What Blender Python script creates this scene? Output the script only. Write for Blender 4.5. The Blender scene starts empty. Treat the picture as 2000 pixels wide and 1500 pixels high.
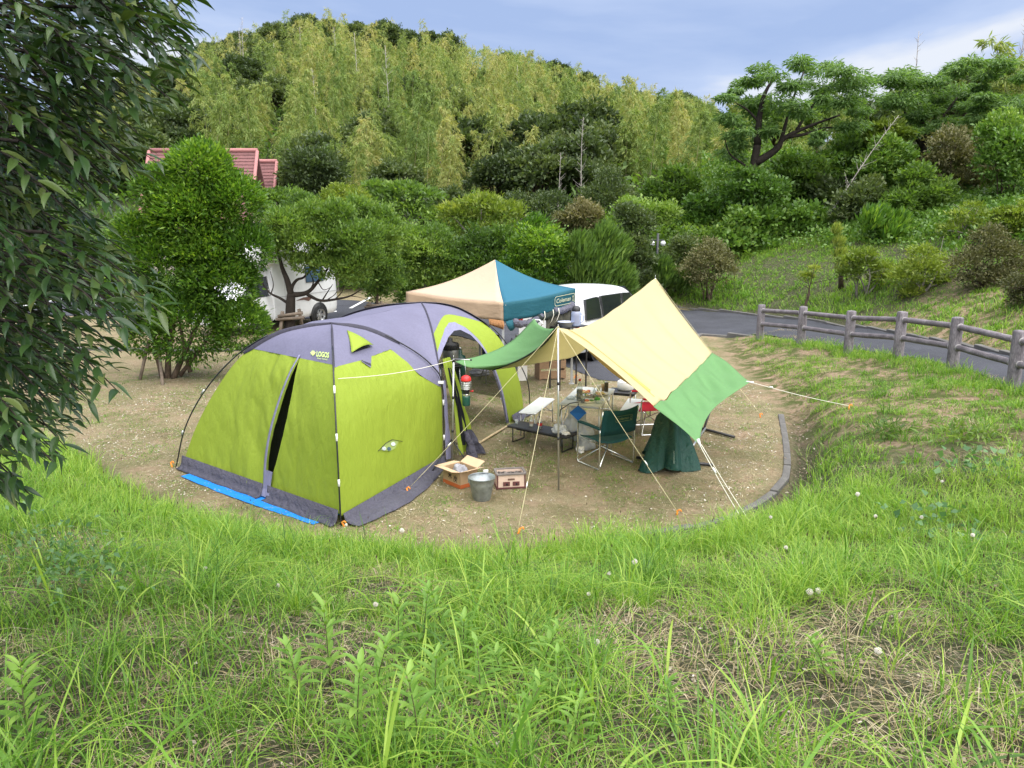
import bpy, bmesh, math, random
import numpy as np
from mathutils import Vector, Matrix, noise as mnoise

random.seed(7)
RNG = np.random.default_rng(11)
SC = bpy.context.scene
COL = SC.collection
R = math.radians
PI = math.pi

# ------------------------------------------------------------------ camera
CAM_H, PITCH, FPX = 3.4, R(12.0), 1500.0
cam_d = bpy.data.cameras.new("camera")
cam_d.sensor_width = 36.0
cam_d.lens = 27.0
cam_d.clip_start = 0.05
cam_d.clip_end = 4000.0
cam = bpy.data.objects.new("camera", cam_d)
cam.location = (0, 0, CAM_H)
cam.rotation_euler = (R(90) - PITCH, 0, 0)
COL.objects.link(cam)
SC.camera = cam

# ------------------------------------------------------------------ sky, sun, exposure
SUN_EL, SUN_AZ = R(62), R(142)          # azimuth clockwise from +Y (away from the camera), towards +X
world = bpy.data.worlds.new("World")
SC.world = world
world.use_nodes = True
wn, wl = world.node_tree.nodes, world.node_tree.links
wn.clear()
w_out = wn.new("ShaderNodeOutputWorld")
w_bg = wn.new("ShaderNodeBackground")
w_sky = wn.new("ShaderNodeTexSky")
w_sky.sky_type = 'NISHITA'
w_sky.sun_disc = False
w_sky.sun_elevation = SUN_EL
w_sky.sun_rotation = SUN_AZ
w_sky.air_density = 1.0
w_sky.dust_density = 2.0
w_sky.ozone_density = 1.5
w_gain = wn.new("ShaderNodeMixRGB"); w_gain.blend_type = 'MULTIPLY'; w_gain.inputs[0].default_value = 1.0
w_gain.inputs[2].default_value = (1.0, 1.0, 1.06, 1)
w_tc = wn.new("ShaderNodeTexCoord")
w_map = wn.new("ShaderNodeMapping")
w_map.inputs['Scale'].default_value = (1.1, 1.1, 5.2)
w_map.inputs['Location'].default_value = (11.2, 0.7, 0.1)
w_n1 = wn.new("ShaderNodeTexNoise")
w_n1.inputs['Scale'].default_value = 1.25
w_n1.inputs['Detail'].default_value = 6
w_n1.inputs['Roughness'].default_value = 0.52
w_n1.inputs['Distortion'].default_value = 0.35
w_ramp = wn.new("ShaderNodeValToRGB")
w_ramp.color_ramp.elements[0].position = 0.43
w_ramp.color_ramp.elements[0].color = (1.85, 2.45, 3.85, 1)
w_ramp.color_ramp.elements[1].position = 0.62
w_ramp.color_ramp.elements[1].color = (3.9, 4.1, 4.5, 1)
_e = w_ramp.color_ramp.elements.new(0.53)
_e.color = (2.45, 3.0, 4.25, 1)
w_mix = wn.new("ShaderNodeMixRGB")
w_mix.inputs[0].default_value = 0.94       # an almost closed thin cloud deck in front of the blue
w_bg.inputs['Strength'].default_value = 0.1
wl.new(w_tc.outputs['Generated'], w_map.inputs['Vector'])
wl.new(w_map.outputs['Vector'], w_n1.inputs['Vector'])
wl.new(w_n1.outputs['Fac'], w_ramp.inputs['Fac'])
wl.new(w_sky.outputs['Color'], w_gain.inputs[1])
wl.new(w_gain.outputs['Color'], w_mix.inputs[1])
wl.new(w_ramp.outputs['Color'], w_mix.inputs[2])
wl.new(w_mix.outputs['Color'], w_bg.inputs['Color'])
wl.new(w_bg.outputs['Background'], w_out.inputs['Surface'])

sun_d = bpy.data.lights.new("sun", 'SUN')
sun_d.energy = 4.4
sun_d.angle = R(105)                         # sun behind thin cloud: soft-edged shade
sun_d.color = (1.0, 0.965, 0.91)
sun = bpy.data.objects.new("sun", sun_d)
_sd = Vector((math.sin(SUN_AZ) * math.cos(SUN_EL), math.cos(SUN_AZ) * math.cos(SUN_EL), math.sin(SUN_EL)))
sun.rotation_euler = (-_sd).to_track_quat('-Z', 'Y').to_euler()
sun.location = _sd * 60
COL.objects.link(sun)

SC.view_settings.view_transform = 'Standard'
SC.view_settings.look = 'None'
SC.view_settings.exposure = 1.12
SC.view_settings.gamma = 1.0
SC.view_settings.use_curve_mapping = False
SC.render.film_transparent = False
SC.cycles.max_bounces = 8
SC.cycles.diffuse_bounces = 3
SC.cycles.transmission_bounces = 4
SC.cycles.transparent_max_bounces = 12
SC.cycles.use_adaptive_sampling = True
SC.cycles.adaptive_threshold = 0.02
SC.cycles.use_denoising = True

# ------------------------------------------------------------------ helpers
def ray(px, py):
    a = (px - 1000) / FPX
    b = (750 - py) / FPX
    return Vector((a, math.cos(PITCH) + b * math.sin(PITCH), -math.sin(PITCH) + b * math.cos(PITCH)))

def at(px, py, Y):
    """world point at forward distance Y seen in that direction from the camera's place"""
    d = ray(px, py)
    t = Y / d.y
    return Vector((d.x * t, Y, CAM_H + d.z * t))

def gnd(px, py, z=0.0):
    d = ray(px, py)
    t = (z - CAM_H) / d.z
    return Vector((d.x * t, d.y * t, z))

def tag(o, label=None, cat=None, group=None, kind=None):
    if label: o["label"] = label
    if cat: o["category"] = cat
    if group: o["group"] = group
    if kind: o["kind"] = kind
    return o

def thing(name, label, cat, loc=(0, 0, 0), rotz=0.0, group=None):
    o = bpy.data.objects.new(name, None)
    o.empty_display_size = 0.1
    COL.objects.link(o)
    o.location = loc
    o.rotation_euler = (0, 0, rotz)
    return tag(o, label, cat, group)

def link_mesh(name, me, m=None, parent=None):
    o = bpy.data.objects.new(name, me)
    COL.objects.link(o)
    if m is not None and not me.materials:
        me.materials.append(m)
    if parent is not None:
        o.parent = parent
    return o

def np_mesh(name, V, F, smooth=False, attrs=None):
    """V (n,3); F: list of arrays, each (k, corners)"""
    me = bpy.data.meshes.new(name)
    if not isinstance(F, (list, tuple)):
        F = [F]
    F = [np.asarray(f, dtype=np.int32) for f in F if len(f)]
    V = np.asarray(V, dtype=np.float32)
    me.vertices.add(len(V))
    me.vertices.foreach_set("co", V.ravel())
    loops = np.concatenate([f.ravel() for f in F])
    tot = np.concatenate([np.full(len(f), f.shape[1], dtype=np.int32) for f in F])
    start = np.concatenate([[0], np.cumsum(tot)[:-1]]).astype(np.int32)
    me.loops.add(len(loops))
    me.loops.foreach_set("vertex_index", loops)
    me.polygons.add(len(tot))
    me.polygons.foreach_set("loop_start", start)
    me.polygons.foreach_set("loop_total", tot)
    if smooth:
        me.polygons.foreach_set("use_smooth", np.ones(len(tot), dtype=bool))
    if attrs:
        for k, v in attrs.items():
            a = me.attributes.new(k, 'FLOAT', 'POINT')
            a.data.foreach_set("value", np.asarray(v, dtype=np.float32))
    me.update(calc_edges=True)
    me.validate()
    return me

class MB:
    """collects shapes for ONE mesh object"""
    def __init__(self):
        self.v, self.f, self.s = [], [], []
    def add(self, verts, faces, smooth=False):
        o = len(self.v)
        self.v.extend(tuple(map(float, p)) for p in verts)
        self.f.extend([tuple(i + o for i in f) for f in faces])
        self.s.extend([smooth] * len(faces))
        return self
    def box(self, c, size, rot=None, taper=1.0):
        x, y, z = (s / 2 for s in size)
        vs = []
        for sz in (-1, 1):
            t = taper if sz > 0 else 1.0
            for sx, sy in ((-1, -1), (1, -1), (1, 1), (-1, 1)):
                vs.append(Vector((sx * x * t, sy * y * t, sz * z)))
        if rot is not None:
            M = rot if isinstance(rot, Matrix) else Matrix.Rotation(rot, 3, 'Z')
            vs = [M @ p for p in vs]
        c = Vector(c)
        return self.add([p + c for p in vs], [(3, 2, 1, 0), (4, 5, 6, 7), (0, 1, 5, 4), (1, 2, 6, 5), (2, 3, 7, 6), (3, 0, 4, 7)])
    def rbox(self, c, size, r=0.01, rot=None, n=3):
        """box with rounded vertical edges and a small top chamfer"""
        x, y, z = size[0] / 2, size[1] / 2, size[2]
        ring = []
        for cx, cy, a0 in ((x - r, y - r, 0), (-x + r, y - r, 90), (-x + r, -y + r, 180), (x - r, -y + r, 270)):
            for k in range(n + 1):
                a = R(a0 + 90 * k / n)
                ring.append((cx + r * math.cos(a), cy + r * math.sin(a)))
        b = min(r * .5, z * .3)
        M = None
        if rot is not None:
            M = rot if isinstance(rot, Matrix) else Matrix.Rotation(rot, 3, 'Z')
        rows = []
        for zz, ins in ((-z / 2, b), (-z / 2 + b, 0), (z / 2 - b, 0), (z / 2, b)):
            row = []
            for (px, py) in ring:
                p = Vector((px * (1 - ins / x), py * (1 - ins / y), zz))
                if M is not None: p = M @ p
                row.append(p + Vector(c))
            rows.append(row)
        return self.loft(rows, closed=True, caps=True)
    def loft(self, rows, closed=False, caps=False, smooth=False):
        n = len(rows[0])
        vs = [p for r_ in rows for p in r_]
        fs = []
        m = n if closed else n - 1
        for i in range(len(rows) - 1):
            for j in range(m):
                a, b = i * n + j, i * n + (j + 1) % n
                fs.append((a, b, b + n, a + n))
        if caps:
            fs.append(tuple(range(n - 1, -1, -1)))
            fs.append(tuple(range((len(rows) - 1) * n, len(rows) * n)))
        return self.add(vs, fs, smooth)
    def tube(self, pts, r, n=6, caps=True, smooth=True):
        pts = [Vector(p) for p in pts]
        rs = r if isinstance(r, (list, tuple)) else [r] * len(pts)
        rows = []
        prev = None
        for i, p in enumerate(pts):
            if i == 0: d = pts[1] - p
            elif i == len(pts) - 1: d = p - pts[i - 1]
            else: d = (pts[i + 1] - pts[i - 1])
            if d.length < 1e-9: d = Vector((0, 0, 1))
            d.normalize()
            if prev is None:
                u = d.orthogonal().normalized()
            else:
                u = prev - d * prev.dot(d)
                u = u.normalized() if u.length > 1e-6 else d.orthogonal().normalized()
            prev = u
            w = d.cross(u)
            rows.append([p + (u * math.cos(2 * PI * k / n) + w * math.sin(2 * PI * k / n)) * rs[i] for k in range(n)])
        return self.loft(rows, closed=True, caps=caps, smooth=smooth)
    def lathe(self, prof, c=(0, 0, 0), n=20, smooth=True, caps=False, axis=None):
        rows = []
        for (r_, z) in prof:
            row = []
            for k in range(n):
                p = Vector((r_ * math.cos(2 * PI * k / n), r_ * math.sin(2 * PI * k / n), z))
                if axis is not None: p = axis @ p
                row.append(p + Vector(c))
            rows.append(row)
        return self.loft(rows, closed=True, caps=caps, smooth=smooth)
    def poly(self, pts, n=None):
        return self.add(pts, [tuple(range(len(pts)))])
    def prism(self, pts, d):
        """outline pts (3D, planar) pushed along d"""
        d = Vector(d)
        a = [Vector(p) for p in pts]
        b = [p + d for p in a]
        n = len(a)
        fs = [tuple(range(n - 1, -1, -1)), tuple(range(n, 2 * n))]
        for i in range(n):
            j = (i + 1) % n
            fs.append((i, j, n + j, n + i))
        return self.add(a + b, fs)
    def mesh(self, name, off=None):
        me = bpy.data.meshes.new(name)
        v = self.v if off is None else [(p[0] - off[0], p[1] - off[1], p[2] - off[2]) for p in self.v]
        me.from_pydata(v, [], self.f)
        me.polygons.foreach_set("use_smooth", self.s)
        me.update()
        return me
    def build(self, name, m, parent=None, world=False, fix=True):
        off = None
        if world and parent is not None:
            off = parent.location
            pp = parent.parent
            if pp is not None: off = pp.location + off
        me = self.mesh(name, off)
        if fix:
            b = bmesh.new(); b.from_mesh(me)
            bmesh.ops.recalc_face_normals(b, faces=b.faces)
            b.to_mesh(me); b.free()
        return link_mesh(name, me, m, parent)

def bevel(o, w=0.01, seg=2):
    md = o.modifiers.new("bevel", 'BEVEL')
    md.width = w; md.segments = seg; md.limit_method = 'ANGLE'; md.angle_limit = R(35)
    return o

def thicken(o, t=0.002):
    md = o.modifiers.new("solid", 'SOLIDIFY'); md.thickness = t; md.offset = 0
    return o

def copy_tree(o, parent=None):
    c = o.copy()
    COL.objects.link(c)
    c.parent = parent
    for ch in list(o.children):
        copy_tree(ch, c)
    return c

def bez(p0, p1, p2, p3, n):
    out = []
    for i in range(n + 1):
        t = i / n; s = 1 - t
        out.append(Vector(p0) * s**3 + Vector(p1) * 3 * s * s * t + Vector(p2) * 3 * s * t * t + Vector(p3) * t**3)
    return out

def catmull(pts, n=8):
    pts = [Vector(p) for p in pts]
    P = [2 * pts[0] - pts[1]] + pts + [2 * pts[-1] - pts[-2]]
    out = []
    for i in range(1, len(P) - 2):
        for k in range(n):
            t = k / n
            a, b, c, d = P[i - 1], P[i], P[i + 1], P[i + 2]
            out.append(0.5 * ((2 * b) + (c - a) * t + (2 * a - 5 * b + 4 * c - d) * t * t + (3 * b - a - 3 * c + d) * t**3))
    out.append(pts[-1])
    return out

def resample(pts, n):
    pts = [Vector(p) for p in pts]
    L = [0]
    for i in range(1, len(pts)): L.append(L[-1] + (pts[i] - pts[i - 1]).length)
    out = []
    for k in range(n + 1):
        s = L[-1] * k / n
        i = 1
        while i < len(L) - 1 and L[i] < s: i += 1
        t = (s - L[i - 1]) / max(1e-9, L[i] - L[i - 1])
        out.append(pts[i - 1].lerp(pts[i], t))
    return out

# ------------------------------------------------------------------ materials
MATS = {}
def nodes_of(name):
    m = bpy.data.materials.new(name)
    m.use_nodes = True
    nt = m.node_tree
    nt.nodes.clear()
    out = nt.nodes.new("ShaderNodeOutputMaterial")
    return m, nt, out

def N(nt, typ, **kw):
    n = nt.nodes.new(typ)
    for k, v in kw.items():
        if k in n.inputs: n.inputs[k].default_value = v
        else: setattr(n, k, v)
    return n

def pbr(name, col, rough=0.6, metal=0.0, spec=0.5, var=0.12, vscale=6.0, bump=0.0, bscale=40.0, coat=0.0,
        col2=None, trans=None, alpha=None, emit=None, coords='Object', stretch=None, fine=0.0, fscale=120.0):
    if name in MATS: return MATS[name]
    m, nt, out = nodes_of(name)
    L = nt.links
    bs = N(nt, "ShaderNodeBsdfPrincipled", Roughness=rough, Metallic=metal)
    bs.inputs['Specular IOR Level'].default_value = spec
    if coat: bs.inputs['Coat Weight'].default_value = coat; bs.inputs['Coat Roughness'].default_value = .08
    tc = N(nt, "ShaderNodeTexCoord")
    vec = tc.outputs[coords]
    if stretch:
        mp = N(nt, "ShaderNodeMapping"); mp.inputs['Scale'].default_value = stretch
        L.new(vec, mp.inputs['Vector']); vec = mp.outputs['Vector']
    nz = N(nt, "ShaderNodeTexNoise", Scale=vscale, Detail=5.0, Roughness=0.6)
    L.new(vec, nz.inputs['Vector'])
    rp = N(nt, "ShaderNodeValToRGB")
    c = Vector(col[:3])
    c2 = Vector(col2) if col2 else c * (1 + var)
    c1 = c * (1 - var) if not col2 else c
    rp.color_ramp.elements[0].position = .32; rp.color_ramp.elements[0].color = (*c1, 1)
    rp.color_ramp.elements[1].position = .68; rp.color_ramp.elements[1].color = (*c2, 1)
    L.new(nz.outputs['Fac'], rp.inputs['Fac'])
    csock = rp.outputs['Color']
    if fine:
        nf = N(nt, "ShaderNodeTexNoise", Scale=fscale, Detail=3.0)
        L.new(vec, nf.inputs['Vector'])
        mr = N(nt, "ShaderNodeMapRange"); mr.inputs[1].default_value = .3; mr.inputs[2].default_value = .7
        mr.inputs[3].default_value = 1 - fine; mr.inputs[4].default_value = 1 + fine
        L.new(nf.outputs['Fac'], mr.inputs[0])
        mm = N(nt, "ShaderNodeVectorMath", operation='SCALE')
        L.new(csock, mm.inputs[0]); L.new(mr.outputs[0], mm.inputs['Scale'])
        csock = mm.outputs['Vector']
    L.new(csock, bs.inputs['Base Color'])
    rr = N(nt, "ShaderNodeMapRange"); rr.inputs[3].default_value = max(.02, rough - .08); rr.inputs[4].default_value = min(1, rough + .08)
    L.new(nz.outputs['Fac'], rr.inputs[0]); L.new(rr.outputs[0], bs.inputs['Roughness'])
    if bump:
        nb = N(nt, "ShaderNodeTexNoise", Scale=bscale, Detail=4.0)
        L.new(vec, nb.inputs['Vector'])
        bp = N(nt, "ShaderNodeBump", Strength=bump, Distance=0.02)
        L.new(nb.outputs['Fac'], bp.inputs['Height']); L.new(bp.outputs['Normal'], bs.inputs['Normal'])
    if emit:
        bs.inputs['Emission Color'].default_value = (*emit[:3], 1); bs.inputs['Emission Strength'].default_value = emit[3]
    sh = bs.outputs[0]
    if trans:
        tl = N(nt, "ShaderNodeBsdfTranslucent")
        mx = N(nt, "ShaderNodeMixShader"); mx.inputs[0].default_value = trans
        L.new(csock, tl.inputs['Color'])
        L.new(sh, mx.inputs[1]); L.new(tl.outputs[0], mx.inputs[2]); sh = mx.outputs[0]
    if alpha is not None:
        tp = N(nt, "ShaderNodeBsdfTransparent")
        mx = N(nt, "ShaderNodeMixShader"); mx.inputs[0].default_value = alpha
        L.new(tp.outputs[0], mx.inputs[1]); L.new(sh, mx.inputs[2]); sh = mx.outputs[0]
    L.new(sh, out.inputs['Surface'])
    MATS[name] = m
    return m

def glassm(name, col=(1, 1, 1), rough=0.02, clear=0.6):
    """thin clear plastic or glass: part see-through, part gloss"""
    if name in MATS: return MATS[name]
    m, nt, out = nodes_of(name)
    L = nt.links
    tp = N(nt, "ShaderNodeBsdfTransparent"); tp.inputs['Color'].default_value = (*col, 1)
    bs = N(nt, "ShaderNodeBsdfPrincipled", Roughness=rough)
    bs.inputs['Base Color'].default_value = (*[c * .8 for c in col], 1)
    mx = N(nt, "ShaderNodeMixShader"); mx.inputs[0].default_value = 1 - clear
    L.new(tp.outputs[0], mx.inputs[1]); L.new(bs.outputs[0], mx.inputs[2]); L.new(mx.outputs[0], out.inputs['Surface'])
    MATS[name] = m
    return m

def leafm(name, dark, mid, light, rough=0.45, trans=0.35, spec=0.4, tcol=None, objvar=0.25):
    """foliage: colour runs dark > mid > light with the per-leaf value 'tint' and a little per plant"""
    if name in MATS: return MATS[name]
    m, nt, out = nodes_of(name)
    L = nt.links
    at_ = N(nt, "ShaderNodeAttribute", attribute_name="tint")
    oi = N(nt, "ShaderNodeObjectInfo")
    ad = N(nt, "ShaderNodeMath", operation='MULTIPLY_ADD'); ad.inputs[1].default_value = objvar; ad.inputs[2].default_value = -objvar / 2
    L.new(oi.outputs['Random'], ad.inputs[0])
    sm = N(nt, "ShaderNodeMath", operation='ADD', use_clamp=True)
    L.new(at_.outputs['Fac'], sm.inputs[0]); L.new(ad.outputs[0], sm.inputs[1])
    rp = N(nt, "ShaderNodeValToRGB")
    rp.color_ramp.elements[0].position = 0.0; rp.color_ramp.elements[0].color = (*dark, 1)
    rp.color_ramp.elements[1].position = 1.0; rp.color_ramp.elements[1].color = (*light, 1)
    e = rp.color_ramp.elements.new(0.5); e.color = (*mid, 1)
    L.new(sm.outputs[0], rp.inputs['Fac'])
    bs = N(nt, "ShaderNodeBsdfPrincipled", Roughness=rough)
    bs.inputs['Specular IOR Level'].default_value = spec
    L.new(rp.outputs['Color'], bs.inputs['Base Color'])
    tl = N(nt, "ShaderNodeBsdfTranslucent")
    tm = N(nt, "ShaderNodeMixRGB", blend_type='MULTIPLY'); tm.inputs[0].default_value = 1.0
    tm.inputs[2].default_value = (*(tcol or (1.5, 1.6, 0.6)), 1)
    L.new(rp.outputs['Color'], tm.inputs[1]); L.new(tm.outputs['Color'], tl.inputs['Color'])
    mx = N(nt, "ShaderNodeMixShader"); mx.inputs[0].default_value = trans
    L.new(bs.outputs[0], mx.inputs[1]); L.new(tl.outputs[0], mx.inputs[2])
    L.new(mx.outputs[0], out.inputs['Surface'])
    MATS[name] = m
    return m
# ------------------------------------------------------------------ terrain
SITE = np.array([(-40, 13.5), (-12, 12.8), (-8, 11.9), (-6.2, 10.9), (-5.1, 9.7), (-3.7, 8.6), (-2, 7.75), (0, 7.6), (1.71, 8.03),
                 (2.59, 8.52), (3.52, 9.65), (4.07, 10.89), (4.82, 13.35), (5.2, 15), (5.3, 17.5), (5.6, 20), (6.1, 22), (6.5, 24.5),
                 (7.5, 60), (-40, 60)], float)
ROAD_NEAR = [(7.75, -6), (7.9, 4), (8.05, 12), (8.15, 15), (7.9, 17.5), (7.45, 20), (7.1, 22), (5.8, 23.2), (3.4, 24.2)]
ROAD_FAR = [(10.3, -6), (10.35, 4), (10.35, 15.2), (10.55, 19), (10.2, 23.3), (9.1, 26.5), (6.9, 30), (3.5, 33.5), (-3, 37)]
EMB = np.array(ROAD_FAR + [(-12, 39.5), (-40, 40.5), (-400, 42), (-400, 900), (600, 900), (600, -6)], float)

def seg_dist(P, poly, closed=True):
    d = np.full(len(P), 1e9)
    n = len(poly)
    for i in range(n if closed else n - 1):
        a, b = poly[i], poly[(i + 1) % n]
        ab = b - a
        t = np.clip(((P - a) @ ab) / (ab @ ab), 0, 1)
        q = a + t[:, None] * ab
        d = np.minimum(d, np.hypot(P[:, 0] - q[:, 0], P[:, 1] - q[:, 1]))
    return d

def inside(P, poly):
    x, y = P[:, 0], P[:, 1]
    c = np.zeros(len(P), bool)
    n = len(poly)
    for i in range(n):
        x1, y1 = poly[i]; x2, y2 = poly[(i + 1) % n]
        if y1 == y2: continue
        cond = ((y1 > y) != (y2 > y)) & (x < (x2 - x1) * (y - y1) / (y2 - y1) + x1)
        c ^= cond
    return c

def sstep(a, b, x):
    t = np.clip((x - a) / (b - a), 0, 1)
    return t * t * (3 - 2 * t)

CTRL = np.array([
    (0, -1, 2.05), (0, 0, 1.85), (0, 2, 1.42), (0, 4, .96), (0, 6, .42), (0, 7.3, .08), (0, 9, 0),
    (-3, 1, 1.8), (-3, 4, 1.15), (-3, 6.5, .5), (-3.5, 8.2, .1), (-5, 7.5, .62), (-6, 4, 1.45), (-6, 9, .55), (-8, 7, 1.2), (-8, 10.5, .5), (-11, 11, .6), (-11, 5, 1.8), (-14, 12, .4), (-25, 10, .8),
    (3, 1, 1.75), (3, 4, 1.05), (3, 6.5, .5), (2.6, 8, .1), (5, 4, 1.15), (4.6, 7, .6), (4.5, 9, .42), (6, 8, .82), (5.5, 10.5, .55), (6.3, 12.5, .6), (5.6, 14, .28), (6.5, 15.5, .42), (5.9, 17.5, .2), (6.4, 19.5, .16),
    (7.9, 12, .78), (7.9, 13.6, .76), (7.8, 15.3, .63), (7.6, 17.1, .5), (7.25, 19, .38), (6.85, 21, .22), (6.3, 22.5, .1), (8.2, 8, 1.05), (8.2, 4, 1.4), (8, 0, 1.8),
    (10.3, 4, 1.45), (10.3, 8, 1.1), (10.4, 12, .82), (10.4, 15.2, .68), (10.5, 19, .46), (10.2, 23.3, .22), (9, 26.5, .08), (6.5, 27, .02), (6, 31, 0), (2, 33, 0),
    (-2, 12, 0), (2, 14, 0), (-8, 16, 0), (-2, 20, 0), (-15, 22, 0), (-25, 30, 0), (0, 30, 0), (4, 20, 0), (-10, 45, 0), (14, 10, .9), (14, 22, .3), (14, 0, 1.8), (20, 40, 0), (-30, 60, 0), (30, 10, .9), (30, 60, 0)], float)
def _U(r2):
    return r2 * np.log(r2 + 1e-9) * 0.5
_n = len(CTRL)
_K = _U(((CTRL[:, None, :2] - CTRL[None, :, :2]) ** 2).sum(-1)) + np.eye(_n) * 0.4
_Pm = np.c_[np.ones(_n), CTRL[:, :2]]
_W = np.linalg.solve(np.block([[_K, _Pm], [_Pm.T, np.zeros((3, 3))]]), np.r_[CTRL[:, 2], 0, 0, 0])
HILL_PX = np.array([-900, -200, 150, 300, 480, 640, 780, 870, 960, 1100, 1200, 1340, 1600, 2300, 3200], float)
HILL_H = np.array([12, 16, 20.5, 27, 33.7, 37.5, 35.8, 34, 30, 27.6, 23.4, 20.6, 18, 16, 14], float)

def terrain(x, y):
    x = np.atleast_1d(np.asarray(x, float)); y = np.atleast_1d(np.asarray(y, float))
    P = np.c_[x, y]
    z = np.zeros(len(P))
    near = (np.abs(x) < 34) & (y < 62) & (y > -12)
    if near.any():
        Q = P[near]
        zz = _W[_n] + Q @ _W[_n + 1:]
        for i in range(_n):
            zz += _W[i] * _U(((Q - CTRL[i, :2]) ** 2).sum(1))
        ds = np.where(inside(Q, SITE), 0, seg_dist(Q, SITE))
        zz = np.maximum(zz, 0) * sstep(0.0, 1.1, ds)
        # shallow gutter outside the kerb, front right of the pitch
        kb = np.exp(-((ds - .28) / .2) ** 2) * sstep(0.8, 1.8, Q[:, 0]) * sstep(14.2, 12.8, Q[:, 1]) * (ds > 0)
        zz -= .15 * kb
        fade = sstep(34, 22, np.abs(Q[:, 0])) * sstep(62, 48, Q[:, 1])
        # gentle unevenness off the pitch
        bumps = .035 * np.sin(Q[:, 0] * 2.3 + 1.7 * np.sin(Q[:, 1] * 1.1)) * np.sin(Q[:, 1] * 1.9 + .6) + .02 * np.sin(Q[:, 0] * 5.1 + Q[:, 1] * 3.3)
        zz += bumps * sstep(.5, 2, ds) + .006 * np.sin(Q[:, 0] * 3.1) * np.sin(Q[:, 1] * 2.7) * (ds == 0)
        z[near] = zz * np.where(fade > 0, fade, 0)
    back = y <= -12
    z[back] = 2.0
    far = (np.abs(x) >= 34) & ~back
    # rise beyond the road
    em = inside(P, EMB)
    e = np.where(em, seg_dist(P, np.array(ROAD_FAR + [(-12, 39.5), (-40, 40.5), (-400, 42)], float), closed=False), 0)
    lat = sstep(-6, 9, x)
    z += lat * 8.0 * (1 - np.exp(-e * .5 / 8.0))
    # the wooded hill
    r = np.hypot(x, y)
    px = 1000 + 1500 * x / np.maximum(y, 1e-3)
    hh = np.interp(np.clip(px, -900, 3200), HILL_PX, HILL_H)
    prof = np.where(r < 170, np.clip((r - 48) / 122.0, 0, 1) ** .92, 1 - .5 * sstep(170, 300, r))
    hz = hh * prof * (y > 0)
    z = z * (1 - lat * sstep(60, 110, r) * .9) + hz * np.where(lat > 0, sstep(45, 110, r) * lat + (1 - lat), 1)
    return z

def tz(x, y):
    return float(terrain([x], [y])[0])

def axis(lo, hi, a, b, fine, grow=1.14):
    mid = list(np.arange(a, b + 1e-6, fine))
    up, s, v = [], fine, b
    while v < hi:
        s = min(s * grow, 45); v += s; up.append(v)
    dn, s, v = [], fine, a
    while v > lo:
        s = min(s * grow, 45); v -= s; dn.append(v)
    return np.array(dn[::-1] + mid + up)

gx = axis(-650, 650, -9, 11.4, .15, 1.1)
gy = axis(-60, 900, -1.5, 16, .15, 1.06)
GX, GY = np.meshgrid(gx, gy)
gp = np.c_[GX.ravel(), GY.ravel()]
gzv = terrain(gp[:, 0], gp[:, 1])
dsite = np.where(inside(gp, SITE), -seg_dist(gp, SITE), seg_dist(gp, SITE))
# keep the soil below the paved sheets
ROADPOLY = np.array(ROAD_NEAR + ROAD_FAR[::-1], float)
APRON = np.array([(5.8, 23.2), (4.6, 20.5), (3.6, 17.6), (2.6, 16.15), (1.9, 16.4), (1.1, 18.4), (-.2, 20.4), (-1.5, 22.8), (-5.2, 26.6), (-9, 27.6), (-20, 28.2), (-34, 28.6), (-34, 35.0), (-12, 35.0), (-7, 33.6), (-3.4, 30.6), (-.5, 28.6), (2.6, 28.2), (5.0, 29.4), (6.9, 30)], float)
paved = inside(gp, ROADPOLY) | inside(gp, APRON)
dp = np.minimum(seg_dist(gp, ROADPOLY), seg_dist(gp, APRON))
gzv = np.where(paved, gzv - .05 * sstep(0, .3, dp), gzv)
rr_ = np.hypot(gp[:, 0], gp[:, 1])
a_site = sstep(.25, -.15, dsite) * sstep(60, 40, gp[:, 1])
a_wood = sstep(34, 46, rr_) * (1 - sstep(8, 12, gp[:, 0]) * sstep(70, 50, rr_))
a_dry = sstep(4.2, 5.4, gp[:, 0]) * sstep(8.2, 10.2, gp[:, 1]) * sstep(24, 21, gp[:, 1])
ny, nx = GX.shape
idx = np.arange(ny * nx).reshape(ny, nx)
gq = np.stack([idx[:-1, :-1].ravel(), idx[:-1, 1:].ravel(), idx[1:, 1:].ravel(), idx[1:, :-1].ravel()], 1)
g_me = np_mesh("ground", np.c_[gp, gzv], gq, smooth=True, attrs={"site": a_site, "wood": a_wood, "dry": a_dry})

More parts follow.
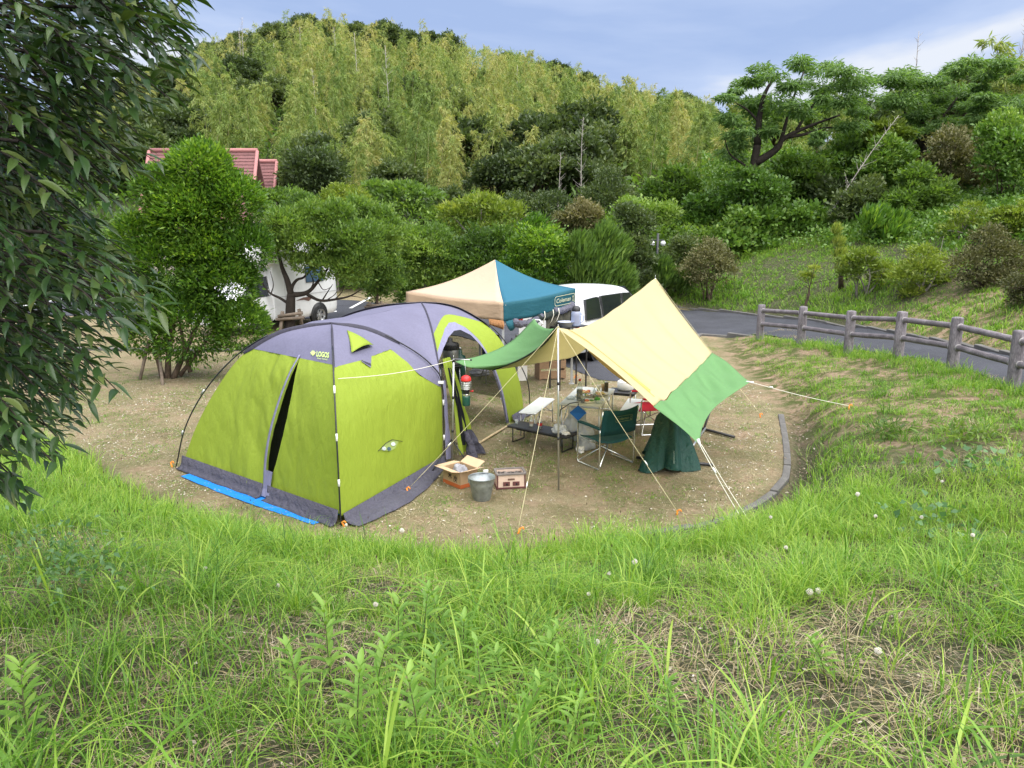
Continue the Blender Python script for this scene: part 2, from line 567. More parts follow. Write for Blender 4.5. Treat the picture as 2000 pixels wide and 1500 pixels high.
def ground_material():
    m, nt, out = nodes_of("ground_soil")
    L = nt.links
    bs = N(nt, "ShaderNodeBsdfPrincipled", Roughness=.95)
    bs.inputs['Specular IOR Level'].default_value = .15
    tc = N(nt, "ShaderNodeTexCoord")
    def noise(scale, det=6, rough=.62, dist=0.0):
        n = N(nt, "ShaderNodeTexNoise", Scale=scale, Detail=det, Roughness=rough, Distortion=dist)
        L.new(tc.outputs['Object'], n.inputs['Vector']); return n.outputs['Fac']
    def ramp(fac, *st):
        r_ = N(nt, "ShaderNodeValToRGB")
        els = r_.color_ramp.elements
        els[0].position, els[0].color = st[0][0], (*st[0][1], 1)
        els[1].position, els[1].color = st[-1][0], (*st[-1][1], 1)
        for p, c in st[1:-1]:
            e = els.new(p); e.color = (*c, 1)
        L.new(fac, r_.inputs['Fac']); return r_.outputs['Color']
    def mix(f, a, b, bt='MIX'):
        x = N(nt, "ShaderNodeMixRGB", blend_type=bt)
        if isinstance(f, float): x.inputs[0].default_value = f
        else: L.new(f, x.inputs[0])
        L.new(a, x.inputs[1]); L.new(b, x.inputs[2]); return x.outputs['Color']
    def attr(n):
        a = N(nt, "ShaderNodeAttribute", attribute_name=n); return a.outputs['Fac']
    n_big, n_mid, n_fine, n_grit = noise(.55, 4), noise(2.6, 6, .68, .6), noise(14, 5, .7), noise(85, 3, .7)
    soil = ramp(n_fine, (.3, (.28, .185, .115)), (.55, (.44, .32, .215)), (.75, (.57, .455, .335)))
    thatch = ramp(n_grit, (.28, (.16, .125, .065)), (.5, (.35, .29, .165)), (.74, (.60, .53, .38)))
    moss = ramp(n_grit, (.3, (.055, .075, .018)), (.55, (.125, .15, .045)), (.75, (.21, .225, .08)))
    f1 = ramp(n_mid, (.42, (0, 0, 0)), (.56, (1, 1, 1)))
    f2 = ramp(n_big, (.40, (0, 0, 0)), (.62, (1, 1, 1)))
    site = mix(f1, soil, thatch)
    n_m2 = noise(1.35, 6, .7, .4)
    f3 = ramp(n_m2, (.40, (0, 0, 0)), (.62, (.6, .6, .6)))
    site = mix(f3, site, moss)
    site = mix(f2, site, mix(.4, site, thatch))
    litter = ramp(n_fine, (.3, (.055, .045, .030)), (.5, (.13, .108, .076)), (.66, (.25, .215, .165)), (.8, (.40, .36, .29)))
    litter = mix(ramp(n_grit, (.4, (0, 0, 0)), (.62, (1, 1, 1))), litter, ramp(n_mid, (.35, (.03, .05, .014)), (.7, (.085, .125, .035))))
    dry = mix(f1, soil, moss)
    col = mix(attr("dry"), litter, dry)
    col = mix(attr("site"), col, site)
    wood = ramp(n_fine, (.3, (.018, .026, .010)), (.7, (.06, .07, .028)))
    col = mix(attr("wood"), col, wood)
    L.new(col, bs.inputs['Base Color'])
    bp = N(nt, "ShaderNodeBump", Strength=1.0, Distance=.05)
    ad = N(nt, "ShaderNodeMath", operation='ADD'); L.new(n_fine, ad.inputs[0]); L.new(n_grit, ad.inputs[1])
    L.new(ad.outputs[0], bp.inputs['Height']); L.new(bp.outputs['Normal'], bs.inputs['Normal'])
    L.new(bs.outputs[0], out.inputs['Surface'])
    return m
ground = tag(link_mesh("ground", g_me, ground_material()), kind="structure")

# ------------------------------------------------------------------ paved sheets
asphalt = pbr("asphalt", (.052, .054, .064), rough=.9, var=.22, vscale=.9, bump=.35, bscale=160, fine=.35, fscale=210, spec=.25)
concrete = pbr("kerb_concrete", (.12, .115, .108), rough=.88, var=.25, vscale=3.5, bump=.3, bscale=60, fine=.18, fscale=60, spec=.2)
paint = pbr("road_paint", (.70, .70, .68), rough=.75, var=.12, vscale=5, fine=.15, fscale=60)

def strip(near, far, n, m, dz):
    a = resample(catmull([(p[0], p[1], 0) for p in near], 8), n)
    b = resample(catmull([(p[0], p[1], 0) for p in far], 8), n)
    pts = np.array([[tuple(a[i].lerp(b[i], j / m)) for j in range(m + 1)] for i in range(n + 1)]).reshape(-1, 3)
    pts[:, 2] = terrain(pts[:, 0], pts[:, 1]) + dz
    ii = np.arange((n + 1) * (m + 1)).reshape(n + 1, m + 1)
    q = np.stack([ii[:-1, :-1].ravel(), ii[1:, :-1].ravel(), ii[1:, 1:].ravel(), ii[:-1, 1:].ravel()], 1)
    return pts, q
rp_, rq_ = strip(ROAD_NEAR[:8], ROAD_FAR[:7], 90, 10, .012)
road = tag(link_mesh("road", np_mesh("road", rp_, rq_, smooth=True), asphalt), kind="structure")

def poly_sheet(name, poly, z, m):
    b = bmesh.new()
    vs = [b.verts.new((p[0], p[1], z)) for p in poly]
    f = b.faces.new(vs)
    bmesh.ops.triangulate(b, faces=[f])
    bmesh.ops.recalc_face_normals(b, faces=b.faces)
    me = bpy.data.meshes.new(name); b.to_mesh(me); b.free()
    if me.polygons[0].normal.z < 0: me.flip_normals()
    return link_mesh(name, me, m)
parking = tag(poly_sheet("parking_lot", [tuple(p) for p in APRON], .008, asphalt), kind="structure")
for k in range(9):
    mb = MB()
    x0 = -28 + k * 2.7
    mb.box((x0, 32.6, .014), (.14, 4.4, .004))
    if k in (7, 8): mb.box((x0 + 1.6, 29.2, .014), (1.6, .3, .004), rot=.12)
    mb.build("parking_line", paint, parking)

def kerb_run(pts, w, h, seglen, parent, name="kerb_stone", base=-.12):
    pts = catmull([(p[0], p[1], 0) for p in pts], 10)
    L = sum((pts[i + 1] - pts[i]).length for i in range(len(pts) - 1))
    n = max(1, round(L / seglen))
    q = resample(pts, n)
    for i in range(n):
        a, b = q[i], q[i + 1]
        d = (b - a); ang = math.atan2(d.y, d.x)
        c = (a + b) / 2
        zt = tz(c.x, c.y)
        mb = MB()
        mb.box((0, 0, (base + h) / 2), (d.length - .012, w, h - base))
        o = mb.build(name, concrete, parent)
        bevel(o, .012, 2)
        o.location = (c.x, c.y, zt)
        o.rotation_euler = (random.uniform(-.01, .01), random.uniform(-.012, .012), ang + random.uniform(-.006, .006))
# kerb of the pitch
pk = thing("pitch_kerb", "grey concrete kerb blocks curving round the front right of the pitch", "kerb")
kerb_run([(.9, 7.82), (1.71, 8.03), (2.59, 8.52), (3.3, 9.3), (3.72, 9.95), (4.07, 10.89), (4.42, 12.0), (4.82, 13.35)], .1, .035, .62, pk, base=-.24)
# kerbs of the road
rk = thing("road_kerb", "pale concrete kerb line along the far side of the road", "kerb")
kerb_run([(10.35, 12), (10.35, 15.2), (10.55, 19), (10.2, 23.3), (9.1, 26.5), (6.9, 30), (4.5, 32.6)], .16, .07, 1.0, rk)
rk2 = thing("road_kerb", "short pale kerb at the near road edge left of the first fence post", "kerb")
kerb_run([(7.08, 22.0), (6.5, 22.7), (5.8, 23.15), (5.3, 22.2), (4.55, 20.4)], .16, .06, 1.0, rk2)
lk = thing("lot_kerb", "low kerb along the dry verge behind the shrub under the left trees", "kerb")
kerb_run([(-13.5, 20.6), (-10.5, 20.3), (-8.4, 20.1), (-6.0, 20.6)], .14, .07, 1.0, lk)
# ------------------------------------------------------------------ plant geometry
def blades(P, L, W, az, bend, lean, tint, levels=4, twist=None, kink=None):
    """curved tapering grass blades as one mesh; arrays of equal length"""
    n = len(P)
    t = np.linspace(0, 1, levels + 1)
    d = np.stack([np.cos(az), np.sin(az), np.zeros(n)], 1)
    s = np.stack([-np.sin(az), np.cos(az), np.zeros(n)], 1)
    if twist is not None:
        s = s * np.cos(twist)[:, None] + d * np.sin(twist)[:, None]
    V = np.zeros((n, 2 * levels + 1, 3), np.float32)
    for k in range(levels + 1):
        tt = t[k]
        out = lean * tt + bend * tt ** 2.2
        up = tt * (1 - .30 * np.minimum(lean, 1)) - .62 * np.minimum(bend, 1.6) * tt ** 3
        c = P + d * (L * out)[:, None]
        c[:, 2] += L * up
        if k == levels:
            V[:, 2 * k] = c
        else:
            w = W * (.75 + .5 * tt if tt < .5 else 1.0 * (1 - ((tt - .5) / .5) ** 1.6 * .62)) * .5
            V[:, 2 * k] = c - s * w[:, None]
            V[:, 2 * k + 1] = c + s * w[:, None]
    m = 2 * levels + 1
    base = (np.arange(n) * m)[:, None]
    quads = []
    for k in range(levels - 1):
        quads.append(base + np.array([2 * k, 2 * k + 1, 2 * k + 3, 2 * k + 2])[None])
    tri = base + np.array([2 * levels - 2, 2 * levels - 1, 2 * levels])[None]
    tt = np.repeat(tint, m)
    return V.reshape(-1, 3), np.concatenate(quads), tri, tt

def merge(parts):
    Vs, Qs, Ts, tn, o = [], [], [], [], 0
    for (v, q, t_, c) in parts:
        Vs.append(v); Qs.append(q + o); Ts.append(t_ + o); tn.append(c); o += len(v)
    return np.concatenate(Vs), [np.concatenate(Qs), np.concatenate(Ts)], np.concatenate(tn)

def tufts(xy, nb, Lm, W, spread, bend, rng, tbase, tvar=.25, levels=4, lean=.35, zoff=-.01):
    """xy: tuft centres; nb blades each; Lm/tbase per tuft arrays"""
    n = len(xy)
    c = np.repeat(xy, nb, 0)
    Lr = np.repeat(Lm, nb) * rng.uniform(.45, 1.12, n * nb)
    az = rng.uniform(0, 2 * PI, n * nb)
    rad = np.repeat(spread, nb) * np.sqrt(rng.uniform(0, 1, n * nb)) if np.ndim(spread) else spread * np.sqrt(rng.uniform(0, 1, n * nb))
    az0 = rng.uniform(0, 2 * PI, n * nb)
    p = c + np.c_[np.cos(az0), np.sin(az0)] * rad[:, None]
    z = np.repeat(terrain(xy[:, 0], xy[:, 1]), nb) + zoff
    if True:
        # follow the slope inside the tuft
        gxs = (terrain(xy[:, 0] + .1, xy[:, 1]) - terrain(xy[:, 0] - .1, xy[:, 1])) / .2
        gys = (terrain(xy[:, 0], xy[:, 1] + .1) - terrain(xy[:, 0], xy[:, 1] - .1)) / .2
        z = z + np.repeat(gxs, nb) * (p[:, 0] - c[:, 0]) + np.repeat(gys, nb) * (p[:, 1] - c[:, 1])
    P = np.c_[p, z]
    b = np.abs(rng.normal(bend, bend * .6, n * nb))
    ln = rng.uniform(.02, lean, n * nb)
    az = np.where(rng.random(n * nb) < .6, az0 + rng.normal(0, .5, n * nb), az)
    tn = np.clip(np.repeat(tbase, nb) + rng.normal(0, tvar, n * nb), 0, 1)
    Wv = W * rng.uniform(.6, 1.3, n * nb) if np.ndim(W) == 0 else np.repeat(W, nb) * rng.uniform(.6, 1.3, n * nb)
    return blades(P, Lr, Wv, az, b, ln, tn, levels, twist=rng.uniform(-.9, .9, n * nb))

def vnoise(x, y, s, seed=0.0):
    """cheap smooth value noise 0..1"""
    a = np.sin(x * s * 1.3 + 4.1 * seed + 1.9 * np.sin(y * s * .9 + seed)) * np.cos(y * s * 1.1 - 2.3 * seed + 1.4 * np.sin(x * s * .7 + 1.3))
    b = np.sin(x * s * 2.9 + y * s * 2.1 + seed * 7) * np.cos(y * s * 3.3 - x * s * 1.7 + seed)
    return np.clip(.5 + .38 * a + .17 * b, 0, 1)

def in_view(x, y, z, mx=.06, my=.25):
    cp, sp = math.cos(PITCH), math.sin(PITCH)
    dep = y * cp - (z - CAM_H) * sp
    u = x / np.maximum(dep, .05) * FPX / 2000
    v = ((z - CAM_H) * cp + y * sp) / np.maximum(dep, .05) * FPX / 1500
    return (dep > .3) & (np.abs(u) < .5 + mx) & (v > -.5 - my) & (v < .55)

def scatter(x0, x1, y0, y1, dens, rng, dfun=None, mx=.08, my=.3):
    n = int((x1 - x0) * (y1 - y0) * dens)
    x = rng.uniform(x0, x1, n); y = rng.uniform(y0, y1, n)
    k = in_view(x, y, terrain(x, y), mx, my)
    x, y = x[k], y[k]
    if dfun is not None:
        k = rng.random(len(x)) < dfun(x, y)
        x, y = x[k], y[k]
    return np.c_[x, y]

grass_m = leafm("grass_leaf", (.058, .135, .018), (.150, .300, .034), (.33, .45, .075), rough=.42, trans=.42, spec=.35, objvar=0, tcol=(1.15, 1.35, .5))
straw_m = leafm("dry_grass_leaf", (.22, .165, .085), (.36, .29, .16), (.56, .49, .33), rough=.7, trans=.25, spec=.2, objvar=0, tcol=(1, 1, .8))
broad_m = leafm("weed_leaf", (.080, .175, .030), (.17, .31, .05), (.29, .43, .085), rough=.45, trans=.4, objvar=.1)

rg = np.random.default_rng(5)
def site_d(x, y):
    P = np.c_[x, y]
    return np.where(inside(P, SITE), -seg_dist(P, SITE), seg_dist(P, SITE))
def bare(x, y):
    """0 where litter shows through the sward"""
    b = np.ones(len(x))
    for cx, cy, rx, ry, s in ((-1.95, 4.25, .75, .42, .9), (-1.2, 3.55, .5, .3, .7), (.85, 4.25, .52, .95, .96), (1.05, 3.3, .7, .5, .9), (2.0, 3.7, 1.05, .7, .93), (1.7, 2.95, .7, .35, .8), (3.0, 3.2, .7, .35, .75), (-1.0, 2.6, .35, .3, .7), (.45, 2.75, .4, .3, .7),
                              (-3.0, 3.6, .6, .3, .6), (.2, 3.55, .45, .3, .5), (1.4, 4.6, .4, .5, .6), (-.3, 2.9, .3, .25, .5), (2.9, 4.6, .9, .35, .5), (-2.5, 2.9, .5, .25, .5)):
        b *= 1 - s * np.exp(-(((x - cx) / rx) ** 2 + ((y - cy) / ry) ** 2) ** 1.5)
    return b * (.25 + .75 * sstep(.25, .6, vnoise(x, y, 1.7, 2.0)))
def d_bank(x, y):
    ds = site_d(x, y)
    edge = sstep(.0, .35, ds)
    right = 1 - sstep(4.0, 5.0, x) * sstep(6.9, 8.6, y)
    kerbside = 1 - .92 * (np.exp(-((ds - .2) / .36) ** 2) * sstep(1.0, 2.0, x))
    return edge * bare(x, y) * right * kerbside * sstep(14, 12.5, y)

parts = []
# fine dense sward on the bank
xy = scatter(-9, 9, 1.6, 8.2, 230, rg, d_bank)
Lm = (.17 + .30 * vnoise(xy[:, 0], xy[:, 1], .9, 1) ** 1.2) * (1 + .25 * sstep(6, 8, xy[:, 1]))
tb = .34 + .42 * vnoise(xy[:, 0], xy[:, 1], .55, 3) + .16 * sstep(3.5, 6.5, xy[:, 1]) - .10 + .16 * sstep(-3, 4, xy[:, 0])
parts.append(tufts(xy, 8, Lm, .0050, .06, .5, rg, tb, .3, levels=4))
xy = scatter(-12, 12, 8.2, 12.8, 120, rg, d_bank)
Lm = .16 + .26 * vnoise(xy[:, 0], xy[:, 1], .9, 1)
tb = .36 + .42 * vnoise(xy[:, 0], xy[:, 1], .55, 3)
parts.append(tufts(xy, 7, Lm, .007, .07, .4, rg, tb, levels=3))
# bright upright fringe where the bank meets the pitch
xy = scatter(-7, 4.6, 6.2, 11.5, 150, rg, lambda x, y: d_bank(x, y) * np.exp(-((site_d(x, y) - .75) / .6) ** 2) * (1 - .6 * sstep(2.6, 3.6, x)))
parts.append(tufts(xy, 9, .26 + .16 * rg.random(len(xy)), .0062, .07, .28, rg, .62 + .2 * vnoise(xy[:, 0], xy[:, 1], 1.2, 5), levels=4))
# clumps of long arching blades
xy = scatter(-6, 6, 1.7, 7.2, 11, rg, lambda x, y: d_bank(x, y) * sstep(.35, .7, vnoise(x, y, 1.1, 9)))
parts.append(tufts(xy, 18, .40 + .24 * rg.random(len(xy)), .0080, .05, .75, rg, .15 + .6 * rg.random(len(xy)), levels=5, lean=.5))
# a few very broad arching leaves close by
xy = scatter(-4, 4, 1.7, 5.2, 13, rg, lambda x, y: d_bank(x, y) * .8)
parts.append(tufts(xy, 4, .36 + .2 * rg.random(len(xy)), .0135, .03, .8, rg, .5 + .2 * rg.random(len(xy)), levels=6, lean=.45))
V_, F_, T_ = merge(parts)
bank_grass = tag(link_mesh("bank_grass", np_mesh("bank_grass", V_, F_, attrs={"tint": T_}), grass_m), "tall bright green grass covering the bank in front of the pitch", kind="stuff")

# thin dry stalks and thatch between the green
parts = []
xy = scatter(-8, 9, 1.7, 9, 70, rg, lambda x, y: sstep(.15, .4, site_d(x, y)) * (1.1 - .7 * bare(x, y)))
parts.append(tufts(xy, 9, .06 + .16 * rg.random(len(xy)), .0035, .09, 1.1, rg, .3 + .5 * rg.random(len(xy)), levels=3, lean=1.3))
xy = scatter(4.2, 8.2, 8.0, 22.5, 34, rg, lambda x, y: sstep(.2, .6, site_d(x, y)) * sstep(.35, .7, vnoise(x, y, 1.3, 4)))
parts.append(tufts(xy, 8, .05 + .07 * rg.random(len(xy)), .008, .1, 1.0, rg, .35 + .4 * rg.random(len(xy)), levels=3, lean=1.0))
V_, F_, T_ = merge(parts)
tag(link_mesh("dry_grass", np_mesh("dry_grass", V_, F_, attrs={"tint": T_}), straw_m), "dead straw-coloured grass lying among the green", kind="stuff")

# the rough verge between pitch and fence
parts = []
def d_right(x, y):
    ds = site_d(x, y)
    P = np.c_[x, y]
    return sstep(.25, .8, ds) * sstep(3.7, 4.6, x) * sstep(6.6, 8.0, y) * (~inside(P, ROADPOLY)) * sstep(.22, .62, vnoise(x, y, 1.15, 6) * .65 + vnoise(x, y, 3.1, 2) * .35) * sstep(10.4, 9.5, x)
xy = scatter(3.6, 9.2, 6.6, 23.5, 130, rg, d_right)
Lm = .05 + .13 * vnoise(xy[:, 0], xy[:, 1], 1.6, 8) ** 2 + .06 * sstep(6.9, 7.6, xy[:, 0])
parts.append(tufts(xy, 8, Lm, .008, .08, .5, rg, .36 + .4 * vnoise(xy[:, 0], xy[:, 1], .8, 3), levels=3))
xy = scatter(4.2, 8, 7.5, 20, 2.6, rg, lambda x, y: sstep(.4, .9, site_d(x, y)) * sstep(7.5, 9, y))
parts.append(tufts(xy, 34, .16 + .12 * rg.random(len(xy)), .009, .13, .45, rg, .18 + .5 * rg.random(len(xy)), levels=3))
# weeds at the feet of the fence and along the road's near edge
fl = resample(catmull([(7.8, 10.5, 0), (7.85, 12, 0), (7.85, 13.6, 0), (7.75, 15.3, 0), (7.56, 17.1, 0), (7.2, 19, 0), (6.8, 21, 0)], 6), 150)
fx = np.array([(p.x + rg.normal(-.06, .16), p.y + rg.normal(0, .05)) for p in fl for _ in range(3)])
parts.append(tufts(fx, 8, .12 + .22 * rg.random(len(fx)) ** 2, .008, .08, .3, rg, .5 + .25 * rg.random(len(fx)), levels=3))
V_, F_, T_ = merge(parts)
tag(link_mesh("verge_grass", np_mesh("verge_grass", V_, F_, attrs={"tint": T_}), grass_m), "patchy short grass on the verge between pitch and fence", kind="stuff")

# short trodden grass on the pitch
parts = []
def d_pitch(x, y):
    ds = site_d(x, y)
    return sstep(.02, .3, -ds) * sstep(.34, .72, vnoise(x, y, 1.5, 7) * .6 + vnoise(x, y, 4.7, 1) * .4) * (~inside(np.c_[x, y], APRON))
xy = scatter(-9, 5.6, 7.5, 22, 210, rg, d_pitch)
parts.append(tufts(xy, 7, .02 + .035 * rg.random(len(xy)), .0075, .075, .6, rg, .22 + .36 * rg.random(len(xy)), levels=3, lean=1.0))
xy = scatter(-9, 5.6, 7.5, 20, 3.2, rg, d_pitch)
parts.append(tufts(xy, 14, .04 + .06 * rg.random(len(xy)), .008, .06, .6, rg, .3 + .3 * rg.random(len(xy)), levels=3, lean=.9))
V_, F_, T_ = merge(parts)
tag(link_mesh("pitch_grass", np_mesh("pitch_grass", V_, F_, attrs={"tint": T_}), grass_m), "short worn grass growing on the camping pitch", kind="stuff")
parts = []
xy = scatter(-9, 5.4, 7.7, 22, 130, rg, lambda x, y: sstep(.05, .2, -site_d(x, y)) * (~inside(np.c_[x, y], APRON)) * (.35 + .65 * vnoise(x, y, 1.1, 12)))
parts.append(tufts(xy, 6, .02 + .045 * rg.random(len(xy)), .008, .1, 1.3, rg, .45 + .5 * rg.random(len(xy)), levels=3, lean=1.6))
V_, F_, T_ = merge(parts)
tag(link_mesh("pitch_straw", np_mesh("pitch_straw", V_, F_, attrs={"tint": T_}), straw_m), "dry clippings scattered over the pitch", kind="stuff")

# dark flowering stalks standing over the sward
xy = scatter(-7, 9, 2.0, 9.5, 9, rg, lambda x, y: d_bank(x, y) * (.25 + .75 * sstep(0, 4, x)))
n = len(xy)
P_ = np.c_[xy, terrain(xy[:, 0], xy[:, 1])]
Ls_ = .30 + .24 * rg.random(n); az_ = rg.uniform(0, 6.28, n); ln_ = rg.uniform(.02, .28, n)
v_, q_, t_, c_ = blades(P_, Ls_, np.full(n, .003), az_, np.full(n, .05), ln_, np.full(n, .1), 3)
tip = P_ + np.stack([np.cos(az_) * Ls_ * (ln_ + .05), np.sin(az_) * Ls_ * (ln_ + .05), Ls_ * (1 - .3 * ln_ - .03)], 1)
hv, hq, o_ = [], [], len(v_)
for k in range(2):
    s_ = np.stack([np.cos(az_ + k * 1.57), np.sin(az_ + k * 1.57), np.zeros(n)], 1) * .005
    hv.append(np.stack([tip - [0, 0, .008], tip + s_ + [0, 0, .006], tip + [0, 0, .028], tip - s_ + [0, 0, .006]], 1).reshape(-1, 3))
    hq.append((np.arange(n) * 4)[:, None] + np.arange(4)[None] + o_); o_ += 4 * n
stalk_m = leafm("stalk_brown", (.07, .065, .03), (.07, .05, .03), (.09, .06, .04), rough=.8, trans=.05, spec=.2, objvar=0)
tag(link_mesh("flower_stalks", np_mesh("flower_stalks", np.concatenate([v_] + hv), [np.concatenate([q_] + hq), t_], attrs={"tint": np.concatenate([c_, np.full(8 * n, .6)])}), stalk_m), "thin dark flowering stalks standing above the grass", kind="stuff")

# fallen leaves and bleached bits lying about
def flakes(xy, size, rng, tint, lift=.012):
    n = len(xy)
    z = terrain(xy[:, 0], xy[:, 1]) + lift
    az = rng.uniform(0, 2 * PI, n)
    d = np.stack([np.cos(az), np.sin(az), rng.normal(0, .25, n)], 1)
    s = np.stack([-np.sin(az), np.cos(az), rng.normal(0, .35, n)], 1)
    c = np.c_[xy, z]
    L_ = size * rng.uniform(.5, 1.5, n)
    V = np.stack([c - d * L_[:, None], c + s * L_[:, None] * .45 + [0, 0, .004], c + d * L_[:, None], c - s * L_[:, None] * .45], 1)
    q = (np.arange(n) * 4)[:, None] + np.arange(4)[None]
    return V.reshape(-1, 3), q, np.repeat(tint, 4)
flake_m = leafm("leaf_litter", (.085, .06, .04), (.26, .21, .15), (.60, .56, .48), rough=.8, trans=.1, spec=.2, objvar=0, tcol=(1, 1, 1))
a = scatter(-8, 8, 1.7, 8, 330, rg, lambda x, y: sstep(.1, .4, site_d(x, y)) * (1.05 - .85 * bare(x, y)))
fa = flakes(a, .0125, rg, np.clip(rg.beta(1.5, 3.2, len(a)), 0, 1))
b_ = scatter(-8, 5.2, 7.7, 21, 260, rg, lambda x, y: sstep(.02, .2, -site_d(x, y)) * (~inside(np.c_[x, y], APRON)) * (.15 + .85 * sstep(.4, .8, vnoise(x, y, .9, 21))))
fb = flakes(b_, .0135, rg, np.clip(rg.beta(2.6, 1.3, len(b_)), 0, 1))
c_ = scatter(2.0, 5.4, 8, 13.6, 420, rg, lambda x, y: np.exp(-((site_d(x, y) - .3) / .16) ** 2))
fc = flakes(c_, .02, rg, np.clip(rg.beta(1.3, 3.2, len(c_)), 0, 1), .02)
o1 = len(fa[0]); o2 = o1 + len(fb[0])
tag(link_mesh("leaf_litter", np_mesh("leaf_litter", np.concatenate([fa[0], fb[0], fc[0]]), [np.concatenate([fa[1], fb[1] + o1, fc[1] + o2])],
    attrs={"tint": np.concatenate([fa[2], fb[2], fc[2]])}), flake_m), "fallen leaves and bleached bits lying on the soil", kind="stuff")
print("grass verts", sum(len(o.data.vertices) for o in COL.objects if o.type == 'MESH' and 'grass' in o.name))
# ------------------------------------------------------------------ tree building
def unit(a):
    return a / np.maximum(np.linalg.norm(a, axis=1, keepdims=True), 1e-9)

def leaf_quads(B, D, L, W, tint, rng, fold=.18, droop=.25, side=None):
    """one folded diamond per leaf"""
    n = len(B)
    D = unit(D)
    if side is None:
        side = rng.normal(0, 1, (n, 3))
        side[:, 2] *= .35                       # blades lie mostly face-up
    S = unit(np.cross(D, np.cross(side, D)))
    Nn = np.cross(D, S)
    Nn = Nn * np.where(Nn[:, 2:3] < 0, -1, 1)
    L = L[:, None]; W = W[:, None]
    mid = B + D * L * .45 + Nn * W * fold
    V = np.stack([B, mid + S * W * .5, B + D * L - Nn * L * droop * .4, mid - S * W * .5], 1)
    q = (np.arange(n) * 4)[:, None] + np.arange(4)[None]
    return V.reshape(-1, 3), q, np.repeat(tint, 4)

def crown(clumps, n, L, W, rng, up=.35, shell=.6, out=.8, rnd=.6, tint=.45, tvar=.16, cvar=.16, droop=.25, under=.35, lobe=.24):
    c = np.asarray(clumps, float)
    area = (c[:, 3] * c[:, 4] + c[:, 4] * c[:, 5] + c[:, 3] * c[:, 5])
    k = rng.choice(len(c), n, p=area / area.sum())
    u = unit(rng.normal(0, 1, (n, 3)))
    flip = (u[:, 2] < 0) & (rng.random(n) > under)
    u[flip, 2] *= -1
    rad = shell + (1 - shell) * rng.random(n) ** .6
    rad *= 1 + .10 * rng.normal(0, 1, n)
    ph = rng.uniform(0, 6.28, (len(c), 3))
    lob = np.sin(u[:, 0] * 4.3 + ph[k, 0]) * np.sin(u[:, 1] * 4.7 + ph[k, 1]) + .7 * np.sin(u[:, 2] * 5.9 + u[:, 0] * 3 + ph[k, 2])
    rad *= 1 + lobe * lob                         # uneven lobes and hollows
    B = c[k, :3] + u * c[k, 3:6] * rad[:, None]
    D = u * out + np.array([0, 0, up]) + rng.normal(0, rnd, (n, 3))
    ct = rng.normal(0, cvar, len(c))
    t = np.clip(tint + ct[k] + rng.normal(0, tvar, n), 0, 1)
    return leaf_quads(B, D, L * rng.uniform(.6, 1.35, n), W * rng.uniform(.7, 1.3, n), t, rng, droop=droop)

def qmesh(name, *parts):
    o, V, Q, T = 0, [], [], []
    for v, q, t in parts:
        V.append(v); Q.append(q + o); T.append(t); o += len(v)
    return np_mesh(name, np.concatenate(V), [np.concatenate(Q)], attrs={"tint": np.concatenate(T)})

def blob(rng, k, R_, squash=.8, lobes=.5, z0=0.0):
    """k lobes spread over a rounded crown of radius R_ (centre at 0,0,z0)"""
    u = unit(rng.normal(0, 1, (k, 3)))
    u[:, 2] = np.abs(u[:, 2]) * 1.1 - .35
    f = rng.uniform(.45, .8, k)
    c = u * f[:, None] * R_
    c[:, 2] *= squash
    r = R_ * lobes * rng.uniform(.65, 1.15, k)
    return np.c_[c + [0, 0, z0], r, r, r * .78]

bark_m = pbr("bark_brown", (.085, .062, .045), rough=.92, var=.35, vscale=9, bump=.8, bscale=40, spec=.15)
bark_grey = pbr("bark_grey", (.20, .18, .155), rough=.92, var=.3, vscale=9, bump=.5, bscale=40, spec=.15)
bark_dark = pbr("bark_dark", (.032, .026, .022), rough=.92, var=.3, vscale=9, bump=.5, bscale=40, spec=.15)
dead_m = pbr("dead_wood", (.34, .31, .28), rough=.9, var=.2, vscale=6, spec=.1)
culm_m = pbr("bamboo_culm", (.27, .25, .12), rough=.6, var=.25, vscale=4, spec=.3)

bamboo_m = leafm("bamboo_leaf", (.120, .195, .050), (.240, .310, .090), (.41, .385, .15), rough=.6, trans=.4, spec=.25, objvar=.7, tcol=(1.3, 1.3, .6))
ever_m = leafm("evergreen_leaf", (.034, .054, .022), (.075, .110, .040), (.145, .180, .066), rough=.5, trans=.28, spec=.35, objvar=.5)
mid_m = leafm("broad_leaf_mid", (.045, .090, .020), (.110, .190, .038), (.22, .31, .065), rough=.5, trans=.4, spec=.35, objvar=.4)
fresh_m = leafm("young_leaf", (.030, .078, .012), (.092, .190, .022), (.24, .36, .045), rough=.42, trans=.4, spec=.45, objvar=.1)
yellow_m = leafm("yellow_green_leaf", (.10, .15, .025), (.20, .26, .045), (.36, .38, .08), rough=.5, trans=.35, spec=.3, objvar=.2)
brownish_m = leafm("brown_green_leaf", (.065, .070, .032), (.130, .132, .058), (.22, .195, .095), rough=.6, trans=.2, spec=.25, objvar=.3)
feather_m = leafm("feather_leaf", (.065, .125, .040), (.125, .215, .065), (.23, .33, .11), rough=.55, trans=.42, spec=.3, objvar=.2)
vine_m = leafm("vine_leaf", (.050, .110, .020), (.115, .215, .040), (.24, .34, .075), rough=.45, trans=.3, spec=.4, objvar=.4)
near_m = leafm("glossy_leaf", (.018, .046, .012), (.040, .082, .020), (.13, .16, .045), rough=.33, trans=.22, spec=.42, objvar=.35)

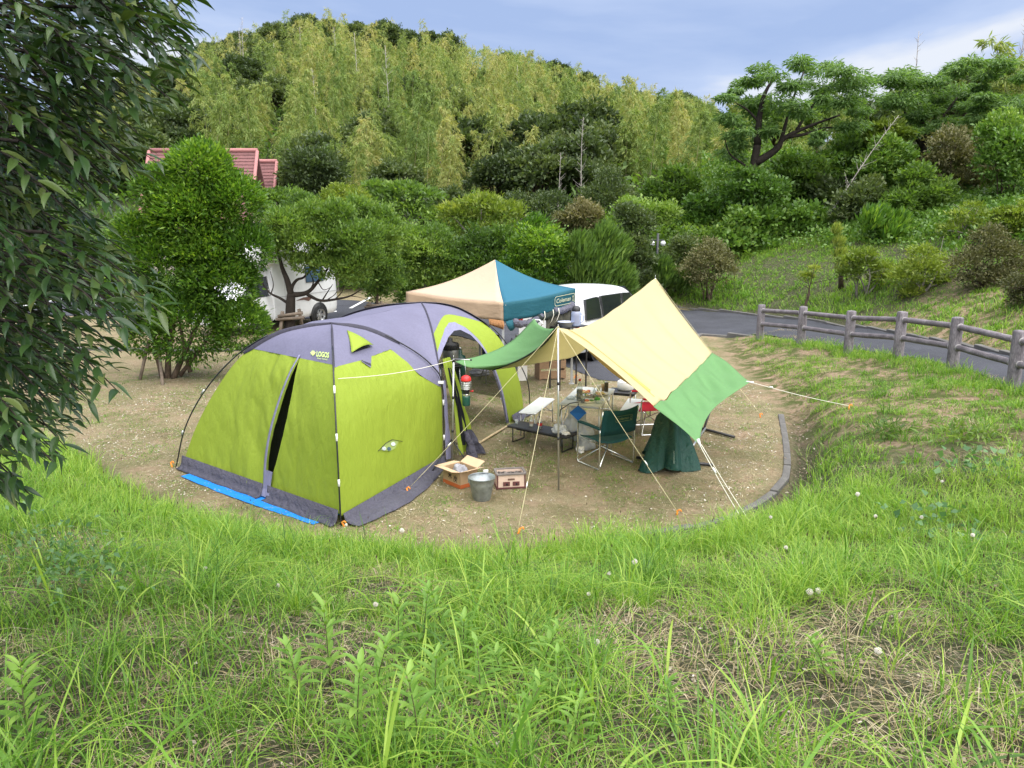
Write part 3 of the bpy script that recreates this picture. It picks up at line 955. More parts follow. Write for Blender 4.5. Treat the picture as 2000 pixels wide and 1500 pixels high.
# ---- bamboo
def bamboo_meshes(seed, H, Lmax=1.75, lod=1, big=1.0):
    rng = np.random.default_rng(seed)
    la = rng.uniform(0, 2 * PI); lean = rng.uniform(.05, .2) * H
    def axis_pt(t):
        b = lean * t ** 1.5 + .07 * H * np.clip((t - .8) / .2, 0, 1) ** 2
        return np.stack([np.cos(la) * b, np.sin(la) * b, H * (t - .05 * np.clip((t - .8) / .2, 0, 1) ** 2)], -1)
    mb = MB()
    tt = np.linspace(0, 1, 14)
    mb.tube([tuple(axis_pt(t)) for t in tt], [.055 * (1 - .88 * t) for t in tt], n=5)
    me_c = mb.mesh("culm")
    nb = 58
    t = .08 + .92 * (np.round(np.linspace(0, 1, nb) * 19) / 19 + rng.normal(0, .006, nb)).clip(0, 1) ** .9
    az = np.arange(nb) * 2.4 + rng.normal(0, .5, nb)
    bl = Lmax * np.minimum(1, (t - .02) / .2) * np.maximum(.06, (1.04 - t)) ** .62 * rng.uniform(.65, 1.2, nb)
    Bs, Ds, Ls, Ws, Ts = [], [], [], [], []
    for i in range(nb):
        m = int((14 + bl[i] * 20) / lod ** .6)
        s = np.sqrt(rng.uniform(.03, 1, m))
        o = np.array([math.cos(az[i]), math.sin(az[i]), 0])
        p0 = axis_pt(t[i])
        rise = .55 if t[i] < .9 else .9
        B = p0 + o * (bl[i] * s)[:, None]
        B[:, 2] += bl[i] * (rise * s - .52 * s ** 2.2)
        B += rng.normal(0, .12, (m, 3)) * (.4 + bl[i] * .5)
        D = o[None] * .8 + rng.normal(0, .5, (m, 3))
        D[:, 2] += .35 - 1.0 * s
        Bs.append(B); Ds.append(D)
        Ls.append(rng.uniform(.3, .7, m) * big); Ws.append(rng.uniform(.06, .13, m) * big)
        Ts.append(np.clip(.48 + rng.normal(0, .07) + rng.normal(0, .13, m), 0, 1))
    me_l = qmesh("crown", leaf_quads(np.concatenate(Bs), np.concatenate(Ds), np.concatenate(Ls), np.concatenate(Ws), np.concatenate(Ts), rng, droop=.5, side=rng.normal(0, 1, (sum(map(len, Ts)), 3)) * [1, 1, .1]))
    me_c.materials.append(culm_m); me_l.materials.append(bamboo_m)
    return me_c, me_l
BAM = [bamboo_meshes(100 + i, 7.4 + (i % 4) * .8, 2.0 + .25 * (i % 3)) for i in range(8)]
BLO = [bamboo_meshes(140 + i, 7.4 + (i % 4) * .8, 2.1 + .25 * (i % 3), 8, 1.4) for i in range(4)]

def place(name, label, cat, group, parts, loc, rz=0.0, sc=1.0, lean=(0, 0)):
    o = thing(name, label, cat, loc, rz, group)
    o.scale = (sc, sc, sc) if not isinstance(sc, tuple) else sc
    o.rotation_euler = (lean[0], lean[1], rz)
    for pn, me in parts:
        link_mesh(pn, me, None, o)
    return o

# ---- hill trees (evergreen broadleaf)
def tree_meshes(seed, H, Rc, n, L, W, lm, bm, k=13, trunk=.14, squash=.85, lobes=.48, **kw):
    rng = np.random.default_rng(seed)
    zc = H - Rc * squash
    cl = blob(rng, k, Rc, squash, lobes, zc)
    me_l = qmesh("crown", crown(cl, n, L, W, rng, **kw))
    mb = MB()
    top = Vector((rng.normal(0, .1) * Rc, rng.normal(0, .1) * Rc, zc))
    mb.tube([(0, 0, -.3), (top.x * .3, top.y * .3, zc * .4), tuple(top)], [trunk * 1.2, trunk, trunk * .6], n=6)
    for c in cl[::2]:
        e = Vector(c[:3])
        s = Vector((top.x * .4, top.y * .4, zc * rng.uniform(.4, .8)))
        mid = s.lerp(e, .5) + Vector((0, 0, .1 * Rc))
        mb.tube([s, mid, e], [trunk * .5, trunk * .33, trunk * .12], n=5)
    me_t = mb.mesh("trunk")
    me_l.materials.append(lm); me_t.materials.append(bm)
    return me_t, me_l
EVG = [tree_meshes(300 + i, 6.2 + i % 3, 3.3 + .3 * (i % 2), 6500, .40, .2, ever_m, bark_m, k=30, lobes=.32, squash=.95, under=.3, up=.4) for i in range(5)]
MIDT = [tree_meshes(330 + i, 5.5 + i % 2, 2.3, 4200, .36, .17, mid_m, bark_m, k=20, lobes=.36, under=.25) for i in range(3)]

rh = np.random.default_rng(21)
used = []
def free(x, y, d):
    for (a, b, c) in used:
        if (a - x) ** 2 + (b - y) ** 2 < (min(d, c)) ** 2: return False
    return True
def polar(px, r):
    th = math.atan2((px - 1000) / FPX, 1.0)
    return math.sin(th) * r, math.cos(th) * r
def evergreen_zone(px, r):
    """0..1: how likely the hill carries dark broadleaf trees there instead of bamboo"""
    p = .17
    if px < 430: p = max(p, .8 if r < 135 else .5)
    if px < 600: p = max(p, .5)
    if r > 152 and 320 < px < 900: p = max(p, .8)
    if r > 138 and px < 620: p = max(p, .55)
    if r > 152 and px > 1000: p = max(p, .5)
    if r < 60: p = max(p, .35)
    return p
ZONES = [(330, "on the far left flank"), (450, "above the cottage roof"), (560, "just right of the cottage roof"), (680, "above the dark round tree"), (800, "above the small staked tree"), (900, "left of the canopy peak"),
         (1020, "straight above the canopy peak"), (1110, "above the canopy's blue side"), (1200, "above the tallest dead trunk"), (1300, "above the street lamp"), (9999, "on the right shoulder")]
def zone(px):
    return [n_ for lim, n_ in ZONES if px < lim][0]
def level(r):
    return "low on the hill" if r < 80 else "half-way up the hill" if r < 120 else "high on the hill"
def size_word(h):
    return "tall" if h > 6.9 else "short" if h < 5.7 else "middling"
SIL = np.array([(100, 215), (200, 180), (250, 160), (300, 132), (400, 98), (480, 62), (560, 36), (640, 20), (780, 38), (870, 55), (960, 98), (1050, 104), (1100, 120), (1200, 163), (1280, 168), (1340, 192), (1400, 225), (1480, 255)], float)
def top_room(px, x, y, z):
    """height a tree may have there to stay under the hill's tree line"""
    lim = np.interp(px, SIL[:, 0], SIL[:, 1]) + rh.uniform(-6, 16)
    return at(px, lim, y).z - z
nbam = nev = nfar = 0
FARV, FARQ, FART, faro = [], [], [], 0
tries = 0
while tries < 12000 and (nbam < 285 or nfar < 330):
    tries += 1
    r = math.sqrt(rh.uniform(52 ** 2, 173 ** 2)); px = rh.uniform(170, 1470)
    if px < 560 and r < 70: continue
    x, y = polar(px, r)
    ev = rh.random() < evergreen_zone(px, r)
    if not free(x, y, (3.2 if ev else 2.3) * (.6 + r / 260)): continue
    z = tz(x, y)
    room = top_room(px, x, y, z)
    H_t = rh.uniform(4.6, 6.8) if ev else rh.uniform(5.2, 7.8)
    if r > 150: H_t = min(room, 9.0)
    H_t = min(H_t, room)
    if H_t < 2.4: continue
    where = f"{level(r)}, {zone(px)}"
    if ev:
        v = EVG[rh.integers(len(EVG))]
        place("evergreen_tree", f"{size_word(H_t)} dark evergreen tree {where}", "tree", f"evergreens {where}",
              [("trunk", v[0]), ("crown", v[1])], (x, y, z - .3), rh.uniform(0, 6.28), H_t / 7.0)
        nev += 1
    elif r < 118 and nbam < 285:
        v = BAM[rh.integers(len(BAM))]
        s_ = H_t / 8.6
        place("bamboo", f"{size_word(H_t)} yellow-green bamboo plume {where}", "bamboo", f"bamboo {where}",
              [("culm", v[0]), ("crown", v[1])], (x, y, z - .2), rh.uniform(0, 6.28), (s_ * .76, s_ * .76, s_), (rh.normal(0, .09), rh.normal(0, .09)))
        nbam += 1
    elif r >= 105 and nfar < 330:
        me = BLO[rh.integers(4)][1]
        V = np.empty(len(me.vertices) * 3, np.float32); me.vertices.foreach_get("co", V); V = V.reshape(-1, 3) * (H_t / 8.6)
        T = np.empty(len(V), np.float32); me.attributes["tint"].data.foreach_get("value", T)
        a_ = rh.uniform(0, 6.28); c_, s2 = math.cos(a_), math.sin(a_)
        V = np.c_[V[:, 0] * c_ - V[:, 1] * s2, V[:, 0] * s2 + V[:, 1] * c_, V[:, 2]] * [.8, .8, 1] + [x, y, z - .2]
        FARV.append(V); FART.append(np.clip(T + rh.uniform(-.32, .36), 0, 1)); FARQ.append(np.arange(len(V)).reshape(-1, 4) + faro); faro += len(V)
        nfar += 1
    else: continue
    used.append((x, y, 4.2 if ev else 3.2))
far_b = link_mesh("far_bamboo", np_mesh("far_bamboo", np.concatenate(FARV), [np.concatenate(FARQ)], attrs={"tint": np.concatenate(FART)}), bamboo_m)
tag(far_b, "distant bamboo filling the upper slope of the hill", kind="stuff")
print("hill:", nbam, nfar, "bamboo", nev, "evergreens", tries)

# undergrowth hiding the hill's soil
ru = np.random.default_rng(31)
n = 70000
rr2 = np.sqrt(ru.uniform(43 ** 2, 176 ** 2, n)); pp = ru.uniform(-80, 1560, n)
th = np.arctan2((pp - 1000) / FPX, 1.0)
ux, uy = np.sin(th) * rr2, np.cos(th) * rr2
uz = terrain(ux, uy) + ru.uniform(0, 1, n) ** 1.5 * (1.0 + 1.6 * vnoise(ux, uy, .22, 4))
D_ = ru.normal(0, .6, (n, 3)) + [0, 0, .5]
me = qmesh("hill_undergrowth", leaf_quads(np.c_[ux, uy, uz], D_, ru.uniform(.5, 1.0, n) * (.35 + rr2 / 150), ru.uniform(.22, .45, n) * (.35 + rr2 / 150), np.clip(.35 + .5 * (vnoise(ux, uy, .15, 8) - .4) + ru.normal(0, .15, n), 0, 1), ru))
tag(link_mesh("hill_undergrowth", me, mid_m), "dark undergrowth between the bamboo on the hill", kind="stuff")

# ---- bare dead culms standing in the bamboo
def dead_meshes(seed, H):
    rng = np.random.default_rng(seed)
    mb = MB()
    pts = [Vector((.02 * H * math.sin(t * 3 + seed) * t, .015 * H * math.cos(t * 2), H * t)) for t in np.linspace(0, 1, 10)]
    mb.tube(pts, [.05 * (1 - .85 * t) + .008 for t in np.linspace(0, 1, 10)], n=5)
    me_t = mb.mesh("trunk")
    mb = MB()
    for i in range(34):
        t = rng.uniform(.22, .97)
        p = pts[int(t * 9)].lerp(pts[min(9, int(t * 9) + 1)], t * 9 - int(t * 9))
        a = rng.uniform(0, 6.28); l = 1.5 * (1.05 - t) ** .7 * rng.uniform(.5, 1.2)
        o = Vector((math.cos(a), math.sin(a), 0))
        e = p + o * l * .8 + Vector((0, 0, l * rng.uniform(.45, .9)))
        mb.tube([p, p.lerp(e, .5) + Vector((0, 0, -.05 * l)), e], [.018, .013, .006], n=3, caps=False)
    me_b = mb.mesh("bare_branches")
    me_t.materials.append(dead_m); me_b.materials.append(dead_m)
    return me_t, me_b
DEAD = [dead_meshes(60 + i, 8.5) for i in range(3)]
dead_spots = [(1135, 432, 50, .70, "tall pale dead trunk standing left of the lamp, tallest of the bare ones"), (1092, 437, 47, .58, "pale dead trunk with fine twigs left of the tallest bare one"),
              (1028, 335, 60, .55, "short dead trunk in the bamboo above the canopy peak"), (618, 285, 78, .8, "thin bare trunk right of the cottage roof"), (590, 140, 110, .95, "bare trunk near the crest, left of centre"),
              (470, 130, 116, 1.0, "bare trunk on the left crest, one of a close pair"), (478, 128, 117, 1.15, "taller bare trunk of the close pair on the left crest"), (700, 215, 92, 1.1, "bare trunk in the middle of the bamboo slope"),
              (760, 250, 82, 1.1, "bare trunk rising in the bamboo right of the dark round tree"), (860, 310, 66, .6, "grey bare trunk low in the middle bamboo"), (540, 215, 96, .9, "bare trunk among evergreens left of centre"),
              (1010, 230, 95, .9, "bare trunk half way up the right middle slope"), (655, 120, 112, .95, "bare trunk below the crest summit"), (1785, 170, 48, .9, "bare feathered stem against the sky above the right trees"), (1985, 150, 45, .95, "bare stem against the sky at the right edge")]
for i, (px, py, Y, s, lab) in enumerate(dead_spots):
    p = at(px, py, Y)
    z = tz(p.x, Y) - .2
    v = DEAD[i % 3]
    if px > 1700: z = p.z - 4.6
    place("dead_trunk", lab, "dead tree", "bare dead trunks", [("trunk", v[0]), ("bare_branches", v[1])], (p.x, Y, z), i * 1.3, s if px < 1700 else s * 1.0)
p = at(1625, 372, 33)
place("dead_trunk", "leaning bare grey trunk below the feathery tree on the right slope", "dead tree", "bare dead trunks", [("trunk", DEAD[0][0]), ("bare_branches", DEAD[0][1])], (p.x, 33, p.z - 1.0), 0, .55, (0, .55))
# ------------------------------------------------------------------ trees and shrubs placed one by one
def ppm(Y):
    return FPX / (Y * math.cos(PITCH) + .7)

def px_clumps(lst, Y, rng, deep=1.0, flat=1.0):
    """rounded leaf masses: (px, py, radius px) around distance Y; deep spreads them front to back"""
    out = []
    s = ppm(Y)
    for (px, py, r) in lst:
        for k in range(2):
            yy = Y + rng.uniform(-1, 1) * r / s * deep
            p = at(px, py, yy)
            rr = r / s * rng.uniform(.85, 1.05)
            out.append((p.x, p.y, p.z, rr, rr, rr * flat))
    return np.array(out)

def local(me_v, org):
    return me_v - np.array(org)

def tree_from_px(name, label, cat, lst, Y, base, n, L, W, lm, bm, limbs, seed, group=None, deep=1.0, flat=.8, extra=None, **kw):
    rng = np.random.default_rng(seed)
    cl = px_clumps(lst, Y, rng, deep, flat)
    base = Vector(base)
    root = thing(name, label, cat, base, 0, group)
    v, q, t = crown(cl, n, L, W, rng, **kw)
    link_mesh("crown", qmesh("crown", (local(v, base), q, t)), lm, root)
    mb = MB()
    for pts, r0, r1 in limbs:
        P3 = catmull([p if len(p) == 3 and isinstance(p, Vector) else at(p[0], p[1], p[2] if len(p) > 2 else Y) for p in pts], 4)
        m_ = len(P3) - 1
        mb.tube(P3, [r0 + (r1 - r0) * i / m_ for i in range(m_ + 1)], n=7)
    if limbs: mb.build("trunk", bm, root, world=True, fix=False)
    return root, cl

# 1 rounded bright green tree, left
Y1 = 16.6
b1 = Vector((-7.6, 16.65, 0))
L1 = [(392, 335, 52), (318, 372, 50), (452, 398, 56), (382, 425, 74), (268, 462, 46), (482, 486, 46), (330, 520, 74), (432, 556, 70), (262, 575, 46), (372, 632, 76), (470, 638, 52), (288, 655, 44), (340, 440, 46), (405, 500, 60), (350, 395, 46), (420, 360, 40)]
t1, cl1 = tree_from_px("round_tree", "round bushy bright green tree left of the tent", "tree", L1, Y1, b1, 80000, .105, .045, fresh_m, bark_m,
    [([(328, 742), (330, 690), (345, 600), (370, 480)], .075, .03), ([(338, 742), (360, 690), (400, 600), (440, 480)], .07, .03), ([(318, 740), (300, 660), (290, 560)], .06, .03), ([(372, 727), (362, 690), (350, 620)], .05, .03), ([(352, 733), (392, 680), (450, 600)], .05, .025)], 41,
    up=.55, out=1.0, rnd=.45, shell=.82, flat=.95, deep=.32, tint=.44, cvar=.12, tvar=.22, under=.45, lobe=.09)
# props standing under its crown
for i, (a, b) in enumerate((((272, 742), (285, 690)), ((318, 752), (312, 700)))):
    mb = MB(); p, q = gnd(*a), at(b[0], b[1], 16.5)
    mb.tube([p - Vector((0, 0, .05)), q, q + (q - p) * .5], .035, n=7)
    o = mb.build("tree_stake", pbr("weathered_log", (.16, .125, .095), rough=.9, var=.3, vscale=8, bump=.4, bscale=50), None)
    tag(o, ["slanting wooden prop left of the round tree's stems", "short wooden prop in front of the round tree's stems"][i], "stake", "wooden tree props")
log_m = MATS["weathered_log"]

# 2 spreading tree with staked trunk
Y2 = 23.4
L2 = [(560, 440, 40), (612, 425, 42), (655, 425, 38), (545, 488, 30), (600, 475, 48), (655, 475, 52), (700, 470, 46), (640, 520, 34), (690, 525, 40), (592, 515, 26), (535, 458, 30), (530, 425, 26), (715, 505, 34)]
gn2 = gnd(566, 655)
t2, cl2 = tree_from_px("spreading_tree", "spreading green tree with forked dark trunk in front of the camper", "tree", L2, Y2, gn2, 30000, .125, .052, mid_m, bark_dark,
    [([(565, 655), (567, 620), (568, 592), (569, 574)], .17, .13), ([(569, 576), (561, 547), (551, 522), (542, 485)], .11, .04), ([(569, 576), (592, 574), (606, 567), (621, 550), (640, 525)], .09, .03), ([(568, 572), (572, 557), (581, 546), (594, 541), (612, 520)], .06, .025),
     ([(600, 575), (626, 587), (658, 584), (684, 578), (705, 566)], .055, .015), ([(565, 594), (546, 582), (528, 573), (516, 559), (497, 541)], .05, .012), ([(529, 574), (534, 556), (528, 530)], .022, .008), ([(516, 560), (510, 535)], .018, .008), ([(606, 568), (612, 550), (604, 530)], .03, .01),
     ([(630, 586), (640, 570), (650, 555)], .025, .008), ([(655, 584), (668, 570), (672, 555)], .02, .007), ([(640, 585), (655, 574), (660, 560)], .015, .006), ([(684, 578), (700, 580), (716, 585)], .014, .006), ([(621, 551), (632, 566), (648, 560)], .018, .006), ([(612, 560), (626, 545), (628, 528)], .02, .007)], 43,
    up=.7, out=.7, rnd=.45, shell=.66, flat=.75, deep=.7, tint=.46, cvar=.14, tvar=.2, under=.45, lobe=.16)
def tree_support(label, posts, bars, Y):
    root = thing("tree_support", label, "tree support", gnd(*posts[0][0]))
    for a, b in posts:
        mb = MB(); p = gnd(*a); q = at(b[0], b[1], Y)
        mb.tube([p - Vector((0, 0, .1)), q], .055, n=8)
        mb.build("post", log_m, root, world=True)
    for a, b in bars:
        mb = MB(); mb.tube([at(a[0], a[1], Y - .15), at(b[0], b[1], Y - .15)], .05, n=8)
        mb.build("crossbar", log_m, root, world=True)
    return root
tree_support("log support frame round the forked tree trunk", [((545, 655), (552, 608)), ((573, 651), (569, 611)), ((593, 648), (584, 605))], [((540, 624), (594, 620)), ((543, 618), (591, 611))], 23.3)
# 3 small staked tree to its right
Y3 = 27.5
L3 = [(725, 545, 30), (750, 520, 34), (765, 555, 24), (735, 575, 20), (712, 430, 34), (735, 460, 36), (755, 480, 30), (700, 405, 26), (742, 425, 26), (765, 445, 22)]
tree_from_px("small_tree", "small leafy tree on a thin staked trunk right of the forked tree", "tree", L3, Y3, gnd(735, 618), 15000, .14, .058, mid_m, bark_m, [([(735, 618), (737, 570), (738, 500), (735, 430)], .07, .02)], 44, up=.6, flat=.8, tint=.46, under=.35)
tree_support("dark log frame round the thin staked trunk", [((715, 622), (722, 590)), ((748, 620), (744, 589))], [((712, 600), (756, 594)), ((716, 595), (752, 599))], 27.3)
# 4.. middle distance trees
def quick_tree(name, label, lst, Y, n, L, W, lm, seed, limbs=(), bm=bark_grey, **kw):
    px0 = lst[0][0]
    b = at(px0, 600, Y); b.z = tz(b.x, Y)
    lm_ = [([(px0, 600, Y), (px0, 560, Y), (lst[0][0], lst[0][1], Y)], .09, .03)] + list(limbs)
    return tree_from_px(name, label, "tree", lst, Y, b, n, L, W, lm, bm, lm_, seed, "trees behind the pitch", **kw)
quick_tree("broadleaf_tree", "low rounded green tree left of the canopy's tan side", [(830, 500, 50), (790, 520, 40), (870, 510, 45), (800, 470, 30), (850, 465, 30), (890, 545, 32), (780, 560, 28), (840, 555, 40), (800, 585, 26), (860, 580, 30)], 31.5, 14000, .17, .072, mid_m, 51, up=.5, tint=.5, flat=.85)
quick_tree("broadleaf_tree", "airy tree with pale bare limbs behind the canopy peak", [(940, 400, 44), (900, 425, 36), (985, 415, 40), (950, 450, 36), (1000, 445, 26), (910, 470, 24), (880, 410, 24)], 37, 4200, .24, .1, yellow_m, 52,
    [([(925, 520, 37), (930, 480, 37), (900, 440, 37), (870, 410, 37)], .07, .015), ([(928, 490, 37), (960, 460, 37), (1000, 440, 37), (1030, 420, 37)], .06, .012), ([(930, 480, 37), (945, 440, 37), (960, 395, 37)], .05, .012), ([(925, 500, 37), (960, 485, 37), (1005, 470, 37)], .04, .01)], up=.5, tint=.3, flat=.4)
quick_tree("broadleaf_tree", "airy tree with bare twisted branches above the small staked tree", [(790, 375, 38), (750, 385, 30), (830, 385, 36), (800, 410, 28), (850, 420, 26), (730, 365, 22)], 41, 3400, .26, .11, mid_m, 53,
    [([(800, 480, 41), (805, 440, 41), (770, 400, 41), (735, 370, 41)], .07, .015), ([(805, 440, 41), (835, 410, 41), (870, 395, 41)], .06, .012), ([(803, 450, 41), (790, 410, 41), (800, 360, 41)], .05, .012), ([(800, 470, 41), (840, 445, 41), (880, 440, 41)], .04, .01)], up=.5, tint=.42, flat=.42)
quick_tree("broadleaf_tree", "dense dark round tree on the hill foot right of the cottage", [(610, 330, 46), (580, 345, 36), (640, 345, 36), (600, 365, 38), (630, 372, 30), (565, 362, 20)], 50, 7000, .3, .13, ever_m, 54, bm=bark_m, up=.4, tint=.3, flat=.85)
quick_tree("broadleaf_tree", "small green bush tree under the cottage's red eaves", [(575, 395, 26), (555, 405, 22), (600, 405, 22)], 40, 2200, .24, .1, mid_m, 55, up=.5)
for i, (lst, Y, lm, lab, sd) in enumerate((
    ([(540, 395, 30), (510, 405, 26), (590, 410, 30)], 36, mid_m, "leafy bush filling the gap above the camper", 56),
    ([(660, 385, 26), (690, 395, 28), (640, 400, 26)], 38, yellow_m, "twiggy bush between the forked tree and the bamboo", 57),
    ([(1050, 415, 40), (1010, 400, 30), (1085, 400, 30), (1030, 445, 34)], 40, ever_m, "dark tree behind the two pale dead trunks", 58),
    ([(1180, 385, 42), (1150, 400, 30), (1215, 395, 30), (1190, 350, 28)], 42, ever_m, "dark leafy tree right of the tallest dead trunk", 59),
    ([(1060, 480, 44), (1020, 495, 36), (1095, 490, 34), (1045, 450, 30), (1000, 520, 26), (1080, 520, 30), (1030, 525, 28), (1060, 550, 34), (1100, 550, 26), (1010, 550, 26)], 30.5, fresh_m, "rounded green shrub tree right behind the canopy peak", 60),
    ([(935, 480, 36), (905, 500, 30), (965, 490, 30), (980, 465, 26), (930, 520, 34), (960, 540, 30), (905, 545, 30)], 32, mid_m, "leafy bush between canopy and airy tree", 61),
    ([(1110, 440, 30), (1140, 425, 30), (1090, 455, 26)], 34, brownish_m, "greyish brown bush at the foot of the dead trunks", 62))):
    quick_tree("shrub", lab, lst, Y, 8500 if Y < 37 else 5500, .17, .072, lm, sd, up=.5, flat=.85, tint=.45)

# ---- juniper-like conifer: many upward licks of foliage
def spiky(name, label, lst, Y, n, lm, seed, L=.34, W=.07, cat="conifer"):
    rng = np.random.default_rng(seed)
    cl = px_clumps(lst, Y, rng, .8, 1.0)
    b = at(lst[0][0], 600, Y); b.z = tz(b.x, Y)
    root = thing(name, label, cat, b)
    k = rng.choice(len(cl), n)
    u = unit(rng.normal(0, 1, (n, 3)))
    B = cl[k, :3] + u * cl[k, 3:6] * (rng.random(n) ** .45)[:, None]
    D = u * .35 + rng.normal(0, .22, (n, 3)) + np.array([.35, -.05, .95])
    t = np.clip(.45 + rng.normal(0, .2, n), 0, 1)
    v, q, tt = leaf_quads(B, D, L * rng.uniform(.6, 1.4, n), W * rng.uniform(.7, 1.3, n), t, rng, droop=0)
    link_mesh("crown", qmesh("crown", (local(v, b), q, tt)), lm, root)
    mb = MB(); mb.tube([b, at(lst[0][0], lst[0][1], Y)], [.1, .03], n=6); mb.build("trunk", bark_m, root, world=True)
spiky("juniper", "dark green juniper with upswept shoots behind the canopy's blue side", [(1180, 520, 42), (1150, 500, 30), (1205, 490, 30), (1165, 550, 36), (1210, 545, 30), (1180, 470, 26), (1140, 535, 26), (1130, 480, 18), (1185, 572, 30), (1150, 575, 26), (1215, 570, 26)], 29.5, 10500, mid_m, 71)
spiky("juniper", "low spreading juniper at the foot of the street lamp", [(1300, 545, 26), (1270, 555, 22), (1330, 550, 24), (1290, 525, 20)], 31, 3600, mid_m, 72, L=.3)
spiky("young_conifer", "slender yellow-green young conifer on the grass slope", [(1640, 500, 13), (1636, 475, 11), (1632, 452, 8), (1644, 525, 14)], 26.5, 1100, yellow_m, 73, L=.2, W=.05)
spiky("fern_bush", "bright green feathery bush with level sprays on the slope top", [(1725, 445, 28), (1700, 432, 22), (1755, 440, 22), (1715, 425, 18), (1740, 462, 24)], 30, 2600, fresh_m, 74, L=.32, W=.09, cat="bush")

# ---- shrubs on the right slope
def shrub(label, lst, Y, n, L, W, lm, seed, stems=None, name="shrub", flat=.85, **kw):
    rng = np.random.default_rng(seed)
    cl = px_clumps(lst, Y, rng, .9, flat)
    bx_ = at(lst[0][0], lst[0][1], Y)
    b = Vector((bx_.x, Y, tz(bx_.x, Y)))
    root = thing(name, label, "bush", b, 0, "bushes on the right slope")
    v, q, t = crown(cl, n, L, W, rng, **kw)
    link_mesh("foliage", qmesh("foliage", (local(v, b), q, t)), lm, root)
    mb = MB()
    bm = stems or bark_m
    for c in cl[::2]:
        e = Vector(c[:3]); s = b + Vector((rng.normal(0, .1), rng.normal(0, .1), -.05))
        mid = s.lerp(e, .45) + Vector((rng.normal(0, .12), rng.normal(0, .12), .12))
        mb.tube(catmull([s, mid, e], 3), [.035, .03, .026, .022, .018, .012, .008], n=5)
        for j in range(2):
            f = e + Vector(rng.normal(0, .3, 3)); mb.tube([mid.lerp(e, .3 + .3 * j), f], [.014, .004], n=4)
    mb.build("stems", bm, root, world=True, fix=False)
    return root
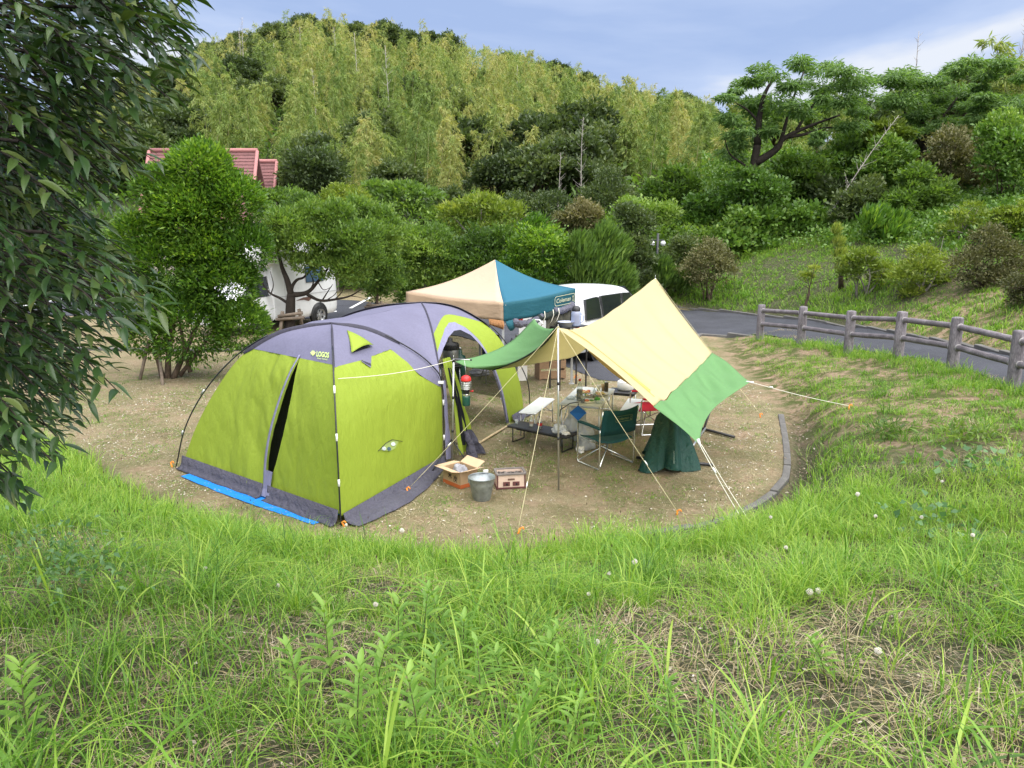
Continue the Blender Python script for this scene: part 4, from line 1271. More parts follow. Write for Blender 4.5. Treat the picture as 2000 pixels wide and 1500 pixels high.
SH = [
 ("yellow-green bush with bare grey stems at its foot, right of the young conifer", [(1690, 520, 30), (1660, 535, 22), (1725, 525, 24), (1690, 500, 22), (1715, 545, 20), (1655, 510, 18)], 25, 2300, .13, .06, yellow_m, 81, bark_grey, .25),
 ("large pale yellow-green bush in the middle of the right slope", [(1800, 530, 42), (1765, 545, 30), (1835, 520, 34), (1800, 495, 28), (1850, 555, 28), (1780, 575, 24), (1825, 575, 26)], 23.5, 5200, .12, .055, yellow_m, 82, bark_grey, .4),
 ("large brown-green rounded bush near the right edge of the slope", [(1925, 505, 46), (1885, 520, 34), (1965, 500, 40), (1930, 470, 34), (1985, 540, 36), (1900, 550, 30), (1950, 550, 36)], 21.5, 8500, .085, .045, brownish_m, 83, bark_m, .42),
 ("dark brown-green bush cut by the right edge above the road", [(2010, 590, 40), (1990, 560, 30), (2040, 560, 40)], 18.5, 4200, .08, .042, brownish_m, 84, bark_m, .3),
 ("olive rounded bush right of the street lamp", [(1385, 515, 40), (1355, 530, 28), (1415, 530, 26), (1390, 490, 28), (1375, 550, 24), (1410, 505, 24)], 30, 5200, .12, .055, brownish_m, 85, bark_m, .6),
 ("dark green bush just right of the lamp post", [(1325, 495, 30), (1305, 515, 22), (1340, 480, 24), (1345, 515, 24), (1315, 540, 22)], 32, 3600, .14, .06, ever_m, 86, bark_m, .5),
 ("tall ivy-dark bush left of the lamp post", [(1235, 480, 30), (1250, 440, 30), (1225, 520, 28), (1260, 510, 26), (1240, 550, 26), (1265, 550, 22), (1225, 420, 26)], 31, 8500, .14, .08, ever_m, 87, bark_m, .45),
 ("bright bush of small leaves behind the lamp head", [(1265, 425, 34), (1230, 410, 28), (1300, 420, 30), (1250, 450, 24)], 36, 4200, .18, .09, vine_m, 88, bark_m, .6),
 ("twiggy grey-branched bush high on the right slope", [(1880, 440, 26), (1910, 425, 26), (1850, 450, 22), (1900, 405, 22), (1870, 420, 18)], 27, 1300, .13, .06, yellow_m, 89, bark_grey, .2),
 ("yellow-green bush above the brown-green one at the right edge", [(1975, 440, 36), (1945, 450, 26), (2005, 420, 34), (1960, 420, 22)], 25, 4200, .13, .06, yellow_m, 90, bark_m, .2),
 ("dark glossy bush at the top of the grass slope", [(1690, 390, 34), (1660, 400, 28), (1720, 400, 30), (1700, 370, 26), (1670, 430, 26), (1640, 425, 22)], 33, 4800, .2, .1, ever_m, 91, bark_m, .5),
 ("leafy dark bush right of the feathery green one", [(1790, 385, 38), (1760, 400, 28), (1830, 380, 34), (1790, 350, 30), (1820, 415, 26)], 32, 5200, .19, .095, mid_m, 92, bark_m, .35),
 ("rusty brown-green tree-sized bush on the right skyline bank", [(1860, 320, 46), (1820, 335, 34), (1900, 310, 40), (1850, 285, 34), (1880, 360, 36), (1920, 350, 32)], 34, 7200, .18, .085, brownish_m, 93, bark_m, .45),
 ("bright green bush at the right edge below the skyline", [(1970, 290, 46), (1940, 320, 34), (2010, 300, 46), (1960, 250, 36), (1990, 350, 40), (1930, 265, 28)], 31, 7200, .17, .09, vine_m, 94, bark_m, .5),
 ("mid-green bush under the leaning bare trunk", [(1720, 320, 36), (1690, 340, 28), (1755, 310, 32), (1730, 290, 26)], 37, 4600, .2, .1, vine_m, 95, bark_m, .35),
 ("vine-covered mound left of the slope grass", [(1470, 465, 44), (1430, 480, 36), (1510, 460, 36), (1450, 435, 34), (1490, 430, 30), (1500, 490, 26)], 34, 6500, .22, .15, vine_m, 96, bark_m, .4),
 ("vine-covered mound with yellowish leaves right of the other", [(1550, 460, 40), (1585, 450, 32), (1530, 430, 30), (1570, 425, 28), (1600, 470, 26), (1545, 490, 20)], 34.5, 5200, .22, .15, vine_m, 97, bark_m, .62),
 ("dark vine bank behind the olive bush", [(1390, 440, 44), (1350, 450, 34), (1430, 430, 34), (1370, 410, 34), (1410, 400, 30)], 37, 6000, .22, .14, vine_m, 98, bark_m, .25),
 ("green thicket below the feathery tree's trunk", [(1480, 390, 40), (1440, 395, 32), (1520, 390, 34), (1470, 360, 28), (1550, 385, 30), (1590, 400, 30)], 38, 6000, .24, .13, vine_m, 99, bark_m, .32),
 ("dark thicket beside the leaning bare trunk", [(1620, 390, 34), (1590, 370, 28), (1650, 370, 30), (1610, 420, 28)], 37, 4400, .24, .13, ever_m, 100, bark_m, .5),
 ("small yellow-green seedling bush on the bare patch of the slope", [(1575, 540, 14), (1590, 525, 10)], 26, 420, .11, .05, yellow_m, 101, bark_m, .5),
 ("green bush hiding the foot of the wide feathery tree", [(1475, 372, 36), (1440, 380, 26), (1510, 378, 28), (1460, 350, 24)], 34.5, 5200, .2, .11, vine_m, 104, bark_m, .45),
 ("rounded green bush right of the wide feathery tree's foot", [(1560, 350, 34), (1590, 335, 28), (1540, 330, 26), (1570, 375, 28)], 38, 5200, .22, .11, mid_m, 105, bark_m, .5),
 ("dense green bush under the feathery trees on the skyline bank", [(1650, 310, 36), (1620, 325, 28), (1690, 300, 30), (1660, 280, 24), (1670, 340, 26)], 39, 5600, .22, .11, mid_m, 106, bark_m, .4),
 ("yellowish bush between the two skyline feathery trees", [(1730, 255, 30), (1710, 275, 24), (1755, 265, 24)], 38, 3600, .22, .1, yellow_m, 107, bark_m, .15),
 ("green thicket left of the feathery tree's trunk", [(1310, 390, 34), (1345, 370, 34), (1280, 380, 28), (1320, 350, 26)], 41, 4600, .24, .11, mid_m, 103, bark_m, .5),
]
for (lab, lst, Y, n, L, W, lm, sd, st, tn) in SH:
    airy = n < 2500
    shrub(lab, lst, Y, n, L, W, lm, sd, st, tint=tn, shell=.35 if airy else .55, up=.5, rnd=.55, under=.4, flat=.55 if lm is yellow_m else .85, cvar=.1)

# ---- feathery trees on the skyline: flat layered sprays on dark limbs
def feather_tree(label, lst, Y, limbs, n, seed, base):
    rng = np.random.default_rng(seed)
    s = ppm(Y)
    cl = []
    for (px, py, r) in lst:
        for k in range(3):
            yy = Y + rng.uniform(-2.2, 2.2)
            r *= rng.uniform(.55, 1.05)
            p = at(px + rng.normal(0, r * .5), py + rng.normal(0, 9), yy)
            cl.append((p.x, p.y, p.z, r / s, r / s, r / s * .42))
    cl = np.array(cl)
    root = thing("feathery_tree", label, "tree", base, 0, "feathery trees on the skyline")
    k = rng.choice(len(cl), n)
    u = unit(rng.normal(0, 1, (n, 3)))
    B = cl[k, :3] + u * cl[k, 3:6] * (rng.random(n) ** .5)[:, None]
    D = np.c_[u[:, 0], u[:, 1], np.full(n, -.12)] + rng.normal(0, .3, (n, 3))
    B[:, 2] += -.25 * (np.hypot(u[:, 0], u[:, 1])) * cl[k, 3] * .4
    v, q, tt = leaf_quads(B, D, rng.uniform(.14, .32, n), rng.uniform(.045, .08, n), np.clip(.45 + rng.normal(0, .2, n), 0, 1), rng, droop=.6)
    link_mesh("crown", qmesh("crown", (local(v, base), q, tt)), feather_m, root)
    for pts, r0, r1 in limbs:
        mb = MB()
        P3 = catmull([at(p[0], p[1], Y + (p[2] if len(p) > 2 else 0)) for p in pts], 4)
        m_ = len(P3) - 1
        mb.tube(P3, [r0 + (r1 - r0) * i / m_ for i in range(m_ + 1)], n=7)
        mb.build("trunk" if r0 > .2 else "limb", bark_dark, root, world=True, fix=False)
b_ = at(1466, 400, 36); b_.z = tz(b_.x, 36)
feather_tree("wide feathery-leaved tree with dark forked trunk against the sky", [(1560, 125, 42), (1515, 140, 36), (1610, 128, 40), (1650, 150, 40), (1690, 165, 36), (1470, 160, 34), (1430, 185, 30), (1545, 165, 44), (1600, 170, 44), (1480, 200, 40), (1520, 205, 40), (1640, 195, 40), (1680, 205, 34), (1425, 225, 30), (1440, 260, 34), (1500, 250, 30), (1570, 210, 36), (1420, 290, 26), (1600, 265, 22), (1660, 235, 30)], 36,
    [([(1464, 420), (1468, 351), (1473, 317), (1479, 284)], .21, .17), ([(1479, 284), (1484, 224), (1495, 180), (1520, 140)], .17, .04), ([(1475, 318), (1502, 302), (1520, 287), (1528, 273), (1554, 258), (1590, 243), (1640, 225)], .19, .04), ([(1525, 278), (1535, 240), (1550, 190), (1570, 140)], .1, .03), ([(1535, 268), (1573, 262), (1610, 250), (1650, 250)], .09, .02),
     ([(1470, 335), (1448, 318), (1425, 300), (1415, 270)], .07, .02), ([(1483, 240), (1460, 215), (1435, 200)], .07, .02), ([(1554, 258), (1580, 215), (1620, 170), (1640, 140)], .08, .02)], 19000, 111, b_)
b_ = at(1800, 380, 40); b_.z = tz(b_.x, 40)
feather_tree("darker feathery tree on the right skyline beside the wide one", [(1760, 150, 36), (1800, 155, 40), (1850, 150, 40), (1780, 195, 40), (1830, 200, 44), (1880, 190, 36), (1800, 235, 40), (1850, 240, 38), (1750, 200, 28), (1770, 250, 34)], 40,
    [([(1795, 400), (1800, 330), (1805, 270), (1795, 200)], .25, .08), ([(1805, 280), (1840, 230), (1870, 190)], .12, .03), ([(1802, 290), (1775, 240), (1755, 180)], .1, .03)], 16000, 112, b_)
b_ = at(1950, 380, 37); b_.z = tz(b_.x, 37)
feather_tree("feathery tree leaning in from the right edge of the skyline", [(1900, 140, 36), (1950, 135, 40), (1995, 150, 40), (1920, 185, 36), (1970, 190, 36), (2010, 200, 40), (1990, 240, 30), (1905, 220, 28)], 37,
    [([(1990, 400), (1985, 320), (1960, 250), (1930, 190)], .24, .05), ([(1975, 290), (1995, 230), (2005, 180)], .1, .03)], 13000, 113, b_)

# bamboo and trees closing the gaps behind the right bank
for i, (px, Y, s, lab) in enumerate(((1390, 46, .6, "bamboo clump left of the wide feathery tree's trunk"), (1345, 50, .62, "bamboo left of the thicket below the skyline notch"), (1440, 49, .58, "bamboo behind the wide feathery tree's left limb"), (1585, 44, .62, "low bamboo under the feathery tree's right limb"), (1635, 47, .62, "low bamboo behind the leaning bare trunk"),
        (1935, 45, .78, "yellowish bamboo rising above the right skyline"), (1900, 47, .66, "second bamboo beside the yellowish one on the right skyline"), (1260, 52, .6, "bamboo right above the lamp head"), (1215, 55, .62, "bamboo behind the dark tree right of the dead trunk"), (1530, 52, .58, "bamboo seen between the feathery tree's limbs"))):
    x, y = polar(px, Y); v = BAM[i % 8]
    place("bamboo", lab, "bamboo", "bamboo on the right bank", [("culm", v[0]), ("crown", v[1])], (x, y, tz(x, y) - .2), i * 1.1, s)
for i, (px, Y, s) in enumerate(((1500, 58, .9), (1570, 56, .8), (1640, 60, .85), (1700, 52, .8), (1760, 58, .85), (1830, 54, .8), (1900, 58, .8), (1970, 54, .8), (2050, 50, .9), (1440, 66, .9), (2120, 40, .9))):
    x, y = polar(px, Y); v = (MIDT + EVG)[i % 8]
    place("evergreen_tree", "dense dark tree behind the right bank's bushes", "tree", "trees behind the right bank", [("trunk", v[0]), ("crown", v[1])], (x, y, tz(x, y) - .3), i * 1.7, s)

# ---- grass on the slope beyond the road
re_ = np.random.default_rng(77)
def d_slope(x, y):
    P = np.c_[x, y]
    return inside(P, EMB) * sstep(.1, .5, seg_dist(P, np.array(ROAD_FAR, float), closed=False)) * (.35 + .65 * sstep(.3, .6, vnoise(x, y, .55, 3) * .6 + vnoise(x, y, 1.9, 5) * .4))
parts = []
xy = scatter(4, 26, 14, 38, 55, re_, d_slope)
hgt = .10 + .30 * vnoise(xy[:, 0], xy[:, 1], .45, 6) ** 1.5
parts.append(tufts(xy, 7, hgt, .018, .14, .5, re_, .42 + .5 * vnoise(xy[:, 0], xy[:, 1], .35, 2), levels=3))
xy = scatter(-4, 9, 29, 40, 30, re_, d_slope)
parts.append(tufts(xy, 7, .2 + .2 * re_.random(len(xy)), .022, .16, .5, re_, .35 + .3 * re_.random(len(xy)), levels=3))
V_, F_, T_ = merge(parts)
tag(link_mesh("slope_grass", np_mesh("slope_grass", V_, F_, attrs={"tint": T_}), grass_m), "rough green grass on the slope beyond the road", kind="stuff")
# low broad-leaved cover higher up the slope and at the hill foot
xy = scatter(6, 30, 24, 46, 60, re_, lambda x, y: inside(np.c_[x, y], EMB) * sstep(4.5, 8, seg_dist(np.c_[x, y], np.array(ROAD_FAR, float), closed=False)))
xy2 = scatter(-34, 6, 38.5, 52, 16, re_)
xy = np.concatenate([xy, xy2])
m_ = 5
B = np.repeat(np.c_[xy, terrain(xy[:, 0], xy[:, 1])], m_, 0) + re_.normal(0, .22, (len(xy) * m_, 3)) * [1, 1, .3] + [0, 0, .25]
me = qmesh("ground_cover", leaf_quads(B, re_.normal(0, .7, (len(B), 3)) + [0, -.1, .3], re_.uniform(.09, .21, len(B)), re_.uniform(.06, .13, len(B)), np.clip(.4 + re_.normal(0, .2, len(B)), 0, 1), re_))
tag(link_mesh("ground_cover", me, vine_m), "leafy ground cover at the foot of the wooded slopes", kind="stuff")

# continuous thicket behind the single shrubs
def thicket(px0, px1, Y0, Y1, ytop, n, L, W, lm, label, seed):
    rng = np.random.default_rng(seed)
    px = rng.uniform(px0, px1, n); Y = rng.uniform(Y0, Y1, n)
    x = (px - 1000) / FPX * (Y * math.cos(PITCH) + .7)
    bb = (750 - ytop) / FPX
    zt = CAM_H + Y * (-math.sin(PITCH) + bb * math.cos(PITCH)) / (math.cos(PITCH) + bb * math.sin(PITCH))
    g = terrain(x, Y)
    hmax = np.maximum(.5, (zt - g)) * (.45 + .75 * vnoise(x, Y, .55, seed)) 
    z = g + hmax * rng.random(n) ** .55
    cl_ = vnoise(x, Y, 1.4, seed + 3) * .5 + vnoise(z * 2.1, x, 1.1, seed + 5) * .5
    k = rng.random(n) < .25 + .75 * sstep(.3, .55, cl_)
    B = np.c_[x, Y, z][k]
    D = rng.normal(0, .6, (len(B), 3)) + [0, -.35, .45]
    t = np.clip(.1 + .7 * cl_[k] + rng.normal(0, .18, len(B)), 0, 1)
    me = qmesh("thicket", leaf_quads(B, D, L * rng.uniform(.6, 1.4, len(B)), W * rng.uniform(.6, 1.4, len(B)), t, rng))
    return tag(link_mesh("thicket", me, lm), label, kind="stuff")
thicket(540, 1000, 37, 44, 405, 26000, .22, .1, mid_m, "green thicket at the hill foot behind the camper and canopy", 1)
thicket(960, 1420, 33, 41, 425, 34000, .2, .1, mid_m, "green thicket at the hill foot behind the lamp", 2)
thicket(1360, 2080, 37, 44, 300, 36000, .22, .11, vine_m, "leafy thicket on the right bank below the skyline trees", 3)

# ------------------------------------------------------------------ the near tree at the left edge
def big_leaf(seed, L=1.0):
    """unit leaf along +X, lance shaped, folded on the midrib, curved down"""
    rng = np.random.default_rng(seed)
    n = 6
    V, Fq = [], []
    for i in range(n + 1):
        t = i / n
        w = .135 * math.sin(PI * min(1, t * .94 + .06) ** .85) * (1 - .55 * t ** 4) * (1 if i < n else 0.02)
        x = t; z = -.30 * t * t + .05 * t
        yo = .03 * math.sin(t * 5 + seed)
        V += [(x, -w + yo, z + w * .45), (x, yo, z), (x, w + yo, z + w * .45)]
    for i in range(n):
        a = 3 * i
        Fq += [(a, a + 1, a + 4, a + 3), (a + 1, a + 2, a + 5, a + 4)]
    return np.array(V), np.array(Fq)
LEAVES = [big_leaf(i) for i in range(3)]
rn = np.random.default_rng(99)
# outline of the foliage: x limit (photo pixels) for a given row
ROWS = np.array([-120, 0, 40, 90, 130, 200, 230, 270, 330, 400, 450, 480, 545, 600, 690, 740, 800, 860, 910, 960])
XLIM = np.array([400, 385, 400, 375, 330, 270, 290, 300, 225, 215, 250, 310, 310, 235, 235, 165, 160, 105, 70, 20])
tw_pts = []
k = 0
while len(tw_pts) < 640 and k < 40000:
    k += 1
    py = rn.uniform(-160, 940); Y = rn.uniform(2.35, 4.3)
    xl = np.interp(py, ROWS, XLIM) - 70
    px = xl - abs(rn.normal(0, 1)) * 150 if rn.random() < .75 else rn.uniform(-160, xl)
    if px < -170: continue
    edge = xl - px
    # thinner at two gaps
    if 330 < py < 470 and px > 120 and rn.random() < .55: continue
    if 620 < py < 700 and px > 120 and rn.random() < .4: continue
    tw_pts.append((px, py, Y))
near_root = thing("near_tree", "dark glossy-leaved tree hanging in from the left edge close to the camera", "tree", (-3.9, 3.4, tz(-3.9, 3.4)))
org = np.array(near_root.location)
mats_leaf = []
allv, allf, allt = [], [], []
cand = []
mbt = MB()
trunk_pts = [Vector((-3.9, 3.4, tz(-3.9, 3.4) - .2)), Vector((-3.85, 3.4, 2.4)), Vector((-3.8, 3.35, 3.6)), Vector((-3.9, 3.4, 5.2))]
mbt.tube(catmull(trunk_pts, 4), [.12 - .005 * i for i in range(13)], n=9)
mbt.build("trunk", bark_m, near_root, world=True, fix=False)
mbb = MB()
nbough = 0
for (px, py, Y) in tw_pts:
    tip = at(px, py, Y)
    hgt = np.clip(tip.z + .35, 1.6, 5.2)
    st = Vector((-3.85, 3.4, hgt))
    ax = (tip - st)
    axn = Vector((ax.x, ax.y, ax.z)).normalized()
    if ax.length < .15: continue
    ln = rn.uniform(.28, .48)
    s0 = tip - axn * ln * .6 + Vector((0, 0, .06))
    end = tip + axn * ln * .4 + Vector((0, 0, -.10))
    mbb.tube([s0, tip, end], [.0035, .0025, .0015], n=4, caps=False)
    if rn.random() < .14:
        mid = st.lerp(s0, .55) + Vector(rn.normal(0, .06, 3))
        mbb.tube(catmull([st, mid, s0], 3), [.02, .018, .016, .014, .011, .008, .006], n=5, caps=False)
    m_ = rn.integers(9, 15)
    base_t = np.clip(rn.normal(.42, .16), 0, 1)
    for j in range(m_):
        t = (j + .5) / m_
        p = s0.lerp(tip, t * 1.6) if t < .6 else tip.lerp(end, (t - .6) / .4)
        a = j * 2.4 + rn.normal(0, .4)
        side = axn.cross(Vector((0, 0, 1)))
        side = side.normalized() if side.length > 1e-3 else Vector((1, 0, 0))
        d = axn * rn.uniform(.5, .9) + side * math.cos(a) * .75 + Vector((0, 0, math.sin(a) * .3 - rn.uniform(-.12, .42)))
        d.normalize()
        upv = Vector((rn.normal(0, .35), rn.normal(0, .35), 1)).normalized()
        yv = upv.cross(d)
        if yv.length < 1e-3: continue
        yv.normalize(); zv = d.cross(yv)
        L_ = rn.uniform(.068, .112)
        M = Matrix(((d.x, yv.x, zv.x, p.x), (d.y, yv.y, zv.y, p.y), (d.z, yv.z, zv.z, p.z), (0, 0, 0, 1))) @ Matrix.Scale(L_, 4)
        vis = (-.02 < (1000 + 1500 * p.x / (p.y * math.cos(PITCH) - (p.z - CAM_H) * math.sin(PITCH))) / 2000 < .25)
        cand.append((p.y if vis else 99, M, int(rn.integers(3)), float(np.clip(base_t + rn.normal(0, .17), 0, 1))))
mbb.build("branches", bark_dark, near_root, world=True, fix=False)
cand.sort(key=lambda c: c[0])
lmesh = []
for (v, f) in LEAVES:
    for tn in (.15, .4, .75):
        me = np_mesh("leaf", v, [f], smooth=True, attrs={"tint": np.full(len(v), tn)})
        me.materials.append(near_m); lmesh.append(me)
Minv = Matrix.Translation(-near_root.location)
for (dd, M, vi, tn) in cand[:290]:
    me = lmesh[vi * 3 + (0 if tn < .3 else 1 if tn < .6 else 2)]
    o = link_mesh("leaf", me, None, near_root)
    o.matrix_basis = Minv @ M
o_ = 0
for (dd, M, vi, tn) in cand[290:]:
    v, f = LEAVES[vi]
    Mn = np.array(M)
    allv.append(v @ Mn[:3, :3].T + Mn[:3, 3] - org); allf.append(f + o_); allt.append(np.full(len(v), tn)); o_ += len(v)
fo = link_mesh("foliage", np_mesh("foliage", np.concatenate(allv), [np.concatenate(allf)], smooth=True, attrs={"tint": np.concatenate(allt)}), near_m, near_root)
fo["kind"] = "stuff"
# ------------------------------------------------------------------ fabrics
def fabric(name, col, trans=.3, rough=.75, wr=.5, wscale=5.0, stretch=(1, 1, .35), sheen=.0, var=.06, weave=0.05):
    if name in MATS: return MATS[name]
    m, nt, out = nodes_of(name)
    L = nt.links
    bs = N(nt, "ShaderNodeBsdfPrincipled", Roughness=rough)
    bs.inputs['Specular IOR Level'].default_value = .3
    tc = N(nt, "ShaderNodeTexCoord")
    mp = N(nt, "ShaderNodeMapping"); mp.inputs['Scale'].default_value = stretch
    L.new(tc.outputs['Object'], mp.inputs['Vector'])
    n1 = N(nt, "ShaderNodeTexNoise", Scale=wscale, Detail=5.0, Roughness=.5, Distortion=.25)
    L.new(mp.outputs['Vector'], n1.inputs['Vector'])
    n2 = N(nt, "ShaderNodeTexNoise", Scale=2.2, Detail=3.0)
    L.new(tc.outputs['Object'], n2.inputs['Vector'])
    n3 = N(nt, "ShaderNodeTexNoise", Scale=34.0, Detail=2.0)
    L.new(tc.outputs['Object'], n3.inputs['Vector'])
    ad = N(nt, "ShaderNodeMath", operation='MULTIPLY_ADD'); ad.inputs[1].default_value = .5
    L.new(n2.outputs['Fac'], ad.inputs[0]); 
    ad2 = N(nt, "ShaderNodeMath", operation='MULTIPLY'); ad2.inputs[1].default_value = .5
    L.new(n3.outputs['Fac'], ad2.inputs[0]); L.new(ad2.outputs[0], ad.inputs[2])
    rp = N(nt, "ShaderNodeValToRGB")
    c = Vector(col)
    rp.color_ramp.elements[0].position = .35; rp.color_ramp.elements[0].color = (*(c * (1 - var)), 1)
    rp.color_ramp.elements[1].position = .65; rp.color_ramp.elements[1].color = (*(c * (1 + var)), 1)
    L.new(ad.outputs[0], rp.inputs['Fac'])
    L.new(rp.outputs['Color'], bs.inputs['Base Color'])
    # pulled creases: ridged noise
    rdg = N(nt, "ShaderNodeMath", operation='ABSOLUTE')
    sb = N(nt, "ShaderNodeMath", operation='SUBTRACT'); sb.inputs[1].default_value = .5
    L.new(n1.outputs['Fac'], sb.inputs[0]); L.new(sb.outputs[0], rdg.inputs[0])
    bp = N(nt, "ShaderNodeBump", Strength=wr, Distance=.10)
    L.new(rdg.outputs[0], bp.inputs['Height']); L.new(bp.outputs['Normal'], bs.inputs['Normal'])
    tl = N(nt, "ShaderNodeBsdfTranslucent"); L.new(rp.outputs['Color'], tl.inputs['Color']); L.new(bp.outputs['Normal'], tl.inputs['Normal'])
    mx = N(nt, "ShaderNodeMixShader"); mx.inputs[0].default_value = trans
    L.new(bs.outputs[0], mx.inputs[1]); L.new(tl.outputs[0], mx.inputs[2]); L.new(mx.outputs[0], out.inputs['Surface'])
    MATS[name] = m
    return m
lime = fabric("lime_fly", (.30, .395, .042), trans=.26, rough=.6, wr=.26, wscale=5.0, stretch=(1.4, 1.4, .6), var=.03)
violet = fabric("violet_grey_fly", (.175, .17, .25), trans=.22, rough=.68, wr=.2, wscale=2.4, stretch=(1, 1, .8), var=.09)
slate = fabric("slate_skirt", (.070, .068, .092), trans=.03, rough=.75, wr=.8, wscale=7, stretch=(1, 1, 1), var=.15)
trimg = fabric("grey_trim", (.22, .215, .32), trans=.1, wr=.4, wscale=9)
bluet = fabric("blue_sheet", (.012, .21, .72), trans=.05, rough=.5, wr=.5, wscale=9)
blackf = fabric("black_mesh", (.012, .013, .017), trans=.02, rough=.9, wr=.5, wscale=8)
sleeve_m = fabric("sleeve_black", (.045, .043, .06), trans=.02, rough=.8, wr=.4, wscale=10)
pole_m = pbr("pole_black", (.015, .015, .018), rough=.35, var=.05, spec=.5)
silver = pbr("pole_silver", (.52, .52, .51), rough=.34, metal=.85, var=.06)
whiteplastic = pbr("white_plastic", (.74, .74, .72), rough=.45, var=.05)
orange_m = pbr("orange_peg", (.80, .24, .02), rough=.5, var=.08)
rope_m = pbr("cord_white", (.68, .66, .56), rough=.85, var=.12, vscale=60)
rope_y = pbr("cord_cream", (.62, .56, .33), rough=.85, var=.12, vscale=60)
mesh_see = pbr("insect_mesh", (.022, .022, .024), rough=.9, alpha=.6)

# ------------------------------------------------------------------ the two-room tent
def curve_fn(pts):
    """height-parametrised pole line: t = 0 ground .. 1 top"""
    P_ = catmull(pts, 14)
    ts = []
    L_ = [0.0]
    for i in range(1, len(P_)): L_.append(L_[-1] + (P_[i] - P_[i - 1]).length)
    tot = L_[-1]
    zs = np.array([p.z for p in P_]); xs = np.array([p.x for p in P_]); ys = np.array([p.y for p in P_])
    zz = np.maximum.accumulate(zs)
    key = .72 * zz / zz[-1] + .28 * np.array(L_) / tot
    key = (key - key[0]) / (key[-1] - key[0])
    def f(t):
        return Vector((np.interp(t, key, xs), np.interp(t, key, ys), np.interp(t, key, zs)))
    return f
K1, K2, K4, K5 = Vector((-1.95, 8.25, 0)), Vector((-4.73, 10.36, 0)), Vector((-.99, 10.5, 0)), Vector((-3.75, 12.65, 0))
A1, A2 = Vector((-2.36, 10.0, 2.08)), Vector((-1.54, 13.0, 2.04))
J4 = Vector((-1.0, 10.5, 1.18)); J5 = Vector((-3.7, 12.6, 1.18))
K6, K7 = Vector((.22, 13.42, 0)), Vector((-2.6, 15.6, 0))
def mix3(a, b, s, z):
    p = a.lerp(b, s); return Vector((p.x, p.y, z))
f_P1 = curve_fn([K1, mix3(K1, A1, .035, .6), mix3(K1, A1, .10, 1.1), mix3(K1, A1, .26, 1.55), mix3(K1, A1, .52, 1.88), mix3(K1, A1, .78, 2.03), A1])
f_P2 = curve_fn([mix3(K2, A1, .03, 0), mix3(K2, A1, .15, .62), mix3(K2, A1, .30, 1.18), mix3(K2, A1, .46, 1.62), mix3(K2, A1, .66, 1.91), mix3(K2, A1, .84, 2.03), A1])
f_P4 = curve_fn([K4, Vector((-.985, 10.5, .6)), J4, Vector((-1.12, 10.46, 1.42)), Vector((-1.42, 10.36, 1.69)), Vector((-1.9, 10.18, 1.97)), A1])
f_P5 = curve_fn([K5, mix3(K5, A1, .02, .6), mix3(K5, A1, .06, 1.18), mix3(K5, A1, .28, 1.66), mix3(K5, A1, .6, 1.97), A1])
f_Q4 = curve_fn([K4, Vector((-.985, 10.5, .6)), J4, mix3(J4, A2, .16, 1.52), mix3(J4, A2, .42, 1.82), mix3(J4, A2, .72, 1.99), A2])
f_Q5 = curve_fn([K5, Vector((-3.76, 12.62, .6)), J5, mix3(J5, A2, .2, 1.55), mix3(J5, A2, .45, 1.85), mix3(J5, A2, .72, 1.99), A2])
f_Q6 = curve_fn([K6, mix3(K6, A2, .05, .6), mix3(K6, A2, .16, 1.12), mix3(K6, A2, .33, 1.55), mix3(K6, A2, .6, 1.88), mix3(K6, A2, .8, 2.0), A2])
f_Q7 = curve_fn([K7, mix3(K7, A2, .05, .6), mix3(K7, A2, .16, 1.12), mix3(K7, A2, .33, 1.55), mix3(K7, A2, .6, 1.88), A2])

tent = thing("dome_tent", "lime green and violet two-room dome tent with black poles", "tent", (-2.4, 11.2, 0))
tent_rows = {}
def panel(name, m, fa, fb, u0, u1, t0, t1, nu=26, nt=26, out=None, amp=.008, sag=.0, parent=None, thick=True, seed=0.0):
    """fabric between two pole lines; u/t limits may be functions"""
    rows = []
    cen = Vector((-2.2, 11.6, .8))
    for j in range(nt + 1):
        row = []
        for i in range(nu + 1):
            s = i / nu
            uu = s
            q = j / nt
            # u limits depend on t, t limits on u: resolve t with plain u first
            ua = u0 if not callable(u0) else None
            if callable(t0) or callable(t1):
                u = u0 + (u1 - u0) * uu
                a = t0(u) if callable(t0) else t0
                b = t1(u) if callable(t1) else t1
                t = a + (b - a) * q
            else:
                t = t0 + (t1 - t0) * q
                a = u0(t) if callable(u0) else u0
                b = u1(t) if callable(u1) else u1
                u = a + (b - a) * uu
            p = fa(t).lerp(fb(t), u)
            nrm = (p - cen); nrm.z *= .4; nrm.normalize()
            edge = math.sin(PI * min(1, max(0, u)))
            w = mnoise.noise(Vector((p.x * 1.7 + seed, p.y * 1.7, p.z * .9))) * amp * 1.6 + mnoise.noise(Vector((p.x * 6 + seed, p.y * 6, p.z * 1.6))) * amp
            if amp > .007:
                w += (abs(mnoise.noise(Vector((p.x * 5 + p.z * 2.2 + seed, p.y * 5 - p.z * 1.5, p.z * .8)))) + .6 * abs(mnoise.noise(Vector((p.x * 11 - p.z * 4 + seed, p.y * 11, p.z * 2.0))))) * amp * 1.1
            p = p + nrm * (w * edge - sag * edge * math.sin(PI * min(1, t)))
            row.append(p)
        rows.append(row)
    mb = MB(); mb.loft(rows, smooth=True)
    o = mb.build(name, m, parent or tent, world=True, fix=False)
    return o, rows
BVH_ROWS = []
def keep(o_rows):
    BVH_ROWS.append(o_rows[1]); return o_rows[0]

